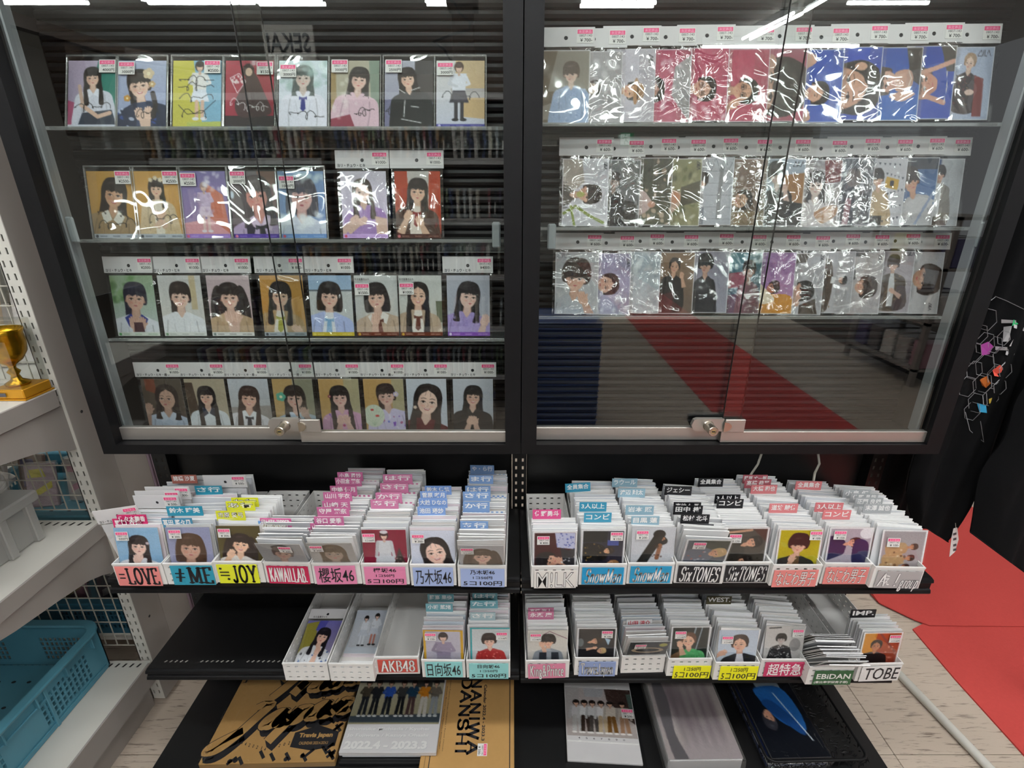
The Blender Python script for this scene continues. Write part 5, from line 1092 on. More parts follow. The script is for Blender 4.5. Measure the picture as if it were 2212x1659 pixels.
wall_card('l37',911,724,Z3,'soft','headless-sleeve card, girl with very long straight hair in beige jacket','sleeved cards without header','¥1000-',(.02,.88),note='セミ全身カット',lean=9,nohead=1)
for key,px,price,nt,lab in (
 ('l41',362,'¥1000-',N2,'grey-headed card, dim portrait of wavy-haired girl against brown'),
 ('l42',454,'¥1000-',N2,'grey-headed card, girl in white and navy sailor top, bottom row'),
 ('l43',546,'¥1000-',N2,'grey-headed card, smiling girl with dark necktie, bottom row'),
 ('l44',640,'¥1000-',N2,'grey-headed card behind the lock, girl with green hair flower'),
 ('l45',738,'¥1000-',N1,'grey-headed card, girl in pink floral yukata with joined hands'),
 ('l46',833,'¥1000-',N2,'grey-headed card, girl in lilac yukata holding round fan'),
 ('l47',924,'¥1000-',N1,'grey-headed card, smiling close-up of girl in dark red lace'),
 ('l48',1023,'¥1000-',N1,'grey-headed card, girl in black top, last of the bottom row')):
    wall_card(key,px,912,Z4,'soft',lab,g3,price,note=nt,lean=5)
gr='overlapping header cards in the right cabinet'
def row(items,py,z,price,lean):
    for i,(key,px,st,lab) in enumerate(items):
        wall_card(key,px-(12 if i else 0),py,z,st,lab,gr,price,lean=lean,yaw=-1.9,hx=(.5,.42,.5,.46,.52)[i%5],dz=(0,-.002,.0015,0,.002,0)[i%6]+.0005*i*(z==R1),dy=.0006*(i%3))
row((('r11',1219,'soft','first top-row right card, man in light blue knit against brown'),
 ('r12',1300,'crinkle','grey card with strong crinkled glare over a man in dark jacket'),
 ('r13',1371,'soft','sideways card, man wearing a tan hat'),
 ('r14',1447,'crinkle','pink card with grey angular patch and glare'),
 ('r15',1527,'crinkle','sideways pink card, man in glasses under curved glare'),
 ('r16',1614,'soft','sideways pink card, man in glasses resting chin on hand'),
 ('r17',1693,'soft','sideways extreme close-up of dark hair and forehead on pink'),
 ('r18',1772,'soft','sideways blue card, small face with raised fingers'),
 ('r19',1853,'soft','sideways blue card, huge close-up of a face'),
 ('r1a',1937,'soft','blue card, face lying back with pearl necklace'),
 ('r1b',2009,'soft','blue card, face framed by two hands'),
 ('r1c',2090,'soft','last top-row right card, blond man in dark and red jacket')),266,R1,'¥ 700-',14)
row((('r21',1262,'crinkle','first middle-row right card, sideways man with green leaves'),
 ('r22',1342,'crinkle','crumpled-glare card, man dressed in black'),
 ('r23',1410,'soft','dark garden card, pink shirt among small flowers'),
 ('r24',1472,'soft','blurred green garden card with sideways face'),
 ('r25',1540,'soft','card with man in grey leaning by white arched window'),
 ('r26',1612,'crinkle','brown crumpled-glare card with sideways face'),
 ('r27',1692,'soft','card with dark-haired man before kraft paper bag'),
 ('r28',1770,'crinkle','red and white card almost hidden by crumpled glare'),
 ('r29',1839,'crinkle','dark blue card with crumpled glare and seated figure'),
 ('r2a',1907,'soft','white card with pennants and yellow camera'),
 ('r2b',1974,'soft','blue card, man in pale grey shirt seen from the side'),
 ('r2c',2029,'soft','last middle-row right card, man in grey jacket and white tee')),488,R2,'¥ 600-',12)
row((('r31',1244,'crinkle','first lowest-row right card, close-up of mop-haired man in white'),
 ('r32',1325,'crinkle','lavender sideways card, face above bright glare'),
 ('r33',1388,'crinkle','card wholly washed out by white glare'),
 ('r34',1460,'soft','brown card, man in dark jacket raising his hand'),
 ('r35',1534,'soft','lavender grey card, bowl-haired man in black leather'),
 ('r36',1604,'crinkle','teal and rose card crossed by crumpled glare'),
 ('r37',1675,'crinkle','purple and orange flower card'),
 ('r38',1738,'crinkle','sideways card, dark-haired face resting on fur sleeve'),
 ('r39',1801,'soft','sideways card, small man in long leopard coat'),
 ('r3a',1862,'crinkle','sideways card, round brown bowl haircut on pale grey'),
 ('r3b',1927,'soft','card, man in leopard jacket over white shirt'),
 ('r3c',1990,'soft','last lowest-row right card, large sideways mop of brown hair')),678,R3,'¥ 600-',12)

# ================================================================ trays of filed cards on the shelves
TW,TD,TH=.100,.268,.0555
def tray_meshes():
    t=.0018; o={}
    hx=[(.0085+.0185*i,.0155+.0185*i) for i in range(5)]; hz=[(.0085+.0165*j,.0125+.0165*j) for j in range(3)]
    m=MB(); perf(m,TW,TH,hx,hz,lambda x,z,d:(x-TW/2,d,z),t); m.box(-TW/2,TW/2,-.0016,0,TH-.0035,TH); o['front_wall']=m.mesh('front_wall','tray white')
    m=MB(); perf(m,TW,TH,hx,hz,lambda x,z,d:(x-TW/2,TD-t+d,z),t); m.box(-TW/2,TW/2,TD,TD+.0016,TH-.0035,TH); o['back_wall']=m.mesh('back_wall','tray white')
    sx=[(.012+.0205*i,.0180+.0205*i) for i in range(12)]
    for nm,x in(('side_wall',-TW/2),('side_wall_b',TW/2-t)):
        m=MB(); perf(m,TD-2*t,TH,sx,hz,lambda y,z,d:(x+d,t+y,z),t); o[nm]=m.mesh('side_wall','tray white')
    m=MB(); m.box(-TW/2+t,TW/2-t,t,TD-t,0,t); o['bottom']=m.mesh('bottom','tray white'); return o
TM=tray_meshes()
CT=.0014
def filed_mesh(v):
    m=MB(); m.box(-.047,.047,-CT/2,CT/2,0,.1235); m.cur=1; m.box(-.0472,.0472,-CT/2-.0003,CT/2+.0003,.1235,.1243)
    return m.mesh('photo_card',['sleeve%d'%v,'card edge' if v<4 else 'sleeve%d'%((v+3)%8)])
FM=[filed_mesh(v) for v in range(8)]
NIND=[0]; REST=MB(); ORD='zeroth first second third fourth fifth sixth seventh eighth ninth tenth eleventh twelfth thirteenth fourteenth fifteenth sixteenth seventeenth eighteenth'.split()
REST_M=['sleeve%d'%v for v in range(8)]+['card edge']
TRAYS={}
def make_tray(key,fl,fr,z,label,where,sign=None,front=None,fill=(),lean=(6,2),fst=None,seed=1,tabs=(),tilt=0,flean=None,plain=0):
    """fl, fr: photo pixels of the front rim's ends. fill: (y0,y1,n,palette) runs of filed cards"""
    rnd=random.Random(seed*7+3)
    a=Vector(onZ(fl[0],fl[1],z+TH)); b=Vector(onZ(fr[0],fr[1],z+TH)); yaw=math.atan2(b.y-a.y,b.x-a.x); c=(a+b)/2
    L=(b-a).length; sc=L/TW; sc=min(max(sc,.93),1.03)
    T=thing('storage_tray',label,'tray',(c.x,c.y,z+.0004),(0,0,yaw),'perforated white trays on the shelves'); T.scale=(sc,1,1)
    for n in('front_wall','back_wall','side_wall','side_wall_b','bottom'): put(n.replace('_b','') if n!='back_wall' and n!='bottom' else n,TM[n],T)
    Mt=Matrix.Translation((c.x,c.y,z+.0004))@Matrix.Rotation(yaw,4,'Z')
    TRAYS[key]=(Mt,yaw,z,where)
    if sign: sign(T)
    # filed cards
    k=0
    for (y0,y1,n,pal) in fill:
        for i in range(n):
            f=i/max(1,n-1); y=y0+(y1-y0)*f; q=(1-y/TD)**2 if lean[0]<0 else 1-y/TD; ln=lean[0]*q+lean[1]*(1-q)+rnd.uniform(-1.5,1.5)
            x=rnd.uniform(-.0012,.0012)+tilt*.0; rz=rnd.uniform(-.8,.8); ry=rnd.uniform(-1.3,1.3)+tilt; dz=.0025+rnd.uniform(-.003,.003)+(.004 if rnd.random()<.12 else 0)
            v=pal[rnd.randrange(len(pal))]
            M=Mt@Matrix.Translation((x,y,dz))@Matrix.Rotation(math.radians(-ln),4,'X')@Matrix.Rotation(math.radians(rz),4,'Z')@Matrix.Rotation(math.radians(ry),4,'Y')
            k+=1
            if k<=9:
                o=put('photo_card',FM[v]); o.matrix_world=M; NIND[0]+=1
                tag(o,ORD[k]+' sleeved card behind the front print in '+where,'photo card','filed cards in '+where)
            else:
                REST.cur=v; 
                o0=len(REST.v)
                me=FM[v]; REST.v+=[tuple(M@q.co) for q in me.vertices]
                for pI,p in enumerate(me.polygons):
                    REST.f.append(tuple(o0+i_ for i_ in p.vertices)); REST.m.append(v if p.material_index==0 else (8 if v<4 else (v+3)%8))
    # the first print
    if front:
        fk,px_,fy,fz,flab=front[:5]; fl_=flean if flean is not None else lean[0]
        M=Mt@Matrix.Translation((px_,fy,.003+fz))@Matrix.Rotation(math.radians(-fl_),4,'X')@Matrix.Rotation(math.radians(front[5] if len(front)>5 else 0),4,'Y')
        P=thing('photo_card',flab+', front of '+where,'photo card'); P.matrix_world=M; P['group']='first prints in the trays'
        put('photo_print',print_mesh(fk,.092,.122),P,(0,0,.001)); put('clear_sleeve',sleeve_mesh(.096,.125,'hard sleeve',.0002,seed),P)
        if fst: put('price_sticker',sticker_mesh(fst[0],fst[3] if len(fst)>3 else '0807-143',.026,.0205),P,((fst[1]-.5)*.089,-.0024,.120*fst[2]))
ABM={}
def tab(key,txt,px0,px1,py,bg,fg='white ink',body='plain',ph=16,dark=None,zt=.151,lab=None,col=None,tilt=0):
    """index divider: a card with a named tab rising above the filed cards"""
    Mt,yaw,z,where=TRAYS[key]
    l=onZ(px0,py,z+zt); r_=onZ(px1,py,z+zt); loc=Mt.inverted()@Vector(l); loc2=Mt.inverted()@Vector(r_)
    y=(loc.y+loc2.y)/2; zz=zt
    if y>.252:
        w_=(Mt@Vector((0,.252,0))).y; l=onY(px0,py,w_); r_=onY(px1,py,w_); loc=Mt.inverted()@Vector(l); loc2=Mt.inverted()@Vector(r_); y=.252; zz=loc.z
    if y<.030:
        w_=(Mt@Vector((0,.030,0))).y; l=onY(px0,py,w_); r_=onY(px1,py,w_); loc=Mt.inverted()@Vector(l); loc2=Mt.inverted()@Vector(r_); y=.030; zz=loc.z
    w=loc2.x-loc.x; h=.0175; bk='tab '+bg
    mat(bk,bg,.35,0,.5,coat=.3)
    cn=col or 'coloured'
    T=thing('index_divider','%s index divider lettered in %s, %s'%(cn,('white' if fg=='white ink' else 'red'),(lab or 'in '+where)),'divider',group='lettered index dividers')
    M=Mt@Matrix.Translation((0,y,0))@Matrix.Rotation(math.radians(-3),4,'X')@Matrix.Rotation(math.radians(tilt),4,'Y'); T.matrix_world=M
    x0=loc.x
    bx0=max(-.048,min(x0,-.046+.0)); 
    if body=='check':
        m=MB(); m.box(-.047,.047,0,.0012,.002,zz-h-.006)
        nq=18
        m.cur=1
        for i in range(nq):
            for j in range(2): 
                if (i+j)%2==0: m.box(-.047+i*.094/nq,-.047+(i+1)*.094/nq,-.0002,.0003,zz-h-.006-.005*(j+1),zz-h-.006-.005*j)
        m.build('divider_card',['sleeve3',bk],T); tb0=zz-h-.008
    else:
        MB().box(-.047,.047,0,.0012,.002,max(.05,zz-h-.003)).build('divider_card','sleeve3',T); tb0=zz-h-.005
    MB().box(x0,x0+w,-.0006,.0012,tb0,zz).build('tab',bk,T)
    if txt:
        m=MB(); m2=MB(); n=max(1,len(txt.replace(' ','')))
        W=min(w*.92,n*h*.86+.01*(' ' in txt)); 
        if n<=4: W=w*.86
        xx=x0+(w-W)/2
        if dark:
            box=fit_text(m2,txt,xx,xx+W,zz-h*.86,zz-h*.14,-.0009,0.008); 
            m3=MB(); fit_text(m3,txt,xx,xx+W,zz-h*.86,zz-h*.14,-.00075,.045,box=box); m3.build('letter_outline',dark,T)
            m2.build('lettering',fg,T)
        else:
            fit_text(m,txt,xx,xx+W,zz-h*.88,zz-h*.12,-.0009,.022); m.build('lettering',fg,T)
def sign_plate(bg,w,h,x0,z0,rot=0):
    mat('sign '+bg,bg,.45,0,.4)
    def M(p,th=math.radians(rot)): 
        x,z=p[0]-x0-w/2,p[2]-z0-h/2; return (x0+w/2+x*math.cos(th)-z*math.sin(th),p[1],z0+h/2+x*math.sin(th)+z*math.cos(th))
    m=MB(); m.prism([(x0,z0),(x0+w,z0),(x0+w,z0+h),(x0,z0+h)],lambda p:M((p[0],-.0026,p[1])),lambda p:M((p[0],-.0018,p[1]))); return m,M
def mk_sign(bg,lines,x0=-.040,z0=.002,w=.084,h=.046,rot=0,style='sans',fg='ink',outline=None,tv=.11,th=.05,ser=.12,shear=0,grow=.05,bold=.02,gap=.06):
    """lines: (text, fx0, fx1, fz0, fz1) as shares of the plate"""
    def f(T):
        m,M=sign_plate(bg,w,h,x0,z0,rot); P=m.build('sign_card','sign '+bg,T)
        a=MB(); b=MB()
        for (txt,u0,u1,v0,v1) in lines:
            X0,X1,Za,Zb=x0+u0*w,x0+u1*w,z0+v0*h,z0+v1*h
            if style=='serif':
                if outline: serif_text(b,txt,X0,X1,Za,Zb,-.0028,tv,th,ser,shear,gap,grow,M)
                serif_text(a,txt,X0,X1,Za,Zb,-.0031,tv,th,ser,shear,gap,0,M)
            else:
                if outline:
                    V,_=glyphs(txt,bold); q=[v[0] for v in V]; r_=[v[1] for v in V]; bx=(min(q),max(q),min(r_),max(r_))
                    fit_text(b,txt,X0,X1,Za,Zb,-.0028,bold+.018,shear,M=M,box=bx); fit_text(a,txt,X0,X1,Za,Zb,-.0031,bold-.006,shear,M=M,box=bx)
                else: fit_text(a,txt,X0,X1,Za,Zb,-.0031,bold,shear,M=M)
        if outline: b.build('letter_outline',outline,P)
        a.build('lettering',fg,P)
    return f
GR=(0,1,2,4); GY=(2,1,4,7); WH=(0,3,1,3); PK=(5,0,4,1,3); 
U=ZU; L_=ZL
price=lambda t,bg,**k: mk_sign(bg,[(t,.22,.78,.70,.95),('1コ50円',.28,.72,.44,.60),('5コ100円',.06,.94,.08,.34)],bold=.015,**k)
make_tray('u1',(241,1218),(349,1217),U,'white perforated tray with salmon sign lettered in black serif','the salmon-signed tray',
  mk_sign('#e88a86',[('=LOVE',.06,.97,.10,.92)],x0=-.046,w=.088,h=.050,z0=-.001,rot=-1,style='serif',tv=.13,th=.08,ser=.22),('u1',-.003,.012,0,'girl with long black hair on sky blue'),[(.020,.075,10,(6,5,0,4)),(.09,.15,6,(0,4,5)),(.18,.22,3,(2,7))],(7,2),('500円',.03,.96),1)
make_tray('u2',(351,1217),(457,1216),U,'white perforated tray with teal sign lettered in black serif','the teal-signed tray',
  mk_sign('#2e93ac',[('≠',.08,.36,.12,.88),('ME',.40,.98,.10,.92)],x0=-.036,w=.086,h=.050,z0=0,rot=-.6,style='serif',tv=.13,th=.08,ser=.22),('u2',0,.012,0,'close-up of brown bobbed hair and face'),[(.020,.10,10,(2,1,7,4)),(.115,.18,9,(1,2,5,6)),(.195,.225,3,(3,2))],(7,2),('¥ 300-',.06,.99),2)
make_tray('u3',(459,1213),(566,1213),U,'white perforated tray with yellow-green sign lettered in black serif','the yellow-signed tray',
  mk_sign('#dfe22e',[('≒',.05,.34,.12,.90),('JOY',.36,.97,.06,.95)],x0=-.044,w=.083,h=.049,z0=0,style='serif',tv=.12,th=.08,ser=.18),('u3',0,.012,0,'smiling girl in twin tails on olive brown'),[(.020,.075,9,(4,3,5,0)),(.08,.125,7,(4,3,1))],(7,3),('¥ 300-',.03,.98),3)
make_tray('u4',(568,1213),(670,1215),U,'white perforated tray with crimson sign lettered in white slab capitals','the crimson-signed tray',
  mk_sign('#b81e4c',[('KAWAII.LAB.',.05,.95,.12,.90)],x0=-.044,w=.088,h=.046,z0=.0,style='serif',fg='white ink',tv=.16,th=.07,ser=.16,gap=.05),('u4',0,.020,0,'pale crinkled card with dark beret'),[(.026,.085,13,GR)],(-20,0),('¥ 200-',.5,.97),4,flean=-20)
make_tray('u5',(672,1216),(777,1216),U,'white perforated tray with pink sign of two large kanji and a number','the large-kanji pink-signed tray',
  mk_sign('#dd82a8',[('櫻坂46',.08,.95,.10,.92)],x0=-.044,w=.084,h=.048,z0=.001,rot=1,bold=.008),('u5',0,.020,0,'glossy card with blurred brown hair'),[(.026,.11,14,PK),(.12,.20,11,PK),(.205,.26,6,(7,4,5))],(-19,3),('¥ 300-',.04,.97),5,flean=-18)
make_tray('u6',(779,1217),(881,1217),U,'white perforated tray with pink price sign in three lines','the pink price-signed tray',
  price('櫻坂46','#dd82a8',x0=-.044,w=.088,h=.047,z0=.001),('u6',0,.010,0,'crimson card, small figure in white dress beside tree'),[(.016,.12,16,WH+(4,)),(.13,.21,10,(0,4,5,2)),(.215,.26,6,(2,7,3))],(4,1),('5コ100円',.0,.96,'1コ50円'),6)
make_tray('u7',(885,1219),(984,1219),U,'white perforated tray with lilac sign of large kanji','the large-kanji lilac-signed tray',
  mk_sign('#9fb0da',[('乃木坂46',.06,.96,.10,.92)],x0=-.044,w=.088,h=.048,z0=0,bold=.006),('u7',0,.010,0,'smiling long-haired girl on pale lilac'),[(.016,.09,13,(6,5,0,4)),(.10,.175,9,(5,3,0))],(4,1),('¥ 300-',.02,.96),7)
make_tray('u8',(988,1221),(1094,1222),U,'white perforated tray with lilac price sign in three lines','the lilac price-signed tray',
  price('乃木坂46','#9fb0da',x0=-.044,w=.090,h=.047,z0=.001),('u8',0,.020,0,'faded card, girl with brown twin tails'),[(.026,.07,10,(3,0,4)),(.075,.16,13,(0,4,5,3)),(.165,.26,14,(0,5,6,7))],(-18,2),('5コ100円',.04,.97,'1コ50円'),8,flean=-18)
make_tray('v1',(1148,1223),(1250,1222),U-.002,'white perforated tray with white sign of outlined capitals','the outline-lettered tray',
  mk_sign('#e2ddd8',[('M!LK',.06,.95,.06,.90)],x0=-.044,w=.090,h=.046,z0=-.001,fg='tray white',outline='ink',bold=.0),('v1',0,.012,0,'dark red card, sideways head in black cap'),[(.018,.045,6,WH)],(4,3),('¥ 400-',.08,.95),9)
make_tray('v2',(1252,1218),(1355,1218),U-.002,'white perforated tray with blue sign in slanted white serif, nearer the centre post','the first blue-signed tray',
  mk_sign('#1f8fc0',[('SnowMan',.06,.94,.10,.92)],x0=-.044,w=.088,h=.044,z0=.003,style='serif',fg='white ink',shear=.14,tv=.10,th=.07,ser=.06,outline='ink',grow=.022),('v2',0,.012,0,'dark card, two sideways figures in gold-embroidered black'),[(.018,.10,15,WH),(.105,.205,15,(0,1,3,2))],(4,1),('¥ 150-',.66,.99),10)
make_tray('v3',(1357,1216),(1458,1216),U-.002,'white perforated tray with blue sign in slanted white serif, the farther one','the second blue-signed tray',
  mk_sign('#2590bc',[('SnowMan',.06,.94,.10,.92)],x0=-.044,w=.088,h=.044,z0=.004,style='serif',fg='white ink',shear=.14,tv=.10,th=.07,ser=.06,outline='ink',grow=.022),('v3',.006,.012,0,'pale card, bent figure in black holding its head'),[(.018,.09,11,WH),(.095,.17,12,(0,1,3,2)),(.18,.21,5,(2,1,6))],(7,1),('¥ 200-',.08,.97),11,tilt=2)
make_tray('v4',(1461,1214),(1568,1216),U-.002,'white perforated tray with black sign in slanted white serif, beside the blue signs','the first black-signed tray',
  mk_sign('#15161c',[('SixTONES',.04,.94,.08,.92)],x0=-.045,w=.088,h=.044,z0=.004,style='serif',fg='white ink',shear=.13,tv=.11,th=.07,ser=.08),('v4',.006,.018,0,'grey card, blond sideways head'),[(.024,.08,9,WH),(.085,.14,9,(0,1,3)),(.145,.185,6,(2,1,7))],(-14,2),('¥ 200-',.14,.97),12,tilt=3,flean=-14)
make_tray('v5',(1562,1214),(1666,1214),U-.002,'white perforated tray with black sign in slanted white serif, beside the salmon signs','the second black-signed tray',
  mk_sign('#15161c',[('SixTONES',.04,.94,.08,.92)],x0=-.043,w=.088,h=.044,z0=.004,style='serif',fg='white ink',shear=.13,tv=.11,th=.07,ser=.08),('v5',0,.012,0,'dark card, two sideways smiling men'),[(.018,.10,13,WH),(.105,.16,8,(3,0,1)),(.17,.212,5,(2,3,1))],(5,1),('¥ 150-',.08,.90),13)
make_tray('v6',(1667,1220),(1781,1220),U-.002,'white perforated tray with salmon sign in outlined kana, overlapping the black signs','the first salmon-signed tray',
  mk_sign('#df8480',[('なにわ男子',.06,.93,.08,.90)],x0=-.046,w=.090,h=.044,z0=-.001,fg='white ink',outline='keyhole',bold=.0,shear=.05,rot=1),('v6',.008,.012,0,'yellow card, mop-haired man with hand on chin'),[(.018,.12,16,WH),(.125,.18,9,(0,2,3)),(.19,.235,7,(1,2,7))],(7,1),('¥ 100-',.70,.99),14,tilt=3)
make_tray('v7',(1782,1216),(1884,1217),U-.002,'white perforated tray with salmon sign in outlined kana, beside the grey sign','the second salmon-signed tray',
  mk_sign('#df8480',[('なにわ男子',.06,.93,.08,.90)],x0=-.046,w=.092,h=.044,z0=.002,fg='white ink',outline='keyhole',bold=.0,shear=.05,rot=.8),('v7',.008,.012,0,'pale card, sideways figure in shiny navy'),[(.018,.11,15,WH),(.12,.20,12,(2,1,7,2))],(7,1),('¥ 150-',.08,.97),15,tilt=3)
make_tray('v8',(1890,1224),(2000,1226),U-.002,'white perforated tray with grey sign of outlined italics, end of shelf','the grey-signed tray',
  mk_sign('#aaa6a6',[('A',.05,.22,.14,.86),('!',.42,.48,.14,.86),('group',.54,.96,.02,.74)],x0=-.042,w=.088,h=.044,z0=.002,style='serif',fg='white ink',outline='keyhole',shear=.14,tv=.12,th=.06,ser=.08,grow=.045),('v8',.014,.012,0,'grey card, three sideways figures in tan'),[(.018,.12,18,WH),(.125,.19,10,(0,3,1))],(9,2),('¥ 100-',.10,.88),16,tilt=4)
_m=MB(); fit_text(_m,'ぇ',-.026,-.014,.010,.036,-.0031,.0); _m.build('lettering','white ink',[o for o in COL.objects if o.name.startswith('storage_tray')][-1])
# lower shelf
make_tray('w1',(609,1432),(706,1432),L_,'bare perforated tray holding one portrait, leftmost on lower shelf','the bare tray with one portrait',None,None,(),seed=20)
make_tray('w2',(708,1433),(806,1434),L_,'bare perforated tray holding a full-length print, beside the red sign','the bare tray with full-length print',None,None,(),seed=21)
make_tray('w5',(809,1419),(904,1418),L_,'empty white tray with brick red sign','the red-signed tray',
  mk_sign('#c04a40',[('AKB48',.08,.95,.10,.92)],x0=-.044,w=.090,h=.040,z0=.008,style='serif',fg='white ink',outline='keyhole',tv=.12,th=.05,ser=.12,grow=.04),None,(),seed=22)
make_tray('w3',(910,1425),(1004,1426),L_,'white perforated tray with mint sign of large kanji','the large-kanji mint-signed tray',
  mk_sign('#8fcfcf',[('日向坂46',.05,.95,.08,.94)],x0=-.042,w=.086,h=.048,z0=.003,bold=.006,rot=1),('w3',0,.010,0,'yellow-edged card, standing girl in lilac'),[(.018,.06,6,(6,5,0)),(.07,.15,8,(0,6,5)),(.16,.26,10,(6,0,2,5))],(4,1),('¥ 150-',.03,.97),23)
make_tray('w4',(1007,1426),(1102,1426),L_,'white perforated tray with mint price sign in three lines','the mint price-signed tray',
  price('日向坂46','#8fcfcf',x0=-.044,w=.090,h=.048,z0=-.001),('w4',.004,.010,0,'teal-edged card, laughing girl in red patterned jumper'),[(.018,.07,8,(6,5,0)),(.08,.15,8,(0,6,5)),(.16,.26,10,(6,0,2,5))],(8,1),('5コ100円',.66,.94,'1コ50円'),24)
LR=ZL-.008
make_tray('x1',(1135,1427),(1231,1426),LR,'white perforated tray with pink sign in outlined serif','the serif pink-signed tray',
  mk_sign('#d6829e',[('King&Prince',.05,.96,.16,.92)],x0=-.044,w=.085,h=.045,z0=.001,style='serif',fg='white ink',outline='keyhole',tv=.10,th=.08,ser=.06,grow=.035,rot=1.5),('x1',0,.012,0,'beige card, man in dark waistcoat propping his head'),[(.018,.06,7,WH),(.07,.13,6,(3,0,1)),(.15,.26,12,(7,2,1,7))],(4,1),('5コ140円',.04,.96,'1コ50円'),25)
make_tray('x2',(1241,1421),(1338,1421),LR,'white perforated tray with periwinkle sign in outlined serif','the serif periwinkle-signed tray',
  mk_sign('#8c9cc6',[('TravisJapan',.05,.94,.14,.90)],x0=-.040,w=.084,h=.046,z0=-.001,style='serif',fg='white ink',outline='keyhole',tv=.10,th=.08,ser=.06,grow=.035),('x2',0,.012,0,'black card, sideways figures in party hats'),[(.018,.12,17,WH),(.125,.26,20,(2,1,0,7))],(4,1),('¥ 100-',.62,.97),26)
make_tray('x3',(1342,1417),(1440,1415),LR,'bare white perforated tray full of cards, no sign','the unsigned full tray',None,('x3',.004,.020,0,'dark card with a woven hoop'),[(.026,.08,11,(5,4,3,6)),(.085,.26,22,(2,1,0,7))],(-19,2),('¥ 150-',.12,.96),27,flean=-19)
yel=lambda **k: mk_sign('#f2ee18',[('1コ50円',.28,.72,.60,.92),('5コ',.05,.30,.08,.52),('100円',.36,.95,.08,.52)],bold=.01,shear=.03,**k)
make_tray('x4',(1440,1423),(1543,1422),LR,'white perforated tray with yellow price sign, man in green on front card','the first yellow-signed tray',
  yel(x0=-.036,w=.086,h=.040,z0=-.006,rot=-.8),('x4',.002,.012,.002,'dark card, man in bright green jacket'),[(.018,.09,12,WH),(.095,.26,24,(7,2,1,7))],(6,1),('5コ140円',.08,.93,'1コ50円'),28,tilt=2)
make_tray('x5',(1544,1431),(1644,1431),LR,'white perforated tray with yellow price sign, beside the magenta sign','the second yellow-signed tray',
  yel(x0=-.038,w=.086,h=.043,z0=.002),('x5',.004,.012,0,'pale blue card, man in white hood'),[(.018,.11,15,WH),(.115,.20,11,(0,2,1,3))],(7,1),('5コ140円',.06,.90,'1コ50円'),29,tilt=3)
make_tray('x6',(1644,1424),(1742,1424),LR,'white perforated tray with magenta sign of three white kanji','the magenta-signed tray',
  mk_sign('#bd3560',[('超特急',.08,.94,.08,.92)],x0=-.040,w=.090,h=.045,z0=.003,fg='white ink',bold=.012,rot=.6),('x6',.008,.012,0,'monochrome card, figure in striped scarf'),[(.018,.11,14,(3,4,0,3))],(9,2),('5コ140円',.68,.96,'1コ50円'),30,tilt=5)
make_tray('x7',(1745,1441),(1850,1441),LR,'white perforated tray with dark green sign in two lines','the green-signed tray',
  mk_sign('#2c5a34',[('EBiDAN',.06,.94,.44,.80),('(恵比寿学園男子部)',.03,.92,.10,.30)],x0=-.036,w=.086,h=.044,z0=.002,fg='white ink',bold=.02,rot=.5),('x7',.002,.034,0,'blank-looking tilted card with dark blurs'),[(.040,.115,16,(3,4,0,4))],(-40,-30),None,31,tilt=5,flean=-32)
make_tray('x8',(1856,1434),(1952,1432),LR,'white perforated tray with white sign of tall black capitals, end of lower shelf','the last white-signed tray',
  mk_sign('#e4e2e0',[('TOBE',.08,.95,.12,.92)],x0=-.042,w=.090,h=.046,z0=.002,bold=.004,shear=.06,rot=1),('x8',.004,.012,0,'orange and red stage card, man in black'),[(.018,.065,9,(0,3,1))],(5,2),('5コ140円',.66,.97,'1コ50円'),32,tilt=2)
if REST.v:
    tag(REST.build('filed_cards',REST_M),'remaining sleeved cards packed behind the front ones in all trays','photo cards','filed cards in the trays','stuff')
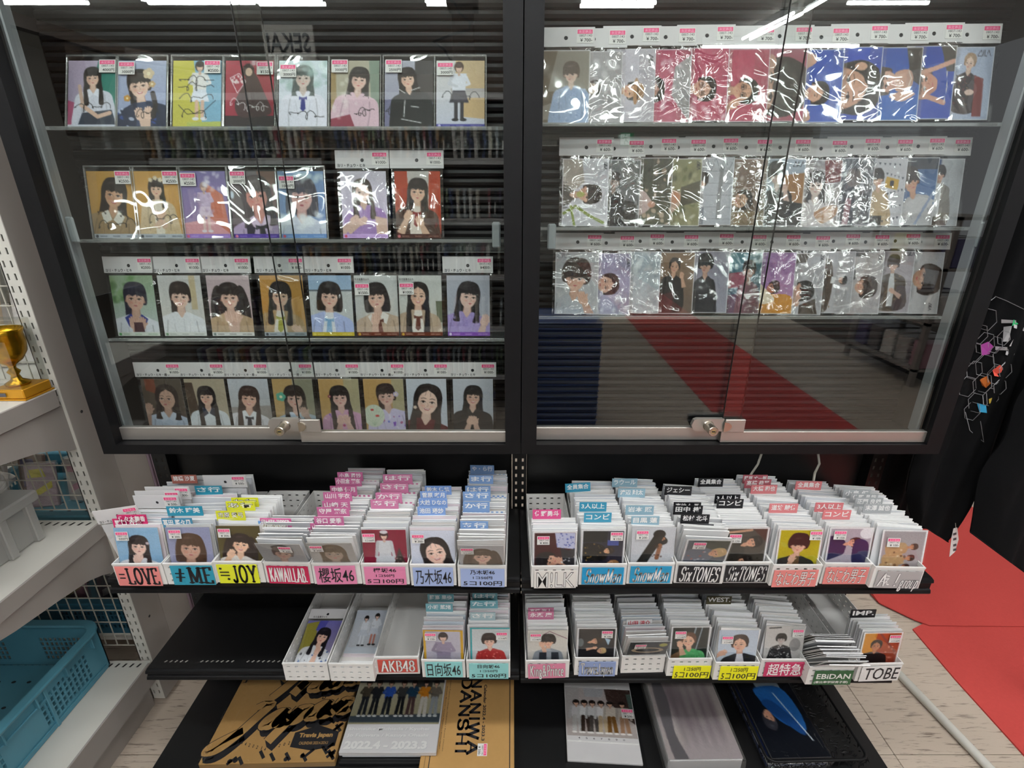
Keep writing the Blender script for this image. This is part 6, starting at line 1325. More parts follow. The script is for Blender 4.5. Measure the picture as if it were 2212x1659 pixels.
# dividers
TE='#2a8eaa'; YE='#dfe032'; PI='#c56c98'; P2='#cf7da4'; B7='#7f9fd6'; B8='#7c9cca'; TB='#3a94b4'; PB='#8fb0c0'; BK='#141418'; SA='#d87c80'; GT='#a8aaac'; MT='#74aab4'
for a in (
 ('u1','佐々木舞香',246,309,1117,'#c81e64',dict(col='magenta',lab='behind the front one, salmon-signed tray')),('u1','野口 衣織',237,303,1125,'#c81e64',dict(col='magenta',lab='frontmost in the salmon-signed tray')),
 ('u2','諸橋 沙夏',365,419,1030,'#a8665a',dict(col='brown',lab='standing highest, teal-signed tray')),('u2','な行',438,496,1039,TE,dict(col='teal',lab='rearmost in the teal-signed tray')),('u2','さ行',416,474,1054,TE,dict(col='teal',lab='second from the back of the teal-signed tray')),('u2','鈴木 瞳美',354,431,1099,TE,dict(col='teal',lab='second from the front, teal-signed tray')),('u2','冨田 菜々風',344,409,1124,'#3f86a8',dict(col='steel blue',lab='frontmost in the teal-signed tray')),
 ('u3','わ行',495,553,1080,YE,dict(col='yellow',dark='ink',lab='rearmost in the yellow-signed tray')),('u3','あ行',483,545,1088,YE,dict(col='yellow',dark='ink',lab='middle one in the yellow-signed tray')),('u3','市原 愛弓',461,524,1109,YE,dict(col='yellow',dark='ink',lab='frontmost in the yellow-signed tray')),
 ('u4','FRUITS ZIPPER',557,625,1125,'#d8609a',dict(col='rose',lab='rearmost in the crimson-signed tray')),('u4','CUTIE STREET',553,622,1131,'#6f9fd8',dict(col='sky blue',lab='middle one in the crimson-signed tray')),('u4','CANDY TUNE',551,617,1137,YE,dict(col='yellow',lab='frontmost in the crimson-signed tray')),
 ('u5','小島 凪紗',726,781,1024,PI,dict(col='pink',body='check',lab='rearmost in the large-kanji pink-signed tray')),('u5','小田倉 麗奈',721,778,1036,PI,dict(col='pink',lab='second from the back, large-kanji pink-signed tray')),('u5','中嶋 優月',710,768,1054,PI,dict(col='pink',body='check',lab='third from the back, large-kanji pink-signed tray')),('u5','山川 宇衣',695,757,1068,PI,dict(col='pink',lab='fourth from the back, large-kanji pink-signed tray')),('u5','山﨑 天',693,753,1087,PI,dict(col='pink',body='check',lab='with three characters, large-kanji pink-signed tray')),('u5','守屋 麗奈',681,751,1101,PI,dict(col='pink',body='check',lab='fifth from the front, large-kanji pink-signed tray')),('u5','谷口 愛季',675,739,1121,PI,dict(col='pink',lab='fourth from the front, large-kanji pink-signed tray')),('u5','山下 瞳月',667,728,1135,PI,dict(col='pink',lab='third from the front, large-kanji pink-signed tray')),('u5','浅井 恋乃未',660,724,1145,PI,dict(col='pink',lab='second from the front, large-kanji pink-signed tray')),('u5','森田 ひかる',658,720,1156,PI,dict(col='pink',lab='frontmost in the large-kanji pink-signed tray')),
 ('u6','は行',825,889,1029,P2,dict(col='pink',body='check',lab='rearmost in the pink price-signed tray')),('u6','さ行',819,880,1048,P2,dict(col='pink',body='check',lab='third from the front, pink price-signed tray')),('u6','か行',809,866,1069,P2,dict(col='pink',body='check',lab='second from the front, pink price-signed tray')),('u6','あ行',798,858,1084,P2,dict(col='pink',lab='frontmost in the pink price-signed tray')),
 ('u7','鈴木 佑捺',916,974,1054,B7,dict(col='cornflower blue',lab='rearmost in the large-kanji lilac-signed tray')),('u7','菅原 咲月',906,963,1066,B7,dict(col='cornflower blue',lab='third from the front, large-kanji lilac-signed tray')),('u7','大越 ひなの',903,965,1082,B7,dict(col='cornflower blue',lab='second from the front, large-kanji lilac-signed tray')),('u7','池田 瑛紗',900,961,1100,B7,dict(col='cornflower blue',body='check',lab='frontmost in the large-kanji lilac-signed tray')),
 ('u8','や・ら行',1015,1067,1009,B8,dict(col='blue',body='check',lab='rearmost and tallest in the lilac price-signed tray')),('u8','ま行',1013,1065,1031,B8,dict(col='blue',body='check',lab='second from the back, lilac price-signed tray')),('u8','は行',1004,1059,1054,B8,dict(col='blue',body='check',lab='third from the back, lilac price-signed tray')),('u8','さ行',999,1059,1067,B8,dict(col='blue',body='check',lab='third from the front, lilac price-signed tray')),('u8','か行',999,1057,1089,B8,dict(col='blue',body='check',lab='second from the front, lilac price-signed tray')),('u8','あ行',993,1054,1131,B8,dict(col='blue',lab='frontmost in the lilac price-signed tray')),
 ('v1','佐野勇斗',1151,1213,1106,'#d8508a',dict(col='rose',lab='in the outline-lettered tray beside the centre post')),
 ('v2','全員集合',1231,1286,1046,TB,dict(col='blue',lab='rearmost in the first blue-signed tray',tilt=-4)),('v2','3人以上',1253,1312,1090,TB,dict(col='blue',lab='middle one in the first blue-signed tray')),('v2','コンビ',1263,1323,1113,TB,dict(col='blue',lab='frontmost in the first blue-signed tray')),
 ('v3','ラウール',1324,1379,1038,PB,dict(col='pale blue',lab='rearmost in the second blue-signed tray')),('v3','渡辺 翔太',1337,1396,1060,PB,dict(col='pale blue',lab='second from the back, second blue-signed tray')),('v3','岩本 照',1354,1415,1097,PB,dict(col='pale blue',lab='second from the front, second blue-signed tray')),('v3','目黒 蓮',1366,1427,1120,PB,dict(col='pale blue',lab='frontmost in the second blue-signed tray')),
 ('v4','ジェシー',1439,1497,1055,BK,dict(col='black',lab='rearmost in the first black-signed tray')),('v4','髙地 優吾',1458,1517,1090,BK,dict(col='black',lab='half hidden, middle of the first black-signed tray')),('v4','田中 樹',1458,1521,1097,BK,dict(col='black',lab='with three characters, middle of the first black-signed tray')),('v4','松村 北斗',1474,1536,1116,BK,dict(col='black',lab='second from the front, first black-signed tray')),('v4','京本 大我',1482,1544,1136,'#303036',dict(col='charcoal',lab='frontmost in the first black-signed tray')),
 ('v5','全員集合',1512,1566,1037,BK,dict(col='black',lab='rearmost in the second black-signed tray')),('v5','3人以上',1548,1603,1073,BK,dict(col='black',lab='half hidden, second black-signed tray')),('v5','コンビ',1553,1610,1083,BK,dict(col='black',lab='frontmost in the second black-signed tray')),
 ('v6','藤原 丈一郎',1609,1662,1030,'#b4606a',dict(col='dull red',lab='rearmost in the first salmon-signed tray')),('v6','高橋 恭平',1613,1670,1040,'#b4606a',dict(col='dull red',lab='second from the back, first salmon-signed tray')),('v6','大橋 和也',1627,1683,1052,SA,dict(col='salmon',lab='third from the back, first salmon-signed tray')),('v6','道枝 駿佑',1667,1729,1093,SA,dict(col='salmon',lab='frontmost in the first salmon-signed tray')),
 ('v7','全員集合',1724,1780,1044,SA,dict(col='salmon',lab='rearmost in the second salmon-signed tray')),('v7','3人以上',1767,1827,1091,SA,dict(col='salmon',lab='middle one in the second salmon-signed tray')),('v7','コンビ',1784,1844,1107,SA,dict(col='salmon',lab='frontmost in the second salmon-signed tray')),
 ('v8','小島 健',1828,1886,1062,GT,dict(col='grey',lab='rearmost in the grey-signed tray')),('v8','佐野 晶哉',1844,1902,1071,GT,dict(col='grey',lab='second from the back, grey-signed tray')),('v8','正門 良規',1854,1913,1080,GT,dict(col='grey',lab='second from the front, grey-signed tray')),('v8','末澤 誠也',1872,1933,1094,GT,dict(col='grey',lab='frontmost in the grey-signed tray')),
 ('w3','藤嶌 果歩',922,979,1289,MT,dict(col='blue-green',lab='rearmost in the large-kanji mint-signed tray')),('w3','小坂 菜緒',918,977,1310,MT,dict(col='blue-green',lab='frontmost in the large-kanji mint-signed tray')),
 ('w4','は行',1020,1074,1286,MT,dict(col='blue-green',lab='rearmost in the mint price-signed tray')),('w4','た行',1015,1075,1303,MT,dict(col='blue-green',lab='second from the back, mint price-signed tray')),('w4','さ行',1015,1070,1329,'#a8c0c6',dict(col='pale blue-green',lab='glaring, mint price-signed tray')),('w4','あ行',1020,1073,1360,'#b4c6ca',dict(col='washed-out blue-green',lab='frontmost in the mint price-signed tray')),
 ('x1','髙橋 海人',1141,1197,1319,'#b4708c',dict(col='dull pink',lab='behind the other in the pink-signed tray')),('x1','永瀬 廉',1141,1197,1327,'#c87898',dict(col='pink',lab='front one in the pink-signed tray')),
 ('x3','山田 涼介',1355,1411,1343,'#dcdcdc',dict(col='white',fg='tab #b81c2c',lab='in the unsigned full tray')),
 ('x5','WEST.',1530,1584,1294,'#4a4428',dict(col='olive brown',lab='in the second yellow-signed tray')),('x8','IMP.',1844,1899,1323,BK,dict(col='black',lab='in the last white-signed tray'))):
    mat('tab #b81c2c','#b81c2c',.5)
    tab(*a[:6],**a[6])
# tall header cards standing in the salmon-signed tray
def header_in_tray(key,px0,px1,py,zt,label,rot=0,price='¥ 500-',note=None,y=None):
    Mt,yaw,z,where=TRAYS[key]; l=onZ(px0,py,z+zt); r_=onZ(px1,py,z+zt); a=Mt.inverted()@Vector(l); b=Mt.inverted()@Vector(r_)
    yy=min(.262,max(.02,(a.y+b.y)/2)); zz=zt
    if (a.y+b.y)/2>.262:
        w_=(Mt@Vector((0,.262,0))).y; l=onY(px0,py,w_); r_=onY(px1,py,w_); a=Mt.inverted()@Vector(l); b=Mt.inverted()@Vector(r_); zz=a.z
    T=thing('photo_card',label,'photo card',group='header cards standing in the trays'); T.matrix_world=Mt@Matrix.Translation(((a.x+b.x)/2,yy,.002))@Matrix.Rotation(math.radians(rot),4,'Y')
    MB().box(-.045,.045,0,.0012,.003,zz-.036).build('backing_card','sleeve0',T); MB().box(-.048,.048,-.0006,-.0002,0,zz-.034).build('clear_sleeve','hard sleeve',T)
    H=put('header_card',header_mesh(.098,.033,.5),T,(0,-.001,zz-.033)); put('price_sticker',sticker_mesh(price),H,(.016,-.0004,.030))
    if note: put('handwriting',text_mesh(note,.05,.006,bold=.02),H,(-.044,-.0005,.002))
header_in_tray('u1',316,405,1053,.165,'white header card, rearmost of four standing in the salmon-signed tray',price='¥ 300-')
header_in_tray('u1',292,386,1062,.165,'white header card, third of four standing in the salmon-signed tray')
header_in_tray('u1',287,385,1072,.160,'white header card with visible dark punch hole, salmon-signed tray')
header_in_tray('u1',223,322,1098,.160,'tilted white header card priced 600, nearest in the salmon-signed tray',rot=-9,price='¥ 600-',note=N1)
header_in_tray('u2',438,530,1028,.170,'white header card priced 500 at the back of the teal-signed tray')
# prints lying in the two bare trays
for key,ik,w,h,yy,x,lab in(('w1','w1',.088,.126,.016,.0,'loose portrait print lying in the leftmost bare tray'),('w2','w2',.082,.118,.062,.004,'loose print of two standing girls in white, in the second bare tray')):
    Mt,yaw,z,where=TRAYS[key]; T=thing('photo_card',lab,'photo card'); T.matrix_world=Mt@Matrix.Translation((x,yy,.008))@Matrix.Rotation(math.radians(-76),4,'X')
    put('photo_print',print_mesh(ik,w,h),T,(0,-.001,0)); put('clear_sleeve',sleeve_mesh(.095,.165 if key=='w1' else .13,'hard sleeve',.0004,3),T)
    if key=='w1':
        H=put('header_card',header_mesh(.095,.026,.5),T,(0,-.001,h+.006)); put('handwriting',text_mesh('セミ全身カット',.036,.006,bold=.02),H,(-.035,-.0005,.001))
for k in range(7):
    Mt,yaw,z,where=TRAYS['w2']; m=MB().cbox(-.044,.044,0,.125,0,.0013,.0004).build('photo_card','sleeve%d'%(k%8)); m.matrix_world=Mt@Matrix.Translation((.002,.010+.009*k,.003+.0016*k))
    tag(m,ORD[k+1]+' sleeved card from the front of the flat heap in the second bare tray','photo card','flat cards in the second bare tray')
# ================================================================ calendars and packs on the base deck
ZD=.102
def slab_frame(fl,fr,bl,z):
    """local frame of a flat slab: origin front-left top corner; x along the front, y towards the back"""
    A=Vector(onZ(*fl,z)); B=Vector(onZ(*fr,z)); Cc=Vector(onZ(*bl,z)); X=(B-A); w=X.length; X.normalize(); Y=(Cc-A); Y=(Y-X*Y.dot(X)); l=Y.length; Y.normalize()
    M=Matrix(((X.x,Y.x,0,A.x),(X.y,Y.y,0,A.y),(0,0,1,0),(0,0,0,1))); return M,w,l
def flat(P): return (P[0],P[2],P[1])   # lettering plane (x,y,z) -> lying (x,z,height)
def lay(mb,txt,x0,x1,y0,y1,z,bold=0.,shear=0.,rot=0,ctr=None):
    def M(p):
        x,y=p[0],p[2]
        if rot:
            c,s=math.cos(math.radians(rot)),math.sin(math.radians(rot)); cx,cy=ctr; x,y=cx+(x-cx)*c-(y-cy)*s,cy+(x-cx)*s+(y-cy)*c
        return (x,y,z)
    fit_text(mb,txt,x0,x1,y0,y1,0,bold,shear,M=M)
# --- kraft calendar with big script lettering
M,w,l=slab_frame((427,1650),(722,1643),(518,1476),ZD+.022); l=.36
T=thing('calendar_pack','kraft calendar pack printed with large slanted black script, leftmost on the deck','calendar'); T.matrix_world=M@Matrix.Translation((0,0,ZD))
MB().cbox(0,w,0,l,0,.020,.0015).build('cardboard_case','kraft',T)
def stroke_word(mb,word,x0,y0,s,adv,wd,z,dx=0,dy=0,slope=.19,shear=.42):
    G={'J':[[(.15,.98),(.42,1.1),(.62,1.0),(.50,.5),(.34,-.1),(.12,-.52),(-.16,-.62),(-.24,-.40),(.02,-.16),(.42,.06)]],
       'a':[[(.60,.50),(.36,.62),(.10,.40),(.08,.12),(.26,.0),(.48,.16),(.60,.50)],[(.62,.60),(.54,.16),(.66,.0),(.84,.14)]],
       'p':[[(.18,.58),(.10,.0),(-.02,-.62)],[(.12,.14),(.24,.52),(.48,.58),(.58,.36),(.46,.06),(.26,.0),(.14,.10)]],
       'n':[[(.16,.58),(.06,.0)],[(.10,.20),(.32,.56),(.48,.52),(.44,.20),(.50,.0),(.72,.14)]],
       'T':[[(.02,.80),(.14,1.04),(.60,.98),(1.1,1.1)],[(.60,.98),(.42,.4),(.22,.0),(.04,.06)]],
       'r':[[(.16,.58),(.06,.0)],[(.10,.26),(.26,.54),(.46,.56)]],'v':[[(.08,.56),(.16,.0),(.34,.16),(.50,.58)]],
       'i':[[(.14,.56),(.06,.08),(.20,.0),(.30,.10)]],'s':[[(.40,.56),(.16,.50),(.34,.20),(.20,.0),(.0,.06)]]}
    x=x0
    for ch,ad in zip(word,adv):
        for pts in G[ch]:
            P=[]
            for k in range(len(pts)-1):
                a,b,c,d=[Vector(pts[min(max(k+q,0),len(pts)-1)]) for q in(-1,0,1,2)]
                for e in range(5):
                    f=e/5.; P.append(.5*((2*b)+(c-a)*f+(2*a-5*b+4*c-d)*f*f+(3*b-a-3*c+d)*f**3))
            P.append(Vector(pts[-1])); Q=[Vector((x+(p.x+p.y*shear)*s,y0+p.y*s+(x-x0+p.x*s)*slope)) for p in P]
            L_,R2=[],[]
            for k,p in enumerate(Q):
                d=(Q[min(k+1,len(Q)-1)]-Q[max(k-1,0)]).normalized(); n=Vector((-d.y,d.x)); t=wd*(.55+.75*abs(n.x))*.5
                L_.append((p+n*t)); R2.append((p-n*t))
            for k in range(len(Q)-1): mb.add([(v.x*w+dx,v.y*w+dy,z) for v in (L_[k],R2[k],R2[k+1],L_[k+1])],[(0,1,2,3)])
        x+=ad*s
m=MB()
words=(('Japan',.12,.215,.215,(.98,.80,.74,.80,.8)),('Travis',.27,.50,.215,(.95,.6,.78,.62,.42,.5)))
for wd_ in words:
    for q in range(1,6): stroke_word(m,*wd_[:5],.056,.0201+.00003*q,.0035*q*.62,-.0035*q)
    stroke_word(m,*wd_[:5],.076,.0204)
m.build('letter_shadow','ink',T)
m=MB()
for wd_ in words: stroke_word(m,*wd_[:5],.064,.0207)
m.build('lettering','kraft',T)
m=MB(); bx,by=.80*w,.17*w
m.add([(bx+.17*w*a,by+.10*w*b,.0204) for a,b in((-1,.5),(0,1.05),(1,.5),(1,-.6),(0,-.9),(-1,-.6))],[(0,1,2,3,4,5)][::1])
rr=random.Random(2)
for k in range(30):
    u=rr.uniform(0,.97); v=rr.uniform(.0,.09) if k%2 else rr.uniform(0,.5)
    if k%2==0: u=rr.uniform(.93,.98)
    if k%3==0: m.add([(w*u+.006*math.cos(i),w*v+.006*math.sin(i),.0204) for i in range(7)],[tuple(range(7))])
    else:
        a=rr.choice((.8,2.3)); c,s=math.cos(a)*.012,math.sin(a)*.012; m.add([(w*u-c-s*.3,w*v-s+c*.3,.0204),(w*u+c-s*.3,w*v+s+c*.3,.0204),(w*u+c+s*.3,w*v+s-c*.3,.0204),(w*u-c+s*.3,w*v-s-c*.3,.0204)],[(0,1,2,3)])
for k,ch in enumerate('CALENDAR'): 
    a=math.radians(38-11*k); lay(m,ch,(.98-.03*k-.012*(k**1.2))*w,(1.01-.03*k-.012*(k**1.2))*w,(.92-.085*k)*w,(.955-.085*k)*w,.0204,.02)
for k,ch in enumerate('2023.4-2024.3'): x=(.62-.033*k)*w; lay(m,ch,x-.012*w*(.4 if ch in '.-' else 1),x,(.085+.06*abs(k-5)/7)*w,(.11+.06*abs(k-5)/7)*w,.0204,.02)
for k,ch in enumerate('JOH'): lay(m,ch,(.02+.0*k)*w,(.05)*w,(.66+.12*k)*w,(.69+.12*k)*w,.0204,.02)
m.build('printing','ink',T)
m=MB(); lay(m,'Travis Japan',bx-.13*w,bx+.13*w,by+.00*w,by+.045*w,.0207,.05); lay(m,'CALENDAR 2023.4-2024.3',bx-.11*w,bx+.11*w,by-.045*w,by-.022*w,.0207,.02); m.build('badge_lettering','kraft',T)
m=MB(); m.grid(lambda u,v:(-.003+(w+.006)*u,-.004+(l+.006)*v,.0215+.0006*math.sin(u*17+v*9)),12,12); m.quad((-.003,-.004,0),(w+.003,-.004,0),(w+.003,-.004,.0215),(-.003,-.004,.0215)); m.build('shrink_wrap','shrink wrap',T,smooth=True)
# --- white calendar with a group picture
M,w,l=slab_frame((731,1624),(915,1624),(770,1479),ZD+.045); l=.30
T=thing('calendar','white spiral calendar with seven standing men, between the kraft packs','calendar'); T.matrix_world=M@Matrix.Translation((0,0,ZD+.030)); T.matrix_world.translation.z=ZD+.030
MB().cbox(0,w+.03,0,l,0,.012,.001).build('cover','card paper',T); 
MB().cbox(.004,w+.026,.006,l-.004,-.014,0,.001).build('lower_pages','sleeve1',T)
Pm=put('picture_print',print_mesh('cal1',w+.026,(w+.026)*.56),T,(w/2+.014,.070,.0132),(math.radians(-90),0,0))
m=MB(); m2=MB()
for tx,y0,y1,bb in(('Shunsuke Michieda / Kyohei',.052,.062,.02),('Jo Fujiwara / Kazuya Ohashi',.036,.046,.02),('2022.4 - 2023.3',.008,.028,.05)):
    lay(m,tx,.008,w+.005,y0,y1,.0126,bb); lay(m2,tx,.0092,w+.0062,y0-.0012,y1-.0012,.0123,bb)
m2.build('letter_shadow','sleeve7',T); m.build('lettering','tray white',T)
MB().box(-.003,w+.033,-.004,l,.0136,.0142).build('clear_wrap','hard sleeve',T)
b=thing('black_box','flat black glossy box under the white group calendar','box'); b.matrix_world=M@Matrix.Translation((0,0,ZD)); b.matrix_world.translation.z=ZD
MB().cbox(-.004,w+.034,-.006,l,0,.014,.003).build('lid','black frame',b); MB().cbox(0,w+.03,0,l-.01,.0,.0145,.001).build('tray_inner','black steel',b)
# --- kraft mailer with bold sideways capitals
M,w,l=slab_frame((904,1659),(1111,1659),(935,1477),ZD+.03); l=.40
T=thing('calendar_pack','kraft mailer with bold sideways black capitals and a double frame line','calendar'); T.matrix_world=M@Matrix.Translation((0,-.03,0)); T.matrix_world.translation.z=ZD
MB().cbox(0,w,-.02,l,0,.028,.002).build('cardboard_case','kraft',T)
m=MB(); z=.0284
def bar(x0,y0,x1,y1): m.add([(x0,y0,z),(x1,y0,z),(x1,y1,z),(x0,y1,z)],[(0,1,2,3)])
for e,t_ in((.022,.0022),):
    bar(e,.028,w-.010,.028+t_); bar(e,.028,e+t_,l); bar(w-.010-t_,.028,w-.010,l)
bar(.012,0,.0128,l)
def side(txt,xb,h,y1,length,tv,ser):   # reads from back to front, letter tops to the right
    Mx=lambda p:(xb+p[2],y1-p[0],z); serif_text(m,txt,0,length,0,h,0,tv,.16,ser,M=Mx)
def sidet(txt,xb,h,y1,length,bold=.03): fit_text(m,txt,0,length,0,h,0,bold,M=lambda p:(xb+p[2],y1-p[0],z))
side('NANIWA',.112,.026,.272,.213,.25,.20); side('DANSHI',.084,.026,.272,.213,.25,.20)
sidet('Calendar 2022.4 - 2023.3',.146,.008,.250,.155); sidet('Joichiro Fujiwara / Daigo Nishihata / Ryusei Ohnishi',.050,.003,.270,.20,.01); sidet('Shunsuke Michieda / Kyohei Takahashi / Kento Nagao',.042,.003,.245,.17,.01); sidet('Kazuya Ohashi',.034,.003,.205,.06,.01)
m.build('lettering','ink',T); put('price_sticker',sticker_mesh('¥ 500-'),T,(.162,.088,.0290),(math.radians(-90),0,math.radians(-90)))
# --- sleeved poster calendar, tall
M,w,l=slab_frame((1226,1640),(1397,1650),(1221,1492),ZD+.010)
T=thing('calendar','sleeved picture calendar of six men in an alley above a blank page','calendar'); T.matrix_world=M@Matrix.Translation((0,0,ZD)); T.matrix_world.translation.z=ZD; l=.30
MB().cbox(0,w-.008,0,l,0,.006,.001).build('pages','card paper',T); MB().cbox(.002,w-.010,.046,.050,.006,.008,.0008).build('fold_strip','tray white',T)
put('picture_print',print_mesh('cal2',w-.012,.135),T,(w/2-.004,.062,.0066),(math.radians(-90),0,0))
m=MB(); 
for k,tx in enumerate(('4','5','6','7','8','9','10')): lay(m,tx,.03+.019*k,.035+.019*k,.054,.0585,.0064+.0008,.01)
m.build('page_numbers','ink soft',T); put('price_sticker',sticker_mesh('¥ 500-',w=.032,h=.026),T,(w-.043,.140,.0078),(math.radians(-90),0,0))
m=MB(); m.grid(lambda u,v:(-.006+(w+.006)*u,-.008+(l+.01)*v,.0085+.0007*math.sin(u*14+v*11)),10,14); m.build('clear_sleeve','shrink wrap',T,smooth=True)
# --- thick stack of frosted files
M,w,l=slab_frame((1444,1643),(1609,1641),(1399,1492),ZD+.050); l=.30
T=thing('file_pack','thick frosted pack of clear files with ghostly row of men','pack'); T.matrix_world=M@Matrix.Translation((0,0,ZD)); T.matrix_world.translation.z=ZD
MB().cbox(.002,w-.002,.002,l,0,.048,.003).build('file_stack','sleeve7',T)
put('picture_print',print_mesh('file',w-.004,l-.01),T,(w/2,.003,.0492),(math.radians(-90),0,0)); put('price_sticker',sticker_mesh('¥ 800-'),T,(w*.66,l-.02,.0508),(math.radians(-90),0,0))
m=MB(); m.grid(lambda u,v:(-.002+(w+.004)*u,-.003+(l+.003)*v,.0515+.0008*math.sin(u*13+v*5)),10,12); m.grid(lambda u,v:(-.002+(w+.004)*u,-.004-.002*math.sin(v*3.14),.0515*v),8,4); m.grid(lambda u,v:(-.003-.002*math.sin(v*3.14),-.003+l*u,.0515*v),8,4)
m.build('shrink_wrap','thin frost',T,smooth=True)
# --- black openwork basket with sleeved clear files
M,w,l=slab_frame((1660,1646),(1878,1640),(1570,1500),ZD+.048); l=.30
T=thing('lace_basket','black plastic basket with openwork leaf-pattern sides','basket'); T.matrix_world=M@Matrix.Translation((0,0,ZD)); T.matrix_world.translation.z=ZD
def rr_(e,r=.02,n=5): 
    o=[]
    for cx,cy,a in((w-r,l-r,0),(r,l-r,90),(r,r,180),(w-r,r,270)):
        cx+= -e if cx>w/2 else e; cy+= -e if cy>l/2 else e
        for k in range(n+1): t=math.radians(a+90*k/n); o.append((cx+r*math.cos(t),cy+r*math.sin(t)))
    return o
o_=rr_(0); i_=rr_(.012,.016); P=[(x,y,.048) for x,y in o_]; P.append(P[0]); MB().tube(P,.0035,6,False).build('rim','black frame',T,smooth=True)
MB().prism(i_,lambda p:(p[0],p[1],0),lambda p:(p[0],p[1],.003)).build('base','black steel',T)
# openwork sides and inner mat: petals as short blades
m=MB(); rb=random.Random(8); N=len(o_)
for side_ in range(4):
    for k in range(95):
        f=rb.random(); h=rb.uniform(.006,.044); q=(h/.048)
        if side_==0: a,b=(f*w,.012*(1-q)); dx,dy=1,0
        elif side_==1: a,b=(w-.012*(1-q),f*l); dx,dy=0,1
        elif side_==2: a,b=(f*w,l-.012*(1-q)); dx,dy=1,0
        else: a,b=(.012*(1-q),f*l); dx,dy=0,1
        ang=rb.uniform(.3,2.8); L=.007; c,s=math.cos(ang)*L,math.sin(ang)*L
        p=Vector((a-dx*c,b-dy*c,h-s)); r2=Vector((a+dx*c,b+dy*c,h+s)); mid=(p+r2)/2; nn=Vector((dx*-s,dy*-s,c))*.22
        m.add([p,mid-nn,r2,mid+nn],[(0,1,2,3)])
tag(m.build('openwork','black frame',T),None,None,kind='stuff')
m=MB()
for k in range(150):
    a,b=w-.07+rb.random()*.055,.02+rb.random()*(l-.05); ang=rb.uniform(-.5,1.2); L=rb.uniform(.004,.008); c,s=math.cos(ang)*L,math.sin(ang)*L; m.add([(a-c,b-s,.030),(a+s*.2,b-c*.2,.031),(a+c,b+s,.030),(a-s*.2,b+c*.2,.031)],[(0,1,2,3)])
tag(m.build('leaf_relief','black frame',T),None,None,kind='stuff'); MB().box(w-.075,w-.012,.012,l-.01,.024,.029).build('inner_mat','black steel',T)
B=M.copy(); B.translation.z=0
for k in range(5):
    t=thing('clear_file',('topmost sleeved clear file in the black basket, figure in blue jacket' if k==4 else ORD[k+1]+' clear file from the bottom of the stack in the black basket'),'file',group=None if k==4 else 'files under the topmost in the basket')
    t.matrix_world=M@Matrix.Translation((.010+.001*k,.016-.0012*k,0)); t.matrix_world.translation.z=ZD+.006+.0075*k
    MB().cbox(0,w-.095,0,l-.03,0,.0045,.0006).build('file',('blue box','sleeve7','ink','blue box','ink')[k],t)
    if k==4: put('picture_print',print_mesh('file2',w-.10,l-.03),t,((w-.095)/2,.001,.0052),(math.radians(-90),0,0))
    MB().cbox(-.004,w-.088,-.006,l-.02,-.0005,.0062,.0005).build('clear_sleeve','shrink wrap',t)

# ================================================================ white end-on shelving at the left, and what it carries
XW=-1.022; 
V_=thing('white_shelving_unit','white perforated steel shelving unit with wire mesh back, left of the cabinets','shelving unit')
for xo,yy,dd in((0,1.066,.072),(0,1.150,.10)):
    m=MB(); perf(m,.034,1.95,[(.0060,.0100),(.0215,.0255)],[(.02+.0262*i,.0335+.0262*i) for i in range(73)],lambda x,z,d:(XW-.036+x,yy+d,.02+z),.002)
    m.cur=1; m.box(XW-.002,XW,yy,yy+dd,.02,1.97); m.cur=0; m.box(XW-.036,XW-.034,yy,yy+dd,.02,1.97); m.build('upright',['white steel','white steel shaded'],V_)
MB().box(XW-.004,XW-.001,1.135,1.152,.02,1.97).build('filler_strip','white steel shaded',V_)
for z in(.46,.93,.30): MB().lathe([(0,0),(.004,0)],0,0,8).build('bolt_hole','ink',V_,loc=(XW+.0003,1.10,z),rot=(0,math.radians(90),0))
m=MB(); m.box(XW-.02,XW-.001,1.252,1.30,.02,1.97); m.build('upright','mauve panel',V_); MB().cbox(XW+.000,XW+.012,1.262,1.330,.02,1.97,.002).build('end_panel','mauve panel',V_)
XL=-1.95
def wshelf(z,y0,lip,nm='shelf',kick=None):
    s=MB().cbox(XL,XW-.002,y0,1.062,z-.002,z,.0006).build(nm,'white steel',V_)
    m=MB(); m.cbox(XW-.006,XW-.001,y0,1.055,z-lip,z+.0005,.001); m.build('edge_lip','white steel shaded',s)
    m=MB()
    for k in range(44): 
        x=XW-.03-.020*k; m.add([(x,1.040,z+.0004),(x+.006,1.040,z+.0004),(x+.010,1.052,z+.0004),(x+.004,1.052,z+.0004)],[(0,1,2,3)])
    m.build('slot_row','keyhole',s)
    if lip<.06:
        pts=[(1.066,z-lip),(1.066,z-.155),(1.045,z-.150),(1.020,z-.135),(.98,z-.118),(.90,z-.102),(.80,z-.085),(.70,z-.060),(y0+.02,z-lip)]
        MB().prism(pts,lambda p:(XW-.012,p[0],p[1]),lambda p:(XW-.009,p[0],p[1])).build('bracket','white steel shaded',s)
    return s
ZS1,ZS2,ZS3=CZ-.4166,CZ-.770,CZ-1.245
wshelf(ZS1,.55,.040); wshelf(ZS2,.55,.040); s3=wshelf(ZS3,.45,.070,'base_shelf')
MB().box(XW-.045,XW-.035,.47,1.062,0,ZS3-.07).build('kick_plate','white steel shaded',V_)
m=MB()
for zz0,zz1 in((.20,ZS2-.03),(ZS2+.01,ZS1-.04),(ZS1+.01,1.75)):
    n=int((zz1-zz0)/.043)
    for j in range(n+1): m.tube([(XL,1.092,zz0+j*.043),(XW-.036,1.092,zz0+j*.043)],.0016,4)
    for i in range(29): m.tube([(XW-.05-i*.032,1.095,zz0),(XW-.05-i*.032,1.095,zz1)],.0015,4)
m.build('wire_mesh','wire',V_)
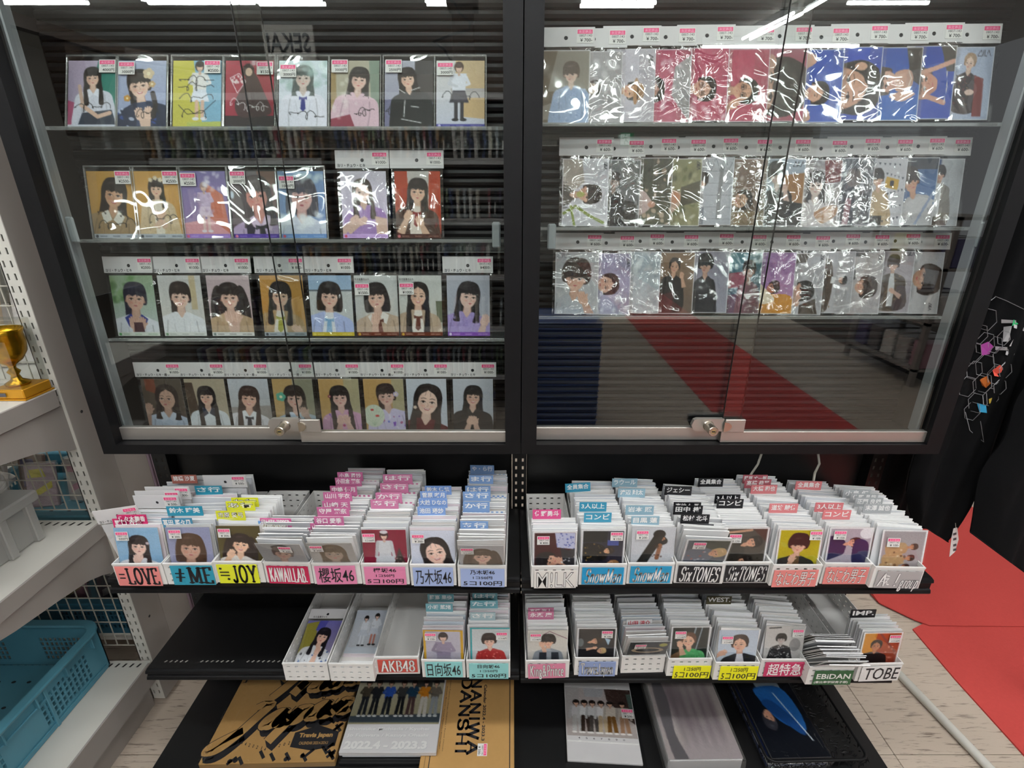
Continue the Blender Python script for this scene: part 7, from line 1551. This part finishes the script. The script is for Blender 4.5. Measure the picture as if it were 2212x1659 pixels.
# golden goblet in a clear box
t=thing('goblet','golden ornamented goblet on a square gold plinth in a clear box','goblet',(-1.064,1.024,ZS1+.001),(0,0,math.radians(0)))
MB().cbox(-.034,.034,-.034,.034,.003,.024,.002).build('plinth','gold base',t); MB().box(-.036,.036,-.036,.036,0,.003).build('plinth_foot','gold base',t)
MB().lathe([(r_,.024+(z_-.022)*1.24) for r_,z_ in((.0,.022),(.020,.022),(.022,.026),(.010,.032),(.007,.040),(.012,.046),(.006,.052),(.008,.058),(.022,.066),(.033,.080),(.037,.098),(.036,.112),(.039,.120),(.037,.121),(.032,.110),(.0,.09))],-.004,0,28).build('cup','gold',t,smooth=True)
MB().box(-.0335,.0335,-.0335,.0335,.024,.165).build('clear_case','glass',t)
MB().prism([(-.014,0),(.014,0),(.014,.008),(-.014,.008)],lambda p:(-.016+p[0],-.0365,.009+p[1]),lambda p:(-.016+p[0],-.0358,.009+p[1])).build('name_plate','ink soft',t)
put('price_sticker',sticker_mesh('¥2000-'),t,(-.045,-.036,.135))
# translucent storage bin with bagged goods
t=thing('translucent_bin','frosted translucent plastic bin with ribbed side and flared rim','bin',(-1.115,.60,ZS2+.001))
MB().cbox(-.33,0,0,.40,0,.118,.006).build('body','frosted',t); MB().cbox(-.34,.012,-.01,.412,.096,.122,.004).build('rim','frosted',t)
for y in(.10,.17,.245,.31,.375): MB().cbox(-.002,.010,y,y+.018,.002,.10,.002).build('rib','frosted',t)
for k,(x,y,r,h) in enumerate(((-1.19,.93,.09,.10),(-1.24,.76,.10,.12))):
    m=MB(); rb=random.Random(k+3)
    def bf(u,v): 
        a=u*2*math.pi; b=v*math.pi; q=1+.12*math.sin(5*a+3*b)+.07*math.sin(11*a-4*b); return (r*q*math.cos(a)*math.sin(b),r*.8*q*math.sin(a)*math.sin(b),h*(1-math.cos(b))*.5)
    m.grid(bf,26,16); o=m.build('plastic_bag','poly bag',smooth=True,loc=(x,y,ZS2+.123)); tag(o,('crumpled clear bag nearer the mesh back, on the frosted bin' if k==0 else 'crumpled clear bag at the front, on the frosted bin'),'bag','crumpled bags on the bin')
# blue crates
def crate(x0,x1,y0,y1,z,h,label,mt='crate'):
    t=thing('plastic_crate',label,'crate',(x0,y0,z),group='blue plastic crates'); W,D=x1-x0,y1-y0
    MB().cbox(.006,W-.006,.006,D-.006,0,.004,.001).build('base',mt,t)
    m=MB()
    for i in range(9):
        for j in range(6): m.add([(.05+i*(W-.1)/8+.006*math.cos(a),.06+j*(D-.12)/5+.004*math.sin(a),.0046) for a in np.linspace(0,5.5,7)],[tuple(range(7))])
    m.build('drain_holes','ink',t)
    def wall(Lw,Mf,nm):
        n=int((Lw*.30)/.013); hx=[(.05+i*.013,.0585+i*.013) for i in range(n)]+[(Lw-.05-.013*n+i*.013,Lw-.05-.013*n+.0085+i*.013) for i in range(n)]; hz=[(.022+.0165*j,.0345+.0165*j) for j in range(int((h-.045)/.0165))]
        m=MB(); perf(m,Lw,h,hx,hz,Mf,.003); m.build(nm,mt,t)
    wall(W,lambda x,z_,d:(x,d,z_),'end_wall'); wall(W,lambda x,z_,d:(x,D-d,z_),'end_wall'); wall(D,lambda x,z_,d:(d,x,z_),'side_wall'); wall(D,lambda x,z_,d:(W-d,x,z_),'side_wall')
    r=.035
    P=[(cx+(r+.006)*math.cos(math.radians(a0+18*k)),cy+(r+.006)*math.sin(math.radians(a0+18*k)),h) for cx,cy,a0 in((W-r,D-r,0),(r,D-r,90),(r,r,180),(W-r,r,270)) for k in range(6)]; P.append(P[0])
    m=MB(); pr=[(-.010,-.006),(.010,-.006),(.012,0),(.010,.005),(-.010,.005),(-.012,0)]
    V=[];n=len(P)
    for i in range(n-1):
        p=Vector(P[i]); d=(Vector(P[(i+1)%(n-1)])-Vector(P[i-1 if i else n-2])).normalized(); nn=Vector((d.y,-d.x,0)); V+=[tuple(p+nn*a+Vector((0,0,b))) for a,b in pr]
    q=len(pr); m.add(V,[(i*q+k,i*q+(k+1)%q,((i+1)%(n-1))*q+(k+1)%q,((i+1)%(n-1))*q+k) for i in range(n-1) for k in range(q)]); m.build('rim',mt,t,smooth=False)
    m=MB()
    for f in(.36,.64): m.cbox(W,W+.006,D*f-.004,D*f+.004,.0,h-.008,.001); 
    m.cbox(W,W+.005,D*.34,D*.66,h*.66,h*.70,.001); m.cbox(W,W+.004,D*.02,D*.98,.0,.014,.001)
    for k in range(6): m.cbox(W,W+.010,D*(.06+.175*k)-.002,D*(.06+.175*k)+.002,h-.045,h-.004,.0006)
    m.build('side_rib',mt,t)
crate(-1.56,-1.130,.565,1.050,ZS3+.001,.140,'blue mesh-sided crate standing empty on the bottom shelf of the white unit')
crate(-1.80,-1.075,1.155,1.52,ZS3+.001,.125,'darker blue crate behind the wire mesh, filled with bagged goods','crate dark')
crate(-1.62,-1.085,1.20,1.55,.502,.07,'shallow blue crate behind the mesh at middle shelf height')
# goods and white rack behind the mesh
R_=thing('rear_rack','white wire-front rack standing behind the mesh back','rack')
for z in(ZS3,.50,.985): MB().cbox(-1.95,-1.06,1.15,1.60,z-.02,z,.002).build('shelf','white steel',R_)
for x in(-1.07,-1.93): MB().box(x-.012,x+.012,1.61,1.64,0,1.9).build('upright','white steel',R_)
MB().box(-1.93,-1.06,1.60,1.61,.02,.14).build('kick_plate','wood',R_)
gd=random.Random(12)
pal=('#b8b4b0','#5a5684','#b4ac48','#b88a98','#6a6668','#a8abae','#c8b090','#d8d4d0','#7c6458','#9a8a90')
for c in pal: mat('bag '+c,c,.35,0,.5,noise=.35,nscale=22,coat=.5)
names=['pale grey','muted violet','yellow-green','dusty pink','dark grey','silver grey','tan','off-white','brown','mauve grey']
k=0
for z,n,hh,x0,x1 in((ZS3+.008,6,.20,-1.74,-1.11),(.574,6,.17,-1.62,-1.13),(.986,7,.22,-1.85,-1.10)):
    for i in range(n):
        w_=(x1-x0)/n; x=x0+w_*i; c=pal[k%10]; h_=hh*gd.uniform(.7,1.1)
        t=thing('bagged_goods','%s flat package in clear bag, behind the mesh, %s shelf'%(names[k%10],('bottom' if z<.3 else ('middle' if z<.7 else 'top'))),'package',(x+w_/2,1.23+.03*(i%3),z+.002),(math.radians(-gd.uniform(5,14)),0,gd.uniform(-.2,.2)),'bagged goods behind the mesh')
        MB().cbox(-w_*.46,w_*.46,-.006,.006,0,h_,.002).build('package','bag '+c,t)
        m=MB(); m.add([(-w_*.3,-.0066,h_*.2),(w_*.35,-.0066,h_*.45),(w_*.35,-.0066,h_*.6),(-w_*.3,-.0066,h_*.35)],[(0,1,2,3)]); m.add([(-w_*.35,-.0066,h_*.7),(w_*.2,-.0066,h_*.7),(w_*.1,-.0066,h_*.9),(-w_*.35,-.0066,h_*.88)],[(0,1,2,3)]); m.build('printed_label','bag '+pal[(k+3)%10],t)
        MB().box(-w_*.49,w_*.49,-.010,.010,-.001,h_*1.03).build('clear_bag','shrink wrap',t); k+=1
# hanging dark green garments seen beyond the upright
t=thing('hanging_garment','dark green and grey garments hanging beyond the slotted upright','garment',(-1.42,1.50,1.10))
m=MB(); m.grid(lambda u,v:(.36*(u-.5)*2,.03*math.sin(u*40)+.01*math.sin(v*9),.75*v),60,6); mat('green cloth','#2c3a30',.9); mat('grey cloth','#7f7c74',.9); m.build('cloth','green cloth',t,smooth=True)
m=MB(); m.grid(lambda u,v:(-.05+.10*(u-.5)*2,-.06+.02*math.sin(u*30),.02+.7*v),30,4); m.build('lining','grey cloth',t,smooth=True); MB().tube([(-.4,0,.76),(.4,0,.76)],.01,8).build('rail','wire',t)

# ================================================================ black T-shirts hanging at the right
def surf_y(x,z,D0,amp,k,ph): return D0+amp*math.sin(k*x+ph+z*3.2)+amp*.5*math.sin(2.3*k*x+1.3+ph-z*2.1)
def shirt(L,Rr,D0,amp,k,ph,label,name='t_shirt'):
    T=thing(name,label,'t-shirt',group='black shirts on the rack')
    A=[Vector(onY(*p,D0)) for p in L]; B=[Vector(onY(*p,D0)) for p in Rr]
    def cr(P,v):
        s=v*(len(P)-1); i=min(int(s),len(P)-2); f=s-i; a,b,c,d=P[max(i-1,0)],P[i],P[i+1],P[min(i+2,len(P)-1)]
        return .5*((2*b)+(c-a)*f+(2*a-5*b+4*c-d)*f*f+(3*b-a-3*c+d)*f**3)
    def fr(u,v):
        a,b=cr(A,v),cr(B,v); p=a.lerp(b,u); e=min(1,min(u,1-u)*8); return (p.x,surf_y(p.x,p.z,D0,amp,k,ph)+.03*(1-e),p.z)
    def bk(u,v):
        p=fr(u,v); e=min(1,min(u,1-u)*8); return (p[0],p[1]+.05*e+.002,p[2])
    m=MB(); m.grid(fr,44,34); m.build('front_cloth','shirt',T,smooth=True)
    m=MB(); m.grid(bk,30,14); m.build('back_cloth','shirt',T,smooth=True)
    m=MB(); m.tube([Vector(fr(i/24,1.0)) for i in range(25)],.0016,5); m.build('hem','shirt',T,smooth=True)
    return T,fr
T1,f1=shirt([(2262,330),(2232,430),(2190,505),(2120,700),(2040,880),(1990,985),(1972,1070),(1985,1132)],[(2420,330),(2420,470),(2400,600),(2330,760),(2230,905),(2150,1040),(2095,1110),(2052,1172)],1.02,.010,55,.4,'black T-shirt with honeycomb print hanging beside the right cabinet')
T2,f2=shirt([(2330,700),(2270,800),(2228,870),(2196,960),(2150,1050),(2121,1168)],[(2500,700),(2480,850),(2450,1000),(2420,1100),(2370,1200),(2300,1300)],.94,.012,40,2.0,'plain black shirt at the right edge, lower hem swept outwards')
T3,f3=shirt([(2040,700),(1960,880),(1905,985),(1898,1060),(1922,1122)],[(2230,700),(2180,900),(2110,1000),(2060,1090),(2012,1142)],1.21,.010,60,.9,'plain black shirt behind the printed one, beside the cabinet corner')
def onshirt(px,py,D0=1.02):
    p=onY(px,py,D0); y=surf_y(p[0],p[2],D0,.010,55,.4)-.0025; 
    r=ray(px,py); t=y/r[1]; return (r[0]*t,y,CZ+r[2]*t)
m=MB(); mat('print line','#8c8a8c',.7); mat('print white','#c8c6c8',.7)
hexes=[((2012,0),0)]
cells=[]
for q,(cx,cy,r) in enumerate(((2133,690,24),(2115,722,22),(2128,742,24),(2100,762,24),(2128,790,24),(2105,800,20),(2090,835,22),(2122,830,24),(2112,868,24),(2140,858,20),(2150,810,20),(2162,770,20),(2150,745,18),(2168,730,16),(2172,800,16),(2160,836,16),(2100,888,20))):
    P=[(cx+r*.92*math.cos(math.radians(60*i+12))-.22*r*math.sin(math.radians(60*i+12)),cy+r*1.05*math.sin(math.radians(60*i+12))) for i in range(7)]
    m.tube([onshirt(*p) for p in P],.0007,3,False)
for P in(((2085,890),(2095,930),(2125,955),(2118,910)),((2150,640),(2175,650),(2212,668)),((2100,700),(2125,660),(2150,642)),((2083,800),(2090,760),(2110,718))): m.tube([onshirt(*p) for p in P],.0007,3,False)
m.build('honeycomb_print','print line',T1)
for nm,c,P in(('pink','#9c3c90',[(2118,745),(2135,738),(2146,748),(2138,765),(2120,768)]),('orange','#e07830',[(2116,820),(2132,812),(2140,828),(2130,838),(2120,832)]),('blue','#3aa8d8',[(2110,870),(2130,876),(2132,892),(2116,890)]),('yellow','#c8a840',[(2136,862),(2152,856),(2146,868),(2137,872)]),('coral','#e05848',[(2144,800),(2160,788),(2168,796),(2164,815),(2148,812)]),('green','#2ca868',[(2190,690),(2200,700),(2186,704)])):
    mat('print '+nm,c,.7); MB().poly([onshirt(*p) for p in P][::-1]).build('coloured_cell','print '+nm,T1)
m=MB()
for P in([(2163,690),(2195,692),(2195,698),(2163,698)],[(2168,706),(2186,704),(2178,738),(2166,738)],[(2150,748),(2176,750),(2176,757),(2150,756)],[(2190,700),(2214,708),(2214,716),(2190,708)],[(2196,722),(2206,716),(2190,748),(2180,748)],[(2174,758),(2192,764),(2188,772),(2172,766)]): m.poly([onshirt(*p) for p in P][::-1])
m.build('printed_figures','print white',T1)
t=thing('price_tag','white paper price tag dangling below the printed shirt','tag'); P=[onY(2068,1140,1.0),onY(2060,1142,1.0),onY(2056,1160,1.0),onY(2051,1203,1.0),onY(2063,1192,1.0),onY(2071,1165,1.0)]
MB().prism(P,lambda p:p,lambda p:(p[0],p[1]+.0008,p[2])).build('paper','sleeve3',t); m=MB()
for py in(1152,1163,1176,1186): a,b=onY(2059,py,.9993),onY(2066,py-2,.9993); c,d=onY(2066,py+3,.9993),onY(2059,py+5,.9993); m.poly([d,c,b,a])
m.build('print','ink soft',t); MB().tube([onY(2064,1130,1.0),onY(2065,1143,1.0)],.0006,4).build('string','wire',t)
t=thing('clothes_rail','black garment rail above the shirts, mostly out of frame','rail'); a=onY(2262,320,1.04); MB().tube([(a[0]-.05,1.04,a[2]+.04),(a[0]+.6,1.04,a[2]+.04)],.012,10).build('rail','black frame',t,smooth=True); MB().tube([(a[0]+.58,1.04,a[2]+.04),(a[0]+.58,1.04,0)],.014,10).build('post','black frame',t,smooth=True)
for q,(tx,lab) in enumerate(((.05,'hanger of the printed shirt'),(.22,'hanger of the plain shirt'))): 
    h=tag(MB().tube([(a[0]+tx,1.04,a[2]+.05),(a[0]+tx,1.04,a[2]+.02),(a[0]+tx-.03,1.04,a[2]),(a[0]+tx+.18,1.04,a[2]-.05),(a[0]+tx-.08,1.04,a[2]-.05),(a[0]+tx-.03,1.04,a[2])],.003,6).build('coat_hanger','black frame'),'black wire '+lab,'hanger','coat hangers')
# small wooden board and silver bag beyond the frame's right edge
t=thing('wooden_board','light wooden board glimpsed beyond the right cabinet edge','board'); p=onY(2205,440,1.35); MB().cbox(p[0]-.02,p[0]+.35,1.35,1.37,p[2]-.04,p[2]+.12,.003).build('board','kraft',t); MB().box(p[0]-.03,p[0]+.35,1.34,1.35,p[2]-.05,p[2]-.04).build('edge','ink',t)

# ================================================================ the shop behind the camera, seen only as reflections in the glass
bk=random.Random(5); YK=-1.42
cols=[mat('book%d'%i,c,.5) for i,c in enumerate(('#b8b4a8','#8c3c44','#3c4c7c','#c8c0b0','#7c8c6c','#2c2c34','#a87c4c','#d0ccc8','#5c4c6c','#98a0a8'))]
bm=[]; nb={}
for i in range(10):
    m=MB(); m.cbox(0,.0125+.002*(i%4),0,.115,0,.172+.004*(i%3),.0015); m.cur=1; m.box(.002,.010,.1148,.1156,.03,.10); bm.append((m.mesh('book',['book%d'%i,'tray white' if i%2 else 'keyhole']),.0125+.002*(i%4)))
for ci,(bx0,nsh,n) in enumerate(((-2.15,5,27),(-1.05,5,27))):
    T=thing('bookcase','dark bookcase of paperbacks mirrored in the left glass, '+('outer' if ci==0 else 'inner')+' one','bookcase',(bx0,YK,0),group='bookcases behind the camera'); W=1.06
    MB().box(0,W,-.02,0,0,2.05).build('back','wood',T)
    for x in(0,W-.02): MB().box(x,x+.02,0,.16,0,2.05).build('side','wood',T)
    for k in range(nsh+1):
        z=.25+.335*k
        s=MB().box(.02,W-.02,0,.16,z-.02,z).build('shelf','wood',T); MB().box(.02,W-.02,.16,.163,z-.028,z+.008).build('label_rail','card paper',s)
        if k==nsh: continue
        x=.03
        for q in range(n):
            bi=bk.randrange(10); me,w_=bm[bi]; nb[(bi,k,ci)]=nb.get((bi,k,ci),0)+1; o=put('book',me,None,(bx0+x,YK+.03,z+.001),(0,math.radians(bk.choice((0,0,0,2,-2))),0)); x+=w_*2.3+(.0 if bk.random()<.85 else .03)
            tag(o,'%s %s paperback along the %s shelf up, %s mirrored bookcase'%(ORD[nb[(bi,k,ci)]],('putty grey','wine red','navy','cream','sage green','near-black','caramel','ivory','purple','blue-grey')[bi],ORD[k+1],'outer' if ci==0 else 'inner'),'book','mirrored paperbacks')
            if x>W-.07: break
# stack of folded blue shopping boxes
for k in range(18):
    t=thing('folded_crate','dark blue folded crate, %s from the floor in the mirrored stack'%ORD[k+1],'crate',(.10,-1.22,.03+.0385*k),group='stacked dark blue folded crates')
    MB().cbox(0,.42,0,.36,0,.033,.003).build('body','blue box',t); MB().cbox(-.004,.424,.352,.364,.024,.033,.001).build('rim','blue rim',t)
ra=mir(1955,835,0); rb2=mir(1795,765,0); ay=rb2[1]; by=ra[1]; rx=ra[0]+.02
t=thing('white_rack','white steel rack mirrored low in the right glass','rack',(rx,ay,0))
for x,y in((0,0),(.45,0),(0,by-ay-.035),(.45,by-ay-.035)): MB().box(x,x+.035,y,y+.035,0,1.25).build('upright','white steel shaded',t)
for z in(.14,.50,.90,1.25): MB().box(0,.48,0,by-ay,z-.02,z).build('shelf','white steel shaded',t)
for i in range(5):
    for z in(.14,.50,.90):
        o=MB().cbox(0,.34,0,(by-ay)/5-.04,0,.20,.006).build('carton','bag '+pal[(i*3+int(z*10))%10],loc=(rx+.05,ay+.03+(by-ay)/5*i,z+.002)); tag(o,'%s carton from the far end on the %s shelf of the mirrored white rack'%(ORD[i+1],{.14:'lowest',.5:'middle',.9:'top'}[z]),'carton','cartons on the mirrored rack')
t=thing('hanging_sign','dark shop sign hanging below the ceiling, mirrored between cards','sign'); c=mir(628,95,2.25); MB().box(c[0]-.15,c[0]+.15,c[1],c[1]+.02,2.1,2.34).build('board','wall',t)
m=MB(); fit_text(m,'SEKAI',-.13,.13,0,.1,0,.02,M=lambda p:(c[0]-p[0],c[1]+.022,2.2+p[2])); fit_text(m,'NO',-.05,.05,-.1,-.03,0,.02,M=lambda p:(c[0]-p[0],c[1]+.022,2.22+p[2])); m.build('lettering','ink',t)
